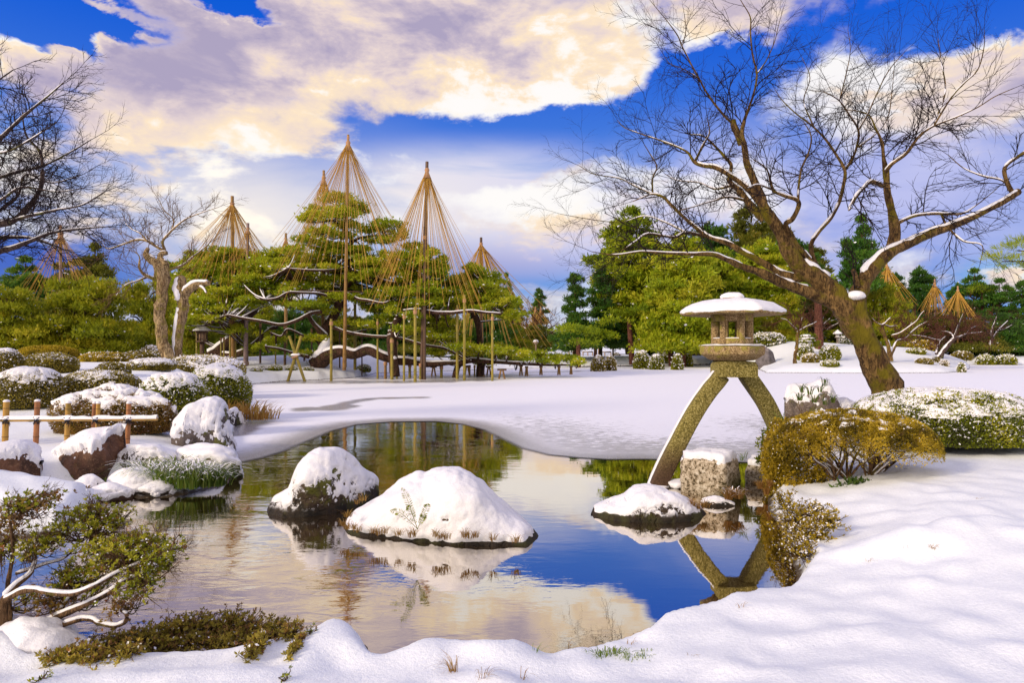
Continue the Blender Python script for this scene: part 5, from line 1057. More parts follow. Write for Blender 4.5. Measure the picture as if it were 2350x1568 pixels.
hero_pine('pine', 'pine with flat cloud-like pads over the water at the right of the group', [
 [(1700, 1470, 20, 1), (1705, 1300, 19, .8), (1690, 1150, 18, .4), (1650, 1060, 16, 0), (1680, 980, 14, 0), (1700, 900, 9, 0)], [(1650, 1050, 9, -.4), (1600, 1010, 8, -.8), (1560, 980, 6, -1)], [(1690, 1040, 9, -.4), (1760, 1060, 8, -1), (1820, 1090, 6, -1.4), (1890, 1130, 4, -1.4)]],
 [(1680, 878, 80, 34), (1745, 905, 75, 38), (1615, 915, 75, 38), (1660, 850, 45, 26), (1585, 965, 85, 38), (1765, 965, 60, 38), (1680, 960, 80, 36), (1550, 1035, 85, 36), (1690, 1035, 90, 34), (1800, 1010, 60, 36), (1850, 1065, 75, 40), (1895, 1120, 50, 32), (1640, 1085, 75, 28), (1760, 1090, 75, 32), (1830, 1130, 65, 26), (1530, 1090, 60, 26)],
 41, 'bark_pine', 'needle_bright', 1.0, 8, L=.21, W=.046, tbias=.64, fill=(22, [(1520, 980, 1100), (1620, 900, 1090), (1720, 890, 1090), (1800, 950, 1120), (1890, 1080, 1140)], .3, 3.0))
hero_pine('pine', 'low pine trained along trestles over the ice, right of the rope-hung group', [
 [(1560, 1470, 18, 0), (1580, 1400, 17, 0), (1640, 1370, 15, 0), (1750, 1375, 13, 0), (1900, 1385, 11, 0), (2000, 1390, 9, .3), (2100, 1395, 8, .5), (2200, 1395, 6, .7), (2280, 1400, 4, .8)]],
 [(1460, 1245, 80, 26), (1560, 1250, 80, 28), (1450, 1330, 60, 18), (1500, 1200, 60, 20), (1620, 1300, 80, 28), (1700, 1325, 85, 30), (1640, 1350, 80, 24), (1790, 1345, 80, 32), (1870, 1335, 60, 32), (1800, 1300, 60, 22), (1740, 1385, 70, 20), (1960, 1345, 65, 28), (2040, 1350, 60, 26), (2130, 1362, 60, 26), (2200, 1372, 58, 24), (2270, 1385, 45, 20), (1900, 1375, 60, 20), (2080, 1385, 60, 16)],
 40.5, 'bark_pine', 'needle_bright', 1.0, 9, L=.20, W=.042, tbias=.66, snow=.08)
hero_pine('pine', 'dark-trunked pine leaning behind the giant one, under the left rope cone', [
 [(150, 1350, 40, 2), (200, 1320, 36, 2), (280, 1250, 32, 2), (320, 1170, 30, 2), (370, 1110, 28, 2), (410, 1060, 22, 2), (380, 960, 18, 2), (300, 880, 14, 2), (240, 800, 9, 2)], [(190, 1330, 22, 2), (280, 1340, 20, 1.4), (360, 1310, 16, 1), (420, 1260, 12, .6), (500, 1190, 12, .6), (540, 1180, 8, .6)]],
 [(215, 755, 90, 30), (320, 770, 70, 30), (130, 790, 80, 32), (60, 850, 80, 36), (170, 850, 100, 34), (290, 840, 90, 34), (380, 800, 60, 28), (20, 900, 60, 34), (110, 920, 90, 34), (230, 920, 80, 34), (60, 980, 70, 34), (0, 1040, 60, 34), (350, 880, 60, 28), (60, 1180, 70, 28), (190, 1190, 70, 26), (0, 1120, 60, 30)],
 43, 'bark_pine', 'needle_bright', 1.0, 10, L=.23, W=.048, tbias=.62, fill=(34, [(-60, 960, 1140), (60, 830, 1160), (180, 760, 1100), (320, 760, 1080), (430, 800, 1000)], .5, 4))

# ---------- background trees: a few patterns, repeated
def pattern(name, kind, m, seed, leaf=.5, tb=.45, H=10.0):
    "a tree about 10 m tall standing at the origin"
    rg = np.random.default_rng(seed); t = thing(name, (0, 0, 0), 'tree', 'tree'); tr, cr, sn, br = MB(), MB(), MB(), MB()
    bend = rg.normal(size=2) * .5; z = np.linspace(-.5, H * .95, 12); q = np.stack([np.sin(z / H * 3) * bend[0], np.sin(z / H * 2.4) * bend[1], z], 1)
    tube(tr, q, np.linspace(.26, .04, 12), 8)
    if kind == 'cone':
        lv = np.linspace(.16, 1.0, 13); R = lambda u: 3.0 * (1 - u) ** .65 * (.75 + .25 * sin(u * 9)) + .35
    elif kind == 'umbrella':
        lv = np.linspace(.50, 1.0, 7); R = lambda u: 2.3 * sin(min(1, (1.06 - u) * 2.4) * pi / 2) * (.8 + .3 * rg.random())
    elif kind == 'tall':
        lv = np.linspace(.20, 1.0, 14); R = lambda u: (3.2 - .9 * u) * sqrt(max(.08, 1.0 - max(0, u - .55) ** 2 * 4.2)) * rg.uniform(.7, 1.1)
    else:   # spread
        lv = np.linspace(.10, .97, 7) + rg.normal(size=7) * .03; R = lambda u: 5.2 * (1 - u * .55) * rg.uniform(.75, 1.1)
    for u in lv:
        c0 = np.array([np.interp(u * H, z, q[:, 0]), np.interp(u * H, z, q[:, 1]), u * H]); r = R(u); k = max(2, int(r * 2.0)) if u < .97 else 1; a0 = rg.random() * 6.3
        for j in range(k):
            a = a0 + j * 2 * pi / k + rg.normal() * .2; s = r * .62 * rg.uniform(.8, 1.1) if k > 1 else 0; c = c0 + np.array([cos(a) * s, sin(a) * s, rg.normal() * .25])
            pr = max(.6, r * .55 * rg.uniform(.8, 1.2)); n = int(330 * pr)
            pad(cr, sn, c, pr, pr, .75, n, leaf, leaf * .2, tb + rg.normal() * .09, rg, .015, max(5, int(pr * 7)), None, .35 if kind == 'cone' else .1)
            if kind != 'cone' or u < .3: tube(br, sm_path(np.array([c0 - [0, 0, .5], (c0 + c) / 2, c]), 4), np.linspace(.08, .03, 9), 5)
    tr.build('trunk', MAT['bark_red' if kind in ('tall', 'umbrella') else 'bark_pine'], t, smooth=True)
    if br.v: br.build('boughs', MAT['bark_pine'], t, smooth=True)
    cr.build('crown', MAT[m], t); sn.build('snow', MAT['snow_far'], t); return t
PT = {}
for key, kind, m, sd, tb in (('coneD', 'cone', 'needle_dark', 1, .55), ('coneD2', 'cone', 'needle_dark', 2, .48), ('tallB', 'tall', 'needle_bright', 3, .52), ('tallB2', 'tall', 'needle_bright', 4, .64), ('tallD', 'tall', 'needle_dark', 5, .5), ('tallR', 'tall', 'needle_rust', 6, .5),
                             ('umbD', 'umbrella', 'needle_dark', 7, .6), ('umbR', 'umbrella', 'needle_rust', 8, .45), ('sprG', 'spread', 'needle_gold', 9, .62), ('sprD', 'spread', 'needle_dark', 10, .55), ('sprR', 'spread', 'needle_rust', 12, .5), ('coneG', 'cone', 'needle_gold', 11, .4)):
    nm = {'cone': 'fir_tree', 'tall': 'pine_tree', 'umbrella': 'pine_tree', 'spread': 'spreading_pine'}[kind]
    PT[key] = [pattern(nm, kind, m, sd, .30 if kind == 'spread' else .42, tb, 4.4 if kind == 'spread' else 10.0), {'cone': 3.3, 'tall': 3.3, 'umbrella': 2.6, 'spread': 5.4}[kind], False, 4.5 if kind == 'spread' else 10.3]
def plant(key, px, yt, hw, d, label, rot=0., group=None, sink=0.):
    root, R, used, H0 = PT[key]; g = P(px, HY, d); z = gz1(g[0], d) - sink; top = EYE - (yt - HY) / FPX * d; s = (top - z) / H0; sx = hw / FPX * d / R
    if not used: PT[key][2] = True; root.location = (g[0], d, z); root.rotation_euler = (0, 0, rot); root.scale = (sx, sx, s); root['label'] = label; 
    else: root = copy_thing(root, (g[0], d, z), rot, (sx, sx, s), label)
    if group: root['group'] = group
    root['category'] = 'tree'
FG = 'evergreens around the pond'
for i, a in enumerate([
 ('coneD', 1318, 634, 62, 62, 'dark dense fir at the left end of the far right-hand forest'), ('coneD2', 1378, 622, 66, 66, 'dark fir second from the left in the far forest'),
 ('tallB', 1475, 500, 100, 70, 'tallest bright green pine of the far forest, left of the lantern'), ('tallB2', 1568, 548, 92, 60, 'bright green pine just left of the lantern roof'), ('tallD', 1630, 520, 90, 74, 'dark pine behind the bright one left of the lantern'),
 ('tallR', 1715, 478, 100, 76, 'tall rusty green pine rising behind the lantern roof'), ('tallB', 1640, 585, 80, 64, 'mid-height green pine directly behind the left side of the lantern roof'), ('tallB2', 1745, 560, 90, 66, 'yellowish green pine above the right side of the lantern roof'),
 ('tallD', 1810, 555, 85, 70, 'dark pine behind the lower limbs of the big bare tree'), ('tallR', 1860, 575, 85, 78, 'rusty pine right of the lantern behind bare limbs'), ('umbD', 1975, 516, 52, 64, 'solitary dark pine with cloud-like tufts behind the fork of the big bare tree'),
 ('coneG', 1905, 655, 85, 68, 'yellow-green tree mass left of the big trunk fork'), ('sprG', 2010, 680, 110, 66, 'golden green spreading pine right of the big trunk'), ('sprG', 1790, 690, 90, 64, 'golden green pine behind the firebox of the lantern'),
 ('tallD', 2105, 618, 48, 92, 'dark green pine between the rope cones far right'), ('tallD', 2062, 632, 40, 94, 'dark green pine above the nearest far rope cone'), ('umbD', 2238, 630, 42, 84, 'slim pine with layered tufts right of the far rope cones'), ('umbD', 2292, 652, 46, 80, 'lower layered pine beside the slim one at far right'),
 ('tallD', 2200, 655, 34, 98, 'small dark pine peeping between the two far rope cones'), ('coneD', 2352, 650, 50, 76, 'dark fir at the right edge'), ('sprR', 2180, 725, 110, 72, 'brownish green low pine under the far rope cones'), ('sprD', 2300, 730, 90, 74, 'dark green low pine at the far right edge'), ('sprD', 2080, 735, 80, 76, 'dark low pine behind the bare thicket'),
 ('coneD2', 1240, 668, 44, 120, 'distant grey-green tree above the paired rope cones'), ('coneD', 1195, 700, 34, 125, 'farthest tree at the centre horizon'), ('umbD', 1162, 640, 20, 100, 'tiny dark pine top beside the right-hand rope cone'),
 ('umbR', 232, 572, 56, 46, 'rust-tinged pine with cloud-like crown behind the left pollarded trees'), ('umbD', 62, 606, 62, 50, 'dark pine behind the left rope cone, near the left edge'), ('umbR', 150, 612, 60, 54, 'brownish pine crown inside the left rope cone'),
 ('sprG', 205, 668, 165, 31, 'wide golden pine behind the azalea mounds, under the left rope cone'), ('sprG', 20, 684, 130, 29, 'golden spreading pine at the left edge behind the azaleas'), ('sprG', 330, 676, 110, 35, 'golden pine directly behind the pollarded trees'), ('sprR', 120, 700, 120, 36, 'brownish low pine far left between the golden ones'),
 ('tallB', 450, 590, 70, 50, 'green pine behind the stump-like pollarded tree'), ('sprG', 440, 690, 90, 48, 'golden pine behind the wooden lantern post'), ('sprG', 600, 715, 100, 66, 'golden pine far behind the leaning bamboo frame'), ('sprR', 820, 735, 110, 74, 'low rusty pine behind the trunk of the giant pine'), ('sprG', 940, 735, 90, 78, 'low golden pine behind the wooden props'), ('sprR', 1060, 745, 100, 82, 'low brownish pine behind the right props'), ('sprG', 1160, 745, 80, 76, 'low golden pine behind the trained low pine'),
 ('sprR', 520, 700, 90, 58, 'brown-green low pine behind the props left of the crossed bamboo'), ('sprD', 670, 705, 90, 60, 'dark low pine in the shade behind the crossed bamboo'), ('sprR', 760, 715, 80, 62, 'low brown-green pine seen between the trunk and its props'), ('sprD', 880, 715, 90, 64, 'dark low pine seen through the middle props'), ('sprR', 1000, 720, 90, 62, 'low brown-green pine behind the dark tall pole'), ('sprD', 1120, 728, 80, 66, 'dark low pine under the long ropes on the right'), ('sprR', 1225, 752, 60, 84, 'low brownish thicket pine at the right end of the rope group'),
 ('tallB', 1090, 618, 38, 72, 'small orange-green pine top under the right-hand rope cone'),
 ('coneD', 1440, 680, 60, 84, 'dark fir filling the gap behind the tallest bright pine'), ('coneD2', 1530, 640, 70, 90, 'dark fir in the shade of the forest left of the lantern'), ('coneD', 1690, 640, 80, 88, 'dark fir deep in the forest behind the lantern'), ('coneD2', 1850, 660, 80, 90, 'dark fir deep in the forest left of the big trunk'), ('coneD', 1960, 690, 70, 88, 'dark fir deep in the forest behind the big trunk'),
 ('tallR', 2030, 610, 70, 80, 'reddish pine behind the right limb of the big bare tree')]):
    plant(*a, rot=(i * 2.399) % 6.28, group=FG)
# ------------------------------------------------------------------ rope cones (yukitsuri)
def rope_cone(apex, base, d, spread, y_hi, y_lo, n, label, pole='pole_tan', pr=.09, capk=1.0, seed=1, rr=.0105, skew=0.0, zbase=None, group='straw rope cones over the pines', inner=.35):
    rg = np.random.default_rng(seed); A = P(*apex, d); bx = P(base, HY, d)[0]; zb = gz1(bx, d) - .2 if zbase is None else zbase
    t = thing('rope_cone', (bx, d, max(zb + .2, 0)), label, 'rope cone', group); B = np.array([bx, d, zb])
    mb = MB(); q = B + (A - B) * np.linspace(0, 1, 14)[:, None]; tube(mb, q, np.linspace(pr * 1.25, pr * .8, 14), 8); mb.build('pole', MAT[pole], t, smooth=True)
    ax = (A - B) / np.linalg.norm(A - B); s = capk
    V, f = hexring([(.001, .0), (.055 * s, -.01), (.085 * s, -.18 * s), (.06 * s, -.30 * s), (.14 * s, -.46 * s), (.10 * s, -.60 * s), (.24 * s, -.95 * s), (.001, -.9 * s)], 10, 0, 0, A)
    mb = MB(); mb.add(V, f); mb.build('straw_cap', MAT['straw_cap'], t, smooth=True)
    top = A - ax * .45 * s; H = lambda y: EYE - (y - HY) / FPX * d
    for k in range(n):
        th = 2 * pi * (k + rg.random() * .6) / n; R = spread / FPX * d * (1 - inner * rg.random() ** 1.3); zz = H(y_hi + (y_lo - y_hi) * rg.random() ** .9)
        e_ = np.array([A[0] + cos(th) * R + skew * R, d + sin(th) * R * .9, max(zz, gz1(A[0] + cos(th) * R + skew * R, d + sin(th) * R * .9) + .05)]); st = top + np.array([cos(th) * .05, sin(th) * .05, -rg.random() * .25 * s])
        u = np.linspace(0, 1, 7)[:, None]; q = st + (e_ - st) * u; q[:, 2] -= (np.sin(u[:, 0] * pi)) * .012 * np.linalg.norm(e_ - st)
        mb = MB(); tube(mb, q, rr * d / 40, 3, .5, 0, False); mb.build('rope', MAT['straw_rope'], t)
    return t
rope_cone((799, 309), 790, 39.0, 178, 560, 705, 98, 'tallest straw rope cone, left of the picture centre above the giant pine', pr=.085, zbase=.5, seed=2)
rope_cone((980, 371), 968, 38.2, 140, 620, 745, 98, 'tall rope cone right of the tallest one, standing on a dark pole in the ice', 'pole_dark', .11, seed=3, zbase=-.3)
rope_cone((743, 391), 741, 43.5, 112, 560, 720, 60, 'rope cone just left of and behind the tallest one', pr=.10, seed=4)
rope_cone((533, 450), 536, 41.5, 128, 575, 730, 92, 'wide rope cone left of the giant pine, its ropes glowing against the sky', pr=.12, seed=5, skew=-.05)
rope_cone((569, 512), 563, 40.5, 62, 590, 700, 30, 'short rope cone with grey pole inside the right side of the wide one', 'pole_grey', .10, .7, seed=6)
rope_cone((656, 535), 656, 58, 36, 600, 640, 18, 'small distant rope cone peeping between the tall ones', pr=.12, seed=7)
rope_cone((1104, 545), 1106, 50, 150, 690, 815, 76, 'wide rope cone at the right of the group, long ropes reaching the far snow', 'pole_dark', .12, seed=8, skew=.22, inner=.75, rr=.015)
rope_cone((139, 516), 139, 34, 112, 640, 740, 56, 'rope cone at far left with a grey pole, ropes on the golden pine', 'pole_grey', .08, seed=9, inner=.5)
rope_cone((1229, 703), 1229, 92, 26, 740, 775, 18, 'left one of a pair of tiny distant rope cones above the red-brown tree', capk=1.2, seed=10)
rope_cone((1241, 702), 1241, 90, 34, 735, 790, 20, 'right one of a pair of tiny distant rope cones above the red-brown tree', capk=1.2, seed=11)
rope_cone((2035, 600), 2030, 72, 62, 690, 715, 44, 'orange rope cone partly hidden behind the right limb of the big bare tree', pr=.10, seed=12, rr=.016, inner=.6)
rope_cone((2145, 640), 2146, 74, 38, 705, 730, 40, 'narrow rope cone with a tall pale pole at far right', 'pole_grey', .09, seed=13, rr=.013, inner=.6)
rope_cone((2198, 656), 2198, 70, 46, 715, 735, 46, 'plain broad rope cone farthest right', pr=.08, seed=14, rr=.015, inner=.6)

# ------------------------------------------------------------------ props under the pines
PG = 'bamboo and timber props under the pines'
def prop(x, yt, yb, w, m='bamboo_prop', label='', dx=0, kind=None, tie=True):
    (px, pt), (_, pb) = Z2(x, yt), Z2(x, yb)
    if pb > 857: d = EYE * FPX / (pb - HY); zb = -.1
    else: d = 41.0 + (x % 7) * .25; zb = gz1(P(px, HY, d)[0], d) - .1
    top = P(px + dx, pt, d); bot = P(px, pb, d); bot[2] = zb; R = max(w * .3989 / FPX * d / 2, .035)
    t = thing('support_pole', bot + [0, 0, .1], label, 'pole', PG); mb = MB(); u = np.linspace(0, 1, 16); tube(mb, bot + (top - bot) * u[:, None], R * (1 - .12 * u), 8); mb.build('pole', MAT[m], t, smooth=True)
    if tie:
        mb = MB(); k = .93 if w < 20 else .06; c = bot + (top - bot) * k; tube(mb, [c - [0, 0, .10], c + [0, 0, .10]], R * 1.25, 8); mb.build('straw_tie', MAT['straw_cap'], t, smooth=True)
for i, a in enumerate([(848, 1130, 1490, 16, 'bamboo_prop', 'thick bamboo prop in the ice left of the tallest cone pole'), (985, 900, 1415, 17, 'bamboo_prop', 'tall bamboo prop bound to the giant pine trunk'), (930, 1090, 1408, 15, 'bamboo_prop', 'bamboo prop on the island just left of the trunk prop'),
 (1115, 1130, 1476, 12, 'bamboo_prop', 'slim bamboo prop in the ice left of the dark pair'), (1197, 1240, 1482, 18, 'bamboo_prop', 'stout short prop under the smaller upright pine'), (1226, 1255, 1475, 12, 'bamboo_prop', 'thin prop just right of the stout short one'), (1267, 1090, 1490, 13, 'bamboo_prop', 'slim prop midway between the stout one and the dark pole'),
 (1331, 1060, 1496, 18, 'bamboo_prop', 'thick yellow bamboo prop just left of the dark pole'), (1573, 1050, 1478, 17, 'bamboo_prop', 'prop under the left pads of the right-hand pine'), (1614, 990, 1487, 16, 'bamboo_prop', 'tall bamboo prop under the cloud-like pads'), (1775, 1100, 1490, 14, 'bamboo_prop', 'rightmost tall bamboo prop standing in the ice'),
 (1160, 1380, 1476, 17, 'pole_tan', 'short red-brown stake below the lying limb'), (1300, 1390, 1470, 17, 'bamboo_prop', 'short yellow stake below the lying limb'), (1482, 1405, 1470, 17, 'bamboo_prop', 'short stake at the end of the lying limb'), (1720, 1360, 1462, 22, 'pole_dark', 'short dark stake under the low pine'),
 (268, 1130, 1370, 15, 'bamboo_prop', 'bamboo prop behind the wooden lantern post'), (296, 1150, 1370, 14, 'bamboo_prop', 'slanting prop beside the one behind the lantern post'), (358, 1050, 1372, 26, 'pole_dark', 'thick dark pole with a yellow band on the island'), (440, 1150, 1362, 12, 'pole_dark', 'thin dark pole right of the thick banded one'),
 (582, 1160, 1362, 15, 'pole_dark', 'dark prop left of the leaning bamboo frame'), (736, 1180, 1360, 10, 'pole_dark', 'thin dark prop right of the leaning bamboo frame'), (528, 1270, 1398, 9, 'bamboo_prop', 'little stake holding a young pine on the island'), (214, 1235, 1360, 9, 'bamboo_prop', 'thin bamboo stake right of the lantern post'), (231, 1235, 1362, 9, 'bamboo_prop', 'thinnest bamboo stake right of the lantern post'),
 (74, 1185, 1345, 10, 'bamboo_prop', 'bamboo stake just left of the wooden lantern post'), (897, 1170, 1300, 9, 'pole_dark', 'thin dark prop behind the giant trunk'), (1385, 600, 1482, 17, 'pole_dark', 'second dark pole lashed beside the right-hand tall cone pole'), (1360, 1390, 1482, 12, 'bamboo_prop', 'short light stake at the foot of the dark pole'),
 (640, 1120, 1300, 8, 'bamboo_prop', 'far thin bamboo prop behind the leaning frame'), (1025, 1180, 1360, 8, 'pole_dark', 'thin prop behind the lying limb'), (1645, 1400, 1456, 10, 'bamboo_prop', 'left one of two short stakes under the low pine'), (1673, 1400, 1458, 10, 'bamboo_prop', 'right one of two short stakes under the low pine')]):
    prop(a[0], a[1], a[2], a[3], a[4], a[5])
def aframe():
    d = EYE * FPX / (Z2(0, 1492)[1] - HY); t = thing('crossed_bamboo', P(*Z2(648, 1492), d), 'two crossed bamboo poles lashed into a frame at the ice edge', 'bamboo frame')
    for (a, b) in (((597, 1495), (676, 1228)), ((698, 1495), (606, 1228))):
        mb = MB(); p, q = P(*Z2(*a), d), P(*Z2(*b), d); tube(mb, p + (q - p) * np.linspace(-.02, 1, 12)[:, None], .075, 8); mb.build('pole', MAT['bamboo_prop'], t, smooth=True)
    c = P(*Z2(642, 1350), d); mb = MB(); tube(mb, [c - [.16, .1, .05], c - [0, .14, 0], c + [.16, -.1, .05]], .06, 6); mb.build('lashing', MAT['straw_cap'], t, smooth=True)
    V, f = ico(3); V = V * [.22, .1, .08] * (1 + (fbm(V * 3, 2) - .5)[:, None] * .7) + c + [0, -.02, .12]; mb = MB(); mb.add(V, f); mb.build('snow', MAT['snow_far'], t, smooth=True)
aframe()
def trestle(x, yt, yb, w, label):
    (px, pt), (_, pb) = Z2(x, yt), Z2(x, yb); d = EYE * FPX / (pb - HY); u = .3989 / FPX * d; c = P(px, pb, d); h = (yb - yt) * u
    t = thing('trestle', (c[0], d, 0), label, 'trestle', 'low trestles in the ice under the pine limbs')
    for s in (-1, 1):
        mb = MB(); tube(mb, [c + [s * w * u * .5, 0, -.1], c + [s * w * u * .12, 0, h]], .055, 6); mb.build('leg', MAT['pole_tan'], t, smooth=True)
    mb = MB(); tube(mb, [c + [-w * u * .7, 0, h * .97], c + [w * u * .7, 0, h * .97]], .06, 6); mb.build('crossbar', MAT['pole_dark'], t, smooth=True)
for i, a in enumerate([(1437, 1405, 1460, 26, 'leftmost trestle under the lying limb'), (1630, 1400, 1458, 30, 'trestle below the middle of the low pine'), (1700, 1405, 1460, 20, 'trestle beside the short dark stake'), (1755, 1405, 1455, 26, 'splayed trestle left of the crossed one'), (1830, 1420, 1478, 38, 'widest splayed trestle, nearest in the row under the low pine'),
 (1940, 1400, 1455, 16, 'first slim trestle in the row reaching right'), (1972, 1405, 1462, 14, 'second slim trestle in the row reaching right'), (2055, 1405, 1455, 14, 'third slim trestle in the row reaching right'), (2158, 1405, 1455, 14, 'next-to-last slim trestle on the right'), (2228, 1405, 1452, 12, 'last slim trestle on the right')]): trestle(*a)
# horizontal bamboo beam tied to the trunk
mb = MB(); a, b = P(*Z2(655, 965), 39.6), P(*Z2(1040, 975), 39.6); tube(mb, a + (b - a) * np.linspace(0, 1, 10)[:, None], .04, 6); tag(mb.build('crossbeam', MAT['pole_dark'], origin=a, smooth=True), 'dark horizontal pole tied across the giant pine trunk', 'pole')
# wooden lantern post on the left island
def boxm(mb, c, s, mi=0, tint=.5):
    c = np.array(c, float); s = np.array(s, float) / 2; v = [c + s * np.array([i, j, k]) for k in (-1, 1) for j in (-1, 1) for i in (-1, 1)]
    mb.add(v, [[0, 2, 3, 1], [4, 5, 7, 6], [0, 1, 5, 4], [2, 6, 7, 3], [0, 4, 6, 2], [1, 3, 7, 5]], tint, mi)
def post_lantern(px, yt, yb, d, wpx, label):
    b = P(px, yb, d); u = 1 / FPX * d; gzv = gz1(b[0], d); t = thing('wooden_lantern', (b[0], d, gzv), label, 'lantern'); top = P(px, yt, d)[2]; H_ = top - gzv; w_ = wpx * u
    mb = MB(); boxm(mb, (b[0], d, gzv + H_ * .30), (w_ * .28, w_ * .28, H_ * .62)); mb.build('post', MAT['wood_dark'], t)
    mb = MB(); boxm(mb, (b[0], d, gzv + H_ * .62), (w_ * .75, w_ * .75, H_ * .04)); z0 = gzv + H_ * .64; hh = H_ * .20
    for sx in (-1, 0, 1):
        for sy in (-1, 1): boxm(mb, (b[0] + sx * w_ * .3, d + sy * w_ * .3, z0 + hh / 2), (w_ * .08, w_ * .08, hh))
    boxm(mb, (b[0], d, z0 + hh), (w_ * .78, w_ * .78, H_ * .03)); mb.build('frame', MAT['wood_dark'], t)
    mb = MB(); boxm(mb, (b[0], d, z0 + hh / 2), (w_ * .5, w_ * .5, hh * .9)); mb.build('paper_box', MAT['wood_pale'], t)
    V, f = hexring([(.01, z0 + hh * 1.05), (w_ * .8, z0 + hh * 1.12), (w_ * .82, z0 + hh * 1.2), (w_ * .1, z0 + hh * 1.75), (.001, z0 + hh * 1.78)], 4, 0, pi / 4, (b[0], d, 0)); mb = MB(); mb.add(V, f[:, ::-1]); r = mb.build('roof', MAT['wood_dark'], t)
    V, f = hexring([(w_ * .8, z0 + hh * 1.2), (w_ * .72, z0 + hh * 1.36), (w_ * .1, z0 + hh * 1.9), (.001, z0 + hh * 1.92)], 12, 0, pi / 4, (b[0], d, 0)); mb = MB(); mb.add(V, f[:, ::-1]); mb.build('snow', MAT['snow_far'], r, smooth=True)
post_lantern(*Z2(105, 1170), Z2(0, 1345)[1], 40, 26, 'small wooden garden lantern with snowy roof left under the pines')
def lamp_post(px, yt, yb, d, label):
    b = P(px, yb, d); g = gz1(b[0], d); top = P(px, yt, d)[2]; t = thing('garden_lamp', (b[0], d, g), label, 'lamp post', 'pale garden lamps on the far shore'); u = d / FPX
    mb = MB(); boxm(mb, (b[0], d, (g + top) / 2), (3.2 * u, 3.2 * u, top - g)); mb.build('post', MAT['wood_pale'], t)
    mb = MB(); V, f = hexring([(3 * u, top - 5 * u), (6.5 * u, top + 0 * u), (4 * u, top + 3 * u), (.001, top + 4 * u)], 8, 0, 0, (b[0], d, 0)); mb.add(V, f[:, ::-1]); h = mb.build('lamp_head', MAT['wood_pale'], t, smooth=True)
    mb = MB(); V, f = hexring([(6.6 * u, top + .3 * u), (5 * u, top + 4.5 * u), (.001, top + 6 * u)], 10, 0, 0, (b[0], d, 0)); mb.add(V, f[:, ::-1]); mb.build('snow', MAT['snow_far'], h, smooth=True)
lamp_post(*ZM(265, 845), ZM(0, 950)[1], 70, 'pale lamp post in front of the red-brown bare tree'); lamp_post(*ZM(922, 830), ZM(0, 965)[1], 72, 'pale lamp post in front of the dark firs')
def stake(px, yt, yb, d, label, m='pole_tan', r=.09):
    b = P(px, yb, d); g = gz1(b[0], d); mb = MB(); tube(mb, [(b[0], d, g - .1), (b[0], d, (g + P(px, yt, d)[2]) / 2), (b[0], d, P(px, yt, d)[2])], r, 6); tag(mb.build('wooden_stake', MAT[m], origin=(b[0], d, g), smooth=True), label, 'stake')
stake(*ZM(1072, 765), 806, 68, 'orange-brown stake standing alone before the forest'); stake(*ZM(1257, 820), 808, 68, 'orange stake tied to a leaning pine trunk')
def trunk(px, yt, yb, w, d, label, lean=0, m='bark_red'):
    b = P(px, yb, d); g = gz1(b[0], d); u = d / FPX; mb = MB(); z1 = P(px, yt, d)[2]; zs = np.linspace(g - .2, z1, 10)
    t = thing('tree_trunk', (b[0], d, g), label, 'tree', 'bare lower trunks at the forest edge'); tube(mb, [(b[0] + lean * u * (z - g) / (z1 - g), d, z) for z in zs], np.linspace(w * u * .6, w * u * .4, 10), 8); mb.build('trunk', MAT[m], t, smooth=True)
    cr, sn, br = MB(), MB(), MB(); rg = np.random.default_rng(int(px)); c = np.array([b[0] + lean * u, d, z1])
    for k in range(3): pad(cr, sn, c + rg.normal(size=3) * np.array([.8, .6, .5]), 1.6, 1.4, .7, 160, .42, .07, .4, rg, .05, 8)
    cr.build('crown', MAT['needle_bright'], t)
for a in [(*ZM(710, 800), 820, 11, 58, 'stout red-brown trunk of a pine at the left end of the forest', 0), (*ZM(885, 780), 812, 8, 62, 'second red-brown trunk from the left', 2), (*ZM(1275, 600), 808, 13, 62, 'leaning dark trunk before the bright pines', -8),
          (*ZM(1700, 760), 808, 15, 62, 'leaning dark trunk left of the little shed', -10), (*ZM(1560, 790), 806, 7, 66, 'thin trunk left of the leaning dark one', -3), (1880, 655, 800, 17, 57, 'straight reddish trunk on the island left of the big tree', -4), (2255, 672, 808, 6, 82, 'thin red trunk of a far right pine', 0)]: trunk(*a)
# tea house and service box behind the lantern
def house(px, yt, yb, hw, d, label):
    b = P(px, yb, d); u = d / FPX; g = gz1(b[0], d) - .05; t = thing('garden_shed', (b[0], d, g), label, 'shed'); W_ = hw * 2 * u; eave = P(px, yt + (yb - yt) * .38, d)[2]; top = P(px, yt, d)[2]
    mb = MB(); boxm(mb, (b[0], d, (g + eave) / 2), (W_ * .8, W_ * .7, eave - g)); mb.build('wall', MAT['wood_dark'], t)
    mb = MB(); boxm(mb, (b[0] + W_ * .12, d - W_ * .355, g + (eave - g) * .42), (W_ * .3, .04, (eave - g) * .8)); mb.build('door', MAT['wood_pale'], t)
    def roof(m, e, n, ov, th):
        mb = MB(); x0, x1 = b[0] - W_ * .5 * ov, b[0] + W_ * .5 * ov; y0, y1 = d - W_ * .45 * ov, d + W_ * .45 * ov
        v = [(x0, y0, e), (x1, y0, e), (x1, y1, e), (x0, y1, e), (x0 + W_ * .25, d, top + th), (x1 - W_ * .25, d, top + th)]; mb.add(v, [[0, 1, 5, 4], [2, 3, 4, 5]]); mb.add(v, [[1, 2, 5], [3, 0, 4]]); mb.add(v, [[3, 2, 1, 0]]); return mb.build(n, MAT[m], t if n == 'roof' else rf)
    rf = roof('wood_dark', eave, 'roof', 1.0, 0); roof('snow_far', eave + .06, 'snow', 1.03, .16)
house(*ZM(1925, 785), ZM(0, 935)[1], 14, 76, 'small dark wooden shed with a snowy roof left of the lantern firebox')
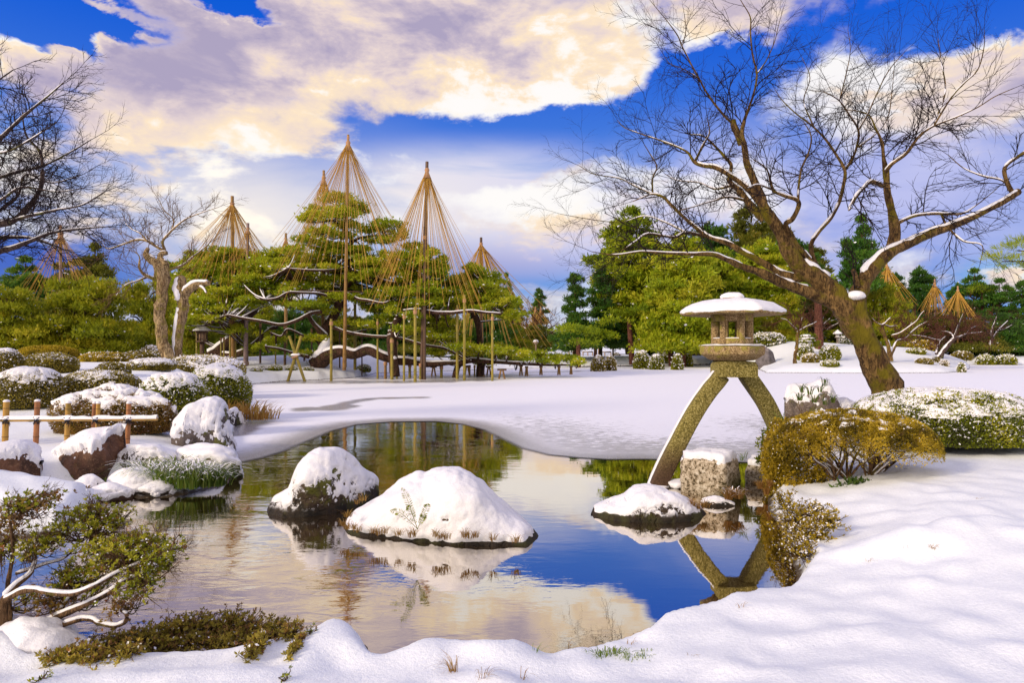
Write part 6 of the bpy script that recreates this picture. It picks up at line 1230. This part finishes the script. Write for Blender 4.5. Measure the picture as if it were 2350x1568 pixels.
mb = MB(); b = P(*ZM(1775, 880), 74); boxm(mb, (b[0], 74, gz1(b[0], 74) + .85), (1.1, .6, 1.7)); tag(bevel(mb.build('service_cabinet', MAT['paint_grey']), .03), 'grey-green service cabinet beside the shed', 'cabinet')
# little snow-capped stone lantern on the island hillock
def toro(px, yt, yb, d, label):
    b = P(px, yb, d); g = gz1(b[0], d) - .05; top = P(px, yt, d)[2]; h = top - g; t = thing('small_stone_lantern', (b[0], d, g), label, 'stone lantern'); c = (b[0], d, g)
    for nm, pr in (('base', [(.001, 0), (.30 * h, 0), (.28 * h, .1 * h), (.10 * h, .14 * h)]), ('shaft', [(.09 * h, .12 * h), (.075 * h, .3 * h), (.09 * h, .5 * h), (.001, .5 * h)]), ('fire_box', [(.001, .49 * h), (.2 * h, .5 * h), (.2 * h, .56 * h), (.14 * h, .58 * h), (.14 * h, .74 * h), (.001, .75 * h)]), ('roof', [(.001, .73 * h), (.3 * h, .74 * h), (.3 * h, .77 * h), (.08 * h, .9 * h), (.06 * h, 1 * h), (.001, 1.02 * h)])):
        V, f = hexring(pr, 6, 1, 0, c); mb = MB(); mb.add(V, f[:, ::-1]); o = mb.build(nm, MAT['rock_grey'], t)
    V, f = hexring([(.31 * h, .77 * h), (.26 * h, .86 * h), (.09 * h, .98 * h), (.001, 1.06 * h)], 12, .5, 0, c); mb = MB(); mb.add(V, f[:, ::-1]); mb.build('snow', MAT['snow_far'], o, smooth=True)
toro(*ZR(583, 655), ZR(0, 760)[1], 62, 'distant little stone lantern with a snow cap behind the island hillock')
# tiered topiary
def topiary():
    x0, yt = ZR(215, 720); x1, yb = ZR(370, 810); d = 54; c = P((x0 + x1) / 2, yb, d); t = thing('tiered_topiary', (c[0], d, gz1(c[0], d)), 'topiary clipped into flat snow-covered tiers on the island', 'topiary'); sn = MB(); fo = MB(); rg = np.random.default_rng(3)
    mb = MB(); tube(mb, [(c[0], d, gz1(c[0], d) - .1), (c[0], d, P(0, yt, d)[2])], .06, 6); mb.build('stem', MAT['bark_pine'], t)
    for yy, hw in ((728, 60), (752, 75), (778, 85), (805, 75)):
        z = P(0, ZR(0, yy)[1], d)[2]; r = hw * .24212 / FPX * d; pad(fo, sn, np.array([c[0] + rg.normal() * .1, d, z]), r, r, .28, 260, .22, .09, .45, rg, .05, 10)
        V, f = ico(3); V = V * [r * .95, r * .95, .12] * (1 + (fbm(V * 3, 2, int(yy)) - .5)[:, None] * .5) + [c[0], d, z + .18]; sn.add(V, f)
    fo.build('foliage', MAT['leaf_green'], t); sn.build('snow', MAT['snow_far'], t, smooth=True)
topiary()
# stone kerb along the far straight shore
mb = MB(); a, b = np.array([G(1334, 843.5)[0], G(0, 843.5)[1], 0]), np.array([G(1628, 838.5)[0], G(0, 838.5)[1], 0]); n = 50
q = a + (b - a) * np.linspace(0, 1, n)[:, None]
for k in range(n - 1):
    m_ = (q[k] + q[k + 1]) / 2; boxm(mb, (m_[0], m_[1], .04), (np.linalg.norm(q[k + 1] - q[k]) * .97, .18, .26))
tag(mb.build('shore_kerb', MAT['rock_dark'], origin=a), 'dark timber edging along the straight far shore', 'kerb')
# low pipe fence by the forest
def lowfence(xa, xb, y, d, label):
    a, b = P(xa, y, d), P(xb, y, d); t = thing('low_fence', (a[0], d, gz1(a[0], d)), label, 'fence', 'low fences along the far path'); n = max(2, int((b[0] - a[0]) / 1.6)); mb = MB()
    for k in range(n + 1):
        x = a[0] + (b[0] - a[0]) * k / n; g = gz1(x, d); mb = MB(); boxm(mb, (x, d, g + .2), (.10, .10, .5)); mb.build('post', MAT['wood_pale'], t)
    mb = MB(); g = gz1((a[0] + b[0]) / 2, d); boxm(mb, ((a[0] + b[0]) / 2, d, g + .38), (b[0] - a[0], .12, .09)); mb.build('rail', MAT['wood_dark'], t)
    mb = MB(); boxm(mb, ((a[0] + b[0]) / 2, d, g + .46), (b[0] - a[0], .14, .07)); mb.build('snow', MAT['snow_far'], t)
lowfence(1305, 1325, 806, 74, 'short low fence left of the firs'); lowfence(1338, 1360, 806, 74, 'short low fence between the fir trunks'); lowfence(1374, 1402, 809, 72, 'low fence at the foot of the lamp post'); lowfence(1000, 1200, 806, 80, 'long low fence far behind the props'); lowfence(2190, 2345, 804, 80, 'low snow-topped fence at far right')
lowfence(640, 900, 812, 66, 'pale low fence behind the giant pine')
# ------------------------------------------------------------------ near plants
def rosettes(mb, C, D, L, W, k=7, tint=.5, tj=.18):
    n = len(C); P_ = np.repeat(C, k, 0); Dn = D / (np.linalg.norm(D, axis=1)[:, None] + 1e-9); Dk = np.repeat(Dn, k, 0) * .75 + rdir(n * k) * .9
    t_ = np.repeat(np.broadcast_to(tint, (n,)) + RNG.normal(size=n) * tj, k) + RNG.normal(size=n * k) * .06; leaves(mb, P_, Dk, L * RNG.uniform(.6, 1.2, n * k), W, np.clip(t_, 0, 1))
def umbrella_azalea(name, label, base, crown, d0, m, seed, n, L, stems, twigm='twig_tan', snowamt=.10, thr=.6, capT=.02, hang=None, rim=.6, snow_n=1500, sm_=9, rstem=.016):
    "crown: (cx_px, cy_px, halfwidth, up, down, depth radius m)"
    rg = np.random.default_rng(seed); t = thing(name, base, label, 'shrub'); fo, st, sn = MB(), MB(), MB(); u = d0 / FPX
    cx, cy, hw, up, dn, dep = crown; c = P(cx, cy, d0); hwm, upm = hw * u, up * u
    # a domed shell of leaves, thin underneath
    th = rg.random(n) * 2 * pi; r = np.sqrt(rg.random(n)); lump = lambda a, b: 1 + (fbm(np.stack([np.cos(a) * b * 2, np.sin(a) * b * 2, 0 * a + seed], 1) * 1.6, 3, seed) - .5) * .22
    shell = lambda th, r: np.stack([np.cos(th) * r * hwm, np.sin(th) * r * dep, (1 - r ** 2.6) ** .55 * upm * (1 if True else 1) * lump(th, r) - (r ** 6) * dn * u * .6], 1) + c
    C = shell(th, r); dp = rg.random(n) ** 1.5; C[:, 2] -= dp * (.11 + .05 * (1 - r)); C[:, :2] += rg.normal(size=(n, 2)) * .006
    D = np.stack([np.cos(th) * r ** 2, np.sin(th) * r ** 2, 1 - .6 * r ** 2], 1) + rdir(n) * .5
    cl = fbm(C * 6, 3, seed); rosettes(fo, C, D, L, L * .42, 5, .10 + .75 * np.clip((cl - .3) * 2.4, 0, 1), .16)
    # stems fanning from the foot
    ends = []
    for s in stems:
        b = np.array(base) + np.array([s[0] * u, rg.normal() * .05, 0]);
        for k in range(sm_):
            a = rg.random() * 2 * pi; rr = .35 + .6 * rg.random(); e_ = shell(np.array([a]), np.array([rr]))[0] - [0, 0, .08]
            if s[1] and np.sign(e_[0] - c[0]) != np.sign(s[1]) and rg.random() < .7: e_[0] = 2 * c[0] - e_[0]
            m1 = b * .62 + e_ * .38 + np.array([rg.normal() * .05, rg.normal() * .05, -.02 + rg.normal() * .03]); m2 = b * .25 + e_ * .75 + np.array([rg.normal() * .04, 0, -.05])
            q = sm_path(np.array([b - [0, 0, .05], m1, m2, e_]), 5); q += (fbm(q * 7, 2, k) - .5)[:, None] * .06; R = np.linspace(rstem, .005, len(q)) * rg.uniform(.7, 1.2); tube(st, q, R, 6); snow_strip(sn, q, R, k, .35, (0, 0, 1), .007)
            for j in range(7):
                i = rg.integers(len(q) // 3, len(q)); v = (q[-1] - q[i // 2]); twiglet(st, q[i], v / (np.linalg.norm(v) + 1e-6) + rg.normal(size=3) * .45, .22 * rg.uniform(.6, 1.3), .005, 0, rg, kids=(3,), curl=.5)
    if hang: hang(fo, sn, st, rg, u)
    # snow: crusts and flakes on the crown
    g_ = 90; a_ = np.arange(g_) * 2 * pi / g_; rr = np.linspace(.01, .97, 44); A_, R_ = np.meshgrid(a_, rr, indexing='ij'); V = shell(A_.ravel(), R_.ravel()); F_ = grid_faces(g_, 44, True); N = vnorm(V, F_)
    if N[:, 2].mean() < 0: N = -N; F_ = F_[:, ::-1]
    s_ = snow_shell(V, F_, N, capT, thr, seed, .8, 9.0)
    if s_: sn.add(np.vstack(s_.v), np.vstack(s_.f))
    i = rg.choice(n, snow_n); leaves(sn, C[i] + [0, 0, L * .4], rdir(snow_n) * [1, 1, .3], L * rg.uniform(.5, 1.1, snow_n), L * rg.uniform(.4, .8, snow_n), .5)
    st.build('stems', MAT[twigm], t, smooth=True); fo.build('foliage', MAT[m], t); sn.build('snow', MAT['snow'], t, smooth=True); return t
def hang_left(fo, sn, st, rg, u):
    # the left side of the ochre bush spills down to the water
    n = 9000; v = rg.random(n); th = rg.uniform(pi * .35, pi * 1.65, n); rx = (.14 + .30 * np.sqrt(np.minimum(1, v * 2.2))); c = P(1845, 0, 8.6); z = .93 - v * 1.05
    x = c[0] + np.cos(th) * rx * (1 - .25 * v); y = 8.75 + np.sin(th) * (.5 - .15 * v); C = np.stack([x, y, z], 1) + rg.normal(size=(n, 3)) * .03
    cl = fbm(C * 5, 3, 3); rosettes(fo, C, np.stack([np.cos(th), np.sin(th), .4 + 0 * th], 1), .034, .014, 5, .15 + .6 * np.clip((cl - .3) * 2.2, 0, 1), .12)
    k = 500; i = rg.choice(n, k); leaves(sn, C[i] + [-.02, 0, .01], rdir(k), .022, .015, .5)
zb = gz1(*P(1975, 0, 8.4)[:2]); bb = P(1982, 1136, 8.2)
umbrella_azalea('clipped_azalea', 'ochre domed azalea with bare fanning stems at the right water edge', (bb[0], 8.3, gz1(bb[0], 8.3)), (1960, 1016, 192, 71, 30, .66), 8.3, 'leaf_ochre', 5, 27000, .022, [(-55, -1), (-25, -1), (15, 1), (40, 1)], thr=1.22, capT=.012, hang=hang_left, snow_n=1500, sm_=12)
# a dark inner body keeps the spilling left side opaque
gx = P(2212, HY, 9.9)[0]; tz = EYE - (897 - HY) / FPX * 9.9; gb = gz1(gx, 10.2) - .06
tr = shrub((gx, 10.3, gb), 1.46, 1.1, tz - gb, 'leaf_green', 'wide dark green azalea dome with a lumpy snow crust at the right edge', snow='patch', n=60000, seed=77, leaf=.030, lump=.07, thr=.95, flakes=.16, sfreq=9, name='clipped_azalea', snowT=.05, tint=(.0, .95), phimax=104, core=.9)
def low_shrub(name, label, blobs, m, L, seed, snow=.12, d=None, k=7, twig='twig_tan', z=None, cat='shrub', tintb=.45, zs=.06):
    "blobs: (px, py, rx_px, ry_px, n, d) leaf rosettes scattered in soft ellipsoids, on little stems"
    rg = np.random.default_rng(seed); fo, st, sn = MB(), MB(), MB(); c0 = None
    for px, py, rx, ry, n, dd in blobs:
        c = P(px, py, dd); u = dd / FPX; c0 = c if c0 is None else c0
        C = c + rg.normal(size=(n, 3)) * np.array([rx * u * .5, max(rx * u * .4, .06), ry * u * .5]); D = (C - c) / (np.linalg.norm(C - c, axis=1)[:, None] + 1e-6) * .5 + rdir(n) * .4 + [0, 0, .8]
        rosettes(fo, C, D, L, L * .33, k, tintb + rg.normal() * .06, .15)
        for i in range(n):
            b = c + (C[i] - c) * .3 - [0, 0, ry * u * .5]; q = np.array([b, (b + C[i]) / 2 + rg.normal(size=3) * .012, C[i]]); tube(st, q, [.0032, .0026, .0018], 3, .5, 0, False)
        m_ = int(n * snow * 2); i = rg.integers(0, n, m_); leaves(sn, C[i] + [0, 0, L * .3] + rg.normal(size=(m_, 3)) * L * .4, rdir(m_) * [1, 1, .3], L * rg.uniform(.4, .9, m_), L * rg.uniform(.4, .8, m_), .5)
    base = (c0[0], c0[1], gz1(c0[0], c0[1])) if z is None else z
    t = thing(name, base, label, cat); fo.build('foliage', MAT[m], t); st.build('stems', MAT[twig], t); sn.build('snow', MAT['snow'], t); return t
low_shrub('low_shrub', 'straggly snow-dusted shrub spilling over the bank below the ochre azalea', [(1832, 1188, 46, 32, 260, 6.6), (1868, 1180, 42, 26, 220, 6.5), (1838, 1228, 44, 36, 260, 6.15), (1872, 1225, 34, 30, 180, 6.1), (1835, 1264, 34, 26, 160, 5.8), (1900, 1196, 34, 22, 130, 6.1), (1800, 1150, 30, 26, 120, 7.0)], 'leaf_ochre', .030, 7, snow=.7, tintb=.5)
low_shrub('low_shrub', 'dark green strap-leaved plant at the foot of the ochre azalea stems', [(1953, 1128, 24, 18, 70, 7.95), (1975, 1122, 20, 14, 50, 7.95)], 'grass_green', .10, 8, snow=.1, k=6, tintb=.1)
low_shrub('low_shrub', 'tiny green sprig on the snow right of the azalea stems', [(2010, 1136, 9, 5, 12, 7.9)], 'leaf_green', .035, 9, snow=.3, tintb=.3)
low_shrub('low_shrub', 'leafy fern-like tuft with snow between the lantern leg and the ochre azalea', [(1768, 1020, 22, 24, 110, 9.3), (1760, 1055, 20, 22, 90, 9.2), (1775, 1000, 18, 16, 60, 9.4)], 'leaf_green', .07, 10, snow=.5, tintb=.3)

# foreground azalea, branches traced
def fore_azalea():
    d0 = 4.1; b = P(*Z5(20, 1400), d0); t = thing('azalea_tree', (b[0], b[1], gz1(b[0], b[1])), 'foreground azalea with snow-lined crooked branches at the lower left', 'shrub'); rg = np.random.default_rng(5); sn, fo, st = MB(), MB(), MB(); unit = .49193 / FPX * d0
    Ls = [[(28, 1420, 26, 0), (15, 1330, 22, 0), (12, 1240, 20, 0), (25, 1175, 18, 0), (80, 1110, 14, .05), (140, 1060, 10, .1), (162, 1000, 9, .15), (155, 950, 6, .2)],
     [(50, 1400, 17, .1), (45, 1250, 13, .1), (38, 1100, 10, .1), (60, 950, 8, .1), (52, 840, 7, .1), (50, 790, 5, .1), (90, 740, 3, .1)],
     [(20, 1180, 15, 0), (130, 1132, 14, -.05), (230, 1147, 12, -.1), (340, 1150, 12, -.1), (430, 1120, 10, -.1), (520, 1070, 8, -.05), (600, 1030, 6, 0), (700, 985, 4, 0), (790, 950, 2, 0)],
     [(120, 1440, 34, .1), (170, 1330, 28, .1), (250, 1270, 18, .1), (340, 1230, 15, .05), (430, 1190, 13, 0), (520, 1140, 12, 0), (590, 1085, 11, 0), (630, 1078, 8, 0), (700, 1098, 5, 0), (770, 1060, 3, 0), (840, 1000, 1.5, 0)],
     [(300, 1290, 14, 0), (400, 1265, 12, 0), (460, 1290, 11, -.05), (530, 1305, 10, -.08), (580, 1288, 9, -.08), (590, 1255, 8, -.08), (560, 1235, 4, -.08)],
     [(70, 1060, 8, .1), (200, 1020, 6, .2), (300, 985, 5, .3), (360, 930, 3.5, .3), (420, 880, 2.5, .3)], [(250, 1270, 8, .1), (300, 1200, 6, .2), (360, 1130, 5, .3), (420, 1080, 3.5, .4)], [(590, 1085, 5, 0), (640, 1010, 3.5, .1), (700, 960, 2.4, .1), (760, 930, 1.6, .1)], [(-40, 1130, 12, 0), (-20, 1050, 9, .1), (10, 950, 6, .2), (30, 880, 4, .3)]]
    ends = []
    for i, L in enumerate(Ls):
        q = sm_path(np.array([[*P(*Z5(x, y), d0 + dd), r * unit] for x, y, r, dd in L]), 6); q[:, :3] += (fbm(q[:, :3] * 9, 3, i) - .5)[:, None] * .02
        mb = MB(); rr = q[:, 3] * (1 + (fbm(q[:, :3] * 25, 2, i) - .5) * .4); tube(mb, q[:, :3], rr, 9); mb.build('branch' if i > 1 else 'trunk', MAT['twig_tan'], t, smooth=True); snow_strip(sn, q[:, :3], rr, i + 40, .50, (0, 0, 1), .006, .55, 11.0)
        ends.append(q)
    allq = np.vstack([e_[:, :3] for e_ in ends])
    cl = [(120, 725, 110, 40, .1, 1), (50, 790, 80, 45, .1, 1), (215, 720, 60, 35, .1, 1), (370, 780, 110, 45, .3, 0), (430, 825, 115, 45, .3, 0), (310, 830, 70, 35, .3, 0), (500, 800, 70, 40, .3, 0), (200, 915, 90, 50, .2, 0), (160, 950, 60, 40, .2, 0), (470, 930, 110, 45, .2, 0), (560, 915, 120, 45, .1, 0), (660, 930, 110, 50, .1, 0), (740, 955, 80, 40, .1, 0), (560, 1000, 150, 50, .2, 0), (680, 1010, 110, 50, .1, 0), (800, 950, 45, 30, 0, 0),
     (330, 1060, 80, 45, .3, 0), (400, 1040, 90, 45, .3, 0), (640, 1100, 80, 60, 0, 1), (700, 1060, 60, 50, 0, 0), (260, 1140, 80, 45, .3, 1), (120, 1180, 60, 30, .3, 0), (20, 880, 50, 60, .2, 1), (570, 1200, 60, 40, 0, 1), (450, 1110, 70, 40, .2, 1), (280, 1200, 70, 40, .2, 1), (0, 960, 40, 60, .2, 0)]
    red = MB()
    for x, y, rx, ry, dd, rd in cl:
        c = P(*Z5(x, y), d0 + dd); n = int(rx * ry / 44); C = c + rg.normal(size=(n, 3)) * np.array([rx * unit * .52, .10, ry * unit * .5]); D = rdir(n) * .45 + [0, 0, .9] + (C - c) * 3
        tgt = fo if not rd or rg.random() < .3 else red; h = n // 5; rosettes(tgt, C[h:], D[h:], .029, .0105, 8, .72 if not rd else .55, .18); rosettes(red, C[:h], D[:h], .022, .007, 6, .55, .2)
        j = np.argmin(np.linalg.norm(allq - c, axis=1)); a = allq[j]
        for k in range(max(4, n // 7)):
            e_ = C[rg.integers(n)]; m1 = a * .45 + e_ * .55 + rg.normal(size=3) * .03 - [0, 0, .02]; q = sm_path(np.array([a, m1, e_]), 5); tube(st, q, np.linspace(.005, .0022, len(q)), 4, .5, 0, False)
            for g_ in range(3): twiglet(st, q[6], (e_ - a) / (np.linalg.norm(e_ - a) + 1e-6) + rg.normal(size=3) * .5, .12, .0024, 0, rg, kids=(3,))
        m_ = n; i = rg.integers(0, n, m_); leaves(sn, C[i] + [0, 0, .008] + rg.normal(size=(m_, 3)) * .01, rdir(m_) * [1, 1, .3], .014, .010, .5)
    st.build('twigs', MAT['twig_tan'], t); fo.build('foliage', MAT['leaf_green'], t); red.build('red_foliage', MAT['leaf_red'], t); sn.build('snow', MAT['snow'], t, smooth=True)
fore_azalea()
rgq = np.random.default_rng(12); bl = []
for x, y, rx, ry in [(280, 1445, 60, 22), (370, 1440, 70, 25), (450, 1400, 70, 30), (540, 1370, 70, 32), (620, 1360, 75, 34), (700, 1345, 80, 36), (790, 1330, 80, 36), (860, 1300, 80, 38), (930, 1290, 85, 38), (1010, 1290, 80, 38), (1080, 1280, 70, 34), (1150, 1300, 70, 34), (1220, 1320, 60, 30), (1290, 1320, 60, 28), (1360, 1330, 45, 28), (760, 1390, 80, 28), (900, 1370, 80, 30), (1020, 1370, 80, 30), (1120, 1360, 60, 26), (600, 1420, 70, 24), (1180, 1420, 40, 34), (1210, 1380, 40, 30), (470, 1450, 60, 20), (1380, 1400, 16, 20)]:
    px, py = Z5(x, y); bl.append((px, py, rx * .49, ry * .52, 50, hit(px, py + ry * .35)[1]))
t_ = low_shrub('low_azalea', 'low reddish-green azalea creeping along the near snowy bank', bl, 'leaf_azalea', .030, 14, snow=.08, k=8, tintb=.68)
rb = [(b[0], b[1] - 4, b[2] * 1.1, b[3] * 1.2, 42, b[5] + .02) for b in bl]
low_shrub('low_azalea', 'red-leaved sprigs mixed into the creeping azalea', rb, 'leaf_red', .024, 15, snow=.05, k=6, tintb=.5)
for i, (x, y, lab) in enumerate([(1445, 1335, 'small azalea sprig poking from the snow right of the creeping azalea'), (1330, 1555, 'tiny twig sprig in the snow at the bottom edge'), (195, 1540, 'tiny sprig in the snow at the lower left corner')]):
    px, py = Z5(x, y); low_shrub('azalea_sprig', lab, [(px, py, 12, 7, 8, hit(px, py + 6)[1])], 'leaf_green', .02, 30 + i, snow=.3)

# ------------------------------------------------------------------ grasses
def blades(name, label, spots, m, seed, cat='grass', group=None, wid=.006, snow=0, arch=.8, flat=0.):
    "spots: (x, y, z, n, length, radius, lean x)"
    rg = np.random.default_rng(seed); mb, sn = MB(), MB(); c0 = np.array(spots[0][:3])
    for x, y, z, n, L, R, lx in spots:
        for k in range(n):
            a = rg.random() * 2 * pi; b = np.array([x + cos(a) * R * rg.random(), y + sin(a) * R * rg.random(), z]); l = L * rg.uniform(.5, 1.15); out = np.array([cos(a) + lx, sin(a) * .8, 0]) * rg.uniform(.2, 1.0)
            u = np.linspace(0, 1, 7)[:, None]; q = b + out * l * .8 * u ** 1.6 + np.array([0, 0, 1.0]) * l * (u - arch * .62 * u ** 2.6)
            s = np.cross(out + [0, 0, .3], [0, 0, 1]); s = s / (np.linalg.norm(s) + 1e-6) if rg.random() < .6 else np.array([1.0, 0, 0]); w_ = wid * (1 - u ** 2 * .9) / 2
            V = np.stack([q - s * w_, q + s * w_], 1).reshape(-1, 3); F_ = np.array([[2 * i, 2 * i + 1, 2 * i + 3, 2 * i + 2] for i in range(6)]); mb.add(V, F_, np.clip(rg.normal(.5, .22), 0, 1))
            if snow and rg.random() < snow: sn.add(V[4:12] + [0, -.002, .006] + (V[4:12] - q[2:6].repeat(2, 0)) * .8, np.array([[0, 1, 3, 2], [2, 3, 5, 4], [4, 5, 7, 6]]))
    t = thing(name, c0, label, cat, group); mb.build('blades', MAT[m], t)
    if sn.v: sn.build('snow', MAT['snow'], t)
    return t
def gp(px, py, z=None):
    z = .0 if z is None else z; g = G(px, py, z); return (g[0], g[1], z)
sp = []
for x, y, n, L in [(1300, 850, 90, .50), (1400, 870, 90, .50), (1500, 880, 90, .5), (1620, 880, 100, .5), (1720, 880, 100, .52), (1830, 870, 90, .5), (1900, 860, 70, .42), (1240, 790, 60, .42), (1560, 800, 80, .48), (1700, 800, 80, .45), (1360, 780, 60, .45), (1960, 860, 40, .40)]:
    g = gp(*Z8(x, y + 40), .08); sp.append((*g, int(n * 1.1), L * 1.35, .14, .25 if x > 1600 else -.1))
blades('grass_clump', 'large clump of long green grass bent by snow on the left shore', sp, 'grass_green', 3, 'grass', wid=.012, snow=.45, arch=1.15)
sp = []
for x, y, n, L in [(1640, 1470, 60, .7), (1700, 1500, 80, .7), (1520, 1430, 60, .6), (1450, 1400, 50, .5), (1760, 1560, 60, .5), (1580, 1500, 60, .6)]:
    px, py = Z1(x - 60, y); d = 17.0; g = P(px, py, d); sp.append((g[0], d, max(.1, gz1(g[0], d)), n, L * 1.15, .35, .2))
blades('grass_clump', 'rust-coloured grass between the tallest azalea mound and the shore rock', sp, 'grass_rust', 4, wid=.02, arch=.8)
def rim_grass(label, pts, m, n, L, seed, wid=.006, lean=0., snow=.0):
    blades('grass_tuft', label, [(*P(px, py, d), n, L, .05, lean) for px, py, d in pts], m, seed, group=None, wid=wid, arch=1.1, snow=snow)
rim_grass('dry brown grass hanging along the foot of the largest pool rock', [(*Z6(x, y), d) for x, y, d in [(680, 672, 6.9), (700, 690, 6.85), (735, 690, 6.8), (760, 705, 6.75), (850, 712, 6.62), (880, 722, 6.6), (915, 715, 6.6), (990, 728, 6.55), (1060, 735, 6.5), (1078, 722, 6.5), (1205, 735, 6.42), (1228, 742, 6.4), (1262, 748, 6.4), (1370, 735, 6.35), (1392, 745, 6.35), (1430, 738, 6.35), (1530, 755, 6.3), (1660, 765, 6.3), (700, 620, 7.0)]], 'grass_rust', 30, .15, 5, .0045)
rim_grass('sparse dry blades between the two pool rocks', [(*Z6(760, 545), 7.3), (*Z6(790, 530), 7.3)], 'grass_rust', 16, .16, 6, .004)
rim_grass('brown drooping grass tuft at the foot of the square stone', [(*Z7(900, 440), 8.05), (*Z7(930, 450), 8.05), (*Z7(880, 455), 8.05)], 'grass_rust', 90, .24, 7, .006, snow=.15)
rim_grass('brown grass at the right end of the low flat rock', [(*Z7(700, 490), 7.75), (*Z7(740, 500), 7.75), (*Z7(670, 500), 7.7), (*Z7(765, 495), 7.8)], 'grass_rust', 50, .19, 8, .005, .2)
rim_grass('reddish dry grass behind the square stone near the small block', [(*Z7(1040, 400), 8.7), (*Z7(1070, 430), 8.6), (*Z7(1085, 390), 8.6)], 'grass_rust', 60, .22, 9, .006)
rim_grass('green blades standing on the right corner of the square stone', [(*Z7(960, 250), 8.85), (*Z7(945, 262), 8.8)], 'grass_green', 12, .22, 10, .005)
rim_grass('bamboo grass drooping over the snow of the upright rock', [(*Z4(x, y), 11.3) for x, y in [(1290, 800), (1330, 810), (1380, 800), (1400, 770), (1350, 850), (1400, 860), (1440, 850), (1280, 840)]], 'grass_green', 13, .34, 11, .014, snow=.3)
rim_grass('dark bamboo grass hanging beside the right lantern leg', [(*Z4(1190, 940), 9.6), (*Z4(1150, 1000), 9.4), (*Z4(1120, 1050), 9.3), (*Z4(1195, 960), 9.6)], 'grass_green', 14, .28, 12, .010, -.5)
rim_grass('yellow-green moss grass on the left flank of the tallest shore rock', [(*Z8(1660, 350), 12.2), (*Z8(1700, 370), 12.1), (*Z8(1640, 545), 11.2), (*Z8(1720, 560), 11.2)], 'grass_green', 40, .16, 13, .01)
rim_grass('short green grass at the foot of the leaning brown rock', [(*Z8(950, 880), 9.35), (*Z8(1010, 870), 9.35), (*Z8(620, 850), 9.4)], 'grass_green', 40, .16, 14, .007)
for i, (x, y, n, L, lab) in enumerate([(1395, 1496, 130, .085, 'green grass tuft breaking through the snow at the bottom centre right'), (1465, 1496, 70, .07, 'smaller green grass tuft right of the one in the near snow')]):
    g = hit(x, y + 12); d, z = g[1], g[2]; blades('grass_tuft', lab, [(g[0] - .05, d, z - .01, n // 2, L, .07, -.5), (g[0] + .05, d, z - .01, n // 2, L, .07, .3)], 'grass_green', 20 + i, wid=.0045, arch=1.2)
for i, (x, y, n, L, lx, lab) in enumerate([(1040, 1545, 26, .19, -.7, 'long thin straw blades at the bottom edge below the pool'), (1110, 1556, 14, .12, .4, 'few straw blades beside the hollow in the near snow'), (1230, 1497, 12, .10, .8, 'few yellowing blades on the near snow rim'), (1305, 1490, 8, .10, .8, 'single yellow blades left of the green tuft'), (1200, 1560, 7, .12, .6, 'two or three bent straw blades at the bottom edge'),
     (1700, 1395, 6, .10, .2, 'thin reddish stalks on the snow rim under the lantern reflection'), (2140, 1262, 26, .07, .3, 'small brown tuft in the dent of the right-hand snow'), (1990, 1290, 6, .08, .3, 'dark twig bit on the right snow slope'), (2080, 1258, 8, .035, .3, 'tiny brown tuft left of the dent in the snow'), (2245, 1148, 5, .06, .9, 'small dark twig on the flat snow at right'), (1445, 1480, 7, .09, .9, 'bent straw right of the green tufts'), (1590, 1505, 4, .06, .6, 'faint stalk in the near snow')]):
    g = hit(x, y); d, z = g[1], g[2]; blades('grass_sprig', lab, [(g[0], d, z - .01, n, L, .03, lx)], 'grass_rust' if i not in (2,) else 'grass_green', 40 + i, wid=.003, arch=1.1)
# fern on the big pool rock
def fern():
    b = P(*Z6(1100, 690), 6.35); t = thing('fern', b, 'small yellow-green fern growing on the front of the largest pool rock', 'fern'); rg = np.random.default_rng(2)
    for (ex, ey, dd) in ((1010, 455, -.05), (945, 585, -.1), (1160, 545, 0.0), (1040, 560, -.05), (1130, 620, -.1)):
        e_ = P(*Z6(ex, ey), 6.35 + dd); m1 = b * .45 + e_ * .55 + np.array([.03 if ex > 1050 else -.0, -.05, .06]); q = sm_path(np.array([b, m1, e_]), 12); mb = MB(); tube(mb, q, np.linspace(.003, .001, len(q)), 4, .6)
        n = len(q); tg = np.gradient(q, axis=0); tg /= np.linalg.norm(tg, axis=1)[:, None]; sd = np.cross(tg, [0, -1, .2]); sd /= np.linalg.norm(sd, axis=1)[:, None]
        for s in (-1, 1):
            k = np.arange(4, n); ll = .045 * np.sin(np.linspace(.5, pi * .97, len(k))) ** .8; leaves(mb, q[k], sd[k] * s + tg[k] * .45, ll, .009, np.clip(rg.normal(.42, .15, len(k)), 0, 1))
        mb.build('frond', MAT['needle_gold'], t)
fern()
# needles of a pine bough entering at the right edge
def edge_bough():
    d = 12; b = P(2560, 640, d); t = thing('pine_tree', (b[0] + .4, d, gz1(b[0] + .4, d)), 'pine whose tip pokes in at the right edge, mid height', 'tree'); rg = np.random.default_rng(4)
    mb = MB(); tube(mb, [(b[0] + .4, d, gz1(b[0] + .4, d) - .2), (b[0] + .3, d, 2), (b[0] + .5, d, 4.6)], [.2, .16, .06], 10); mb.build('trunk', MAT['bark_pine'], t, smooth=True)
    br, cr, sn = MB(), MB(), MB()
    for p in ((2300, 600), (2335, 575), (2345, 620), (2410, 590), (2430, 640), (2370, 560), (2460, 600)):
        e_ = P(*p, d + rg.normal() * .3); q = sm_path(np.array([(b[0] + .35, d, 3.2), (np.array([b[0] + .35, d, 3.2]) + e_) / 2 + [0, 0, .1], e_]), 5); tube(br, q, np.linspace(.035, .01, len(q)), 5); pad(cr, sn, e_, .30, .28, .16, 150, .13, .008, .5, rg, .04, 7)
    br.build('branch', MAT['bark_pine'], t, smooth=True); cr.build('crown', MAT['needle_bright'], t)
edge_bough()
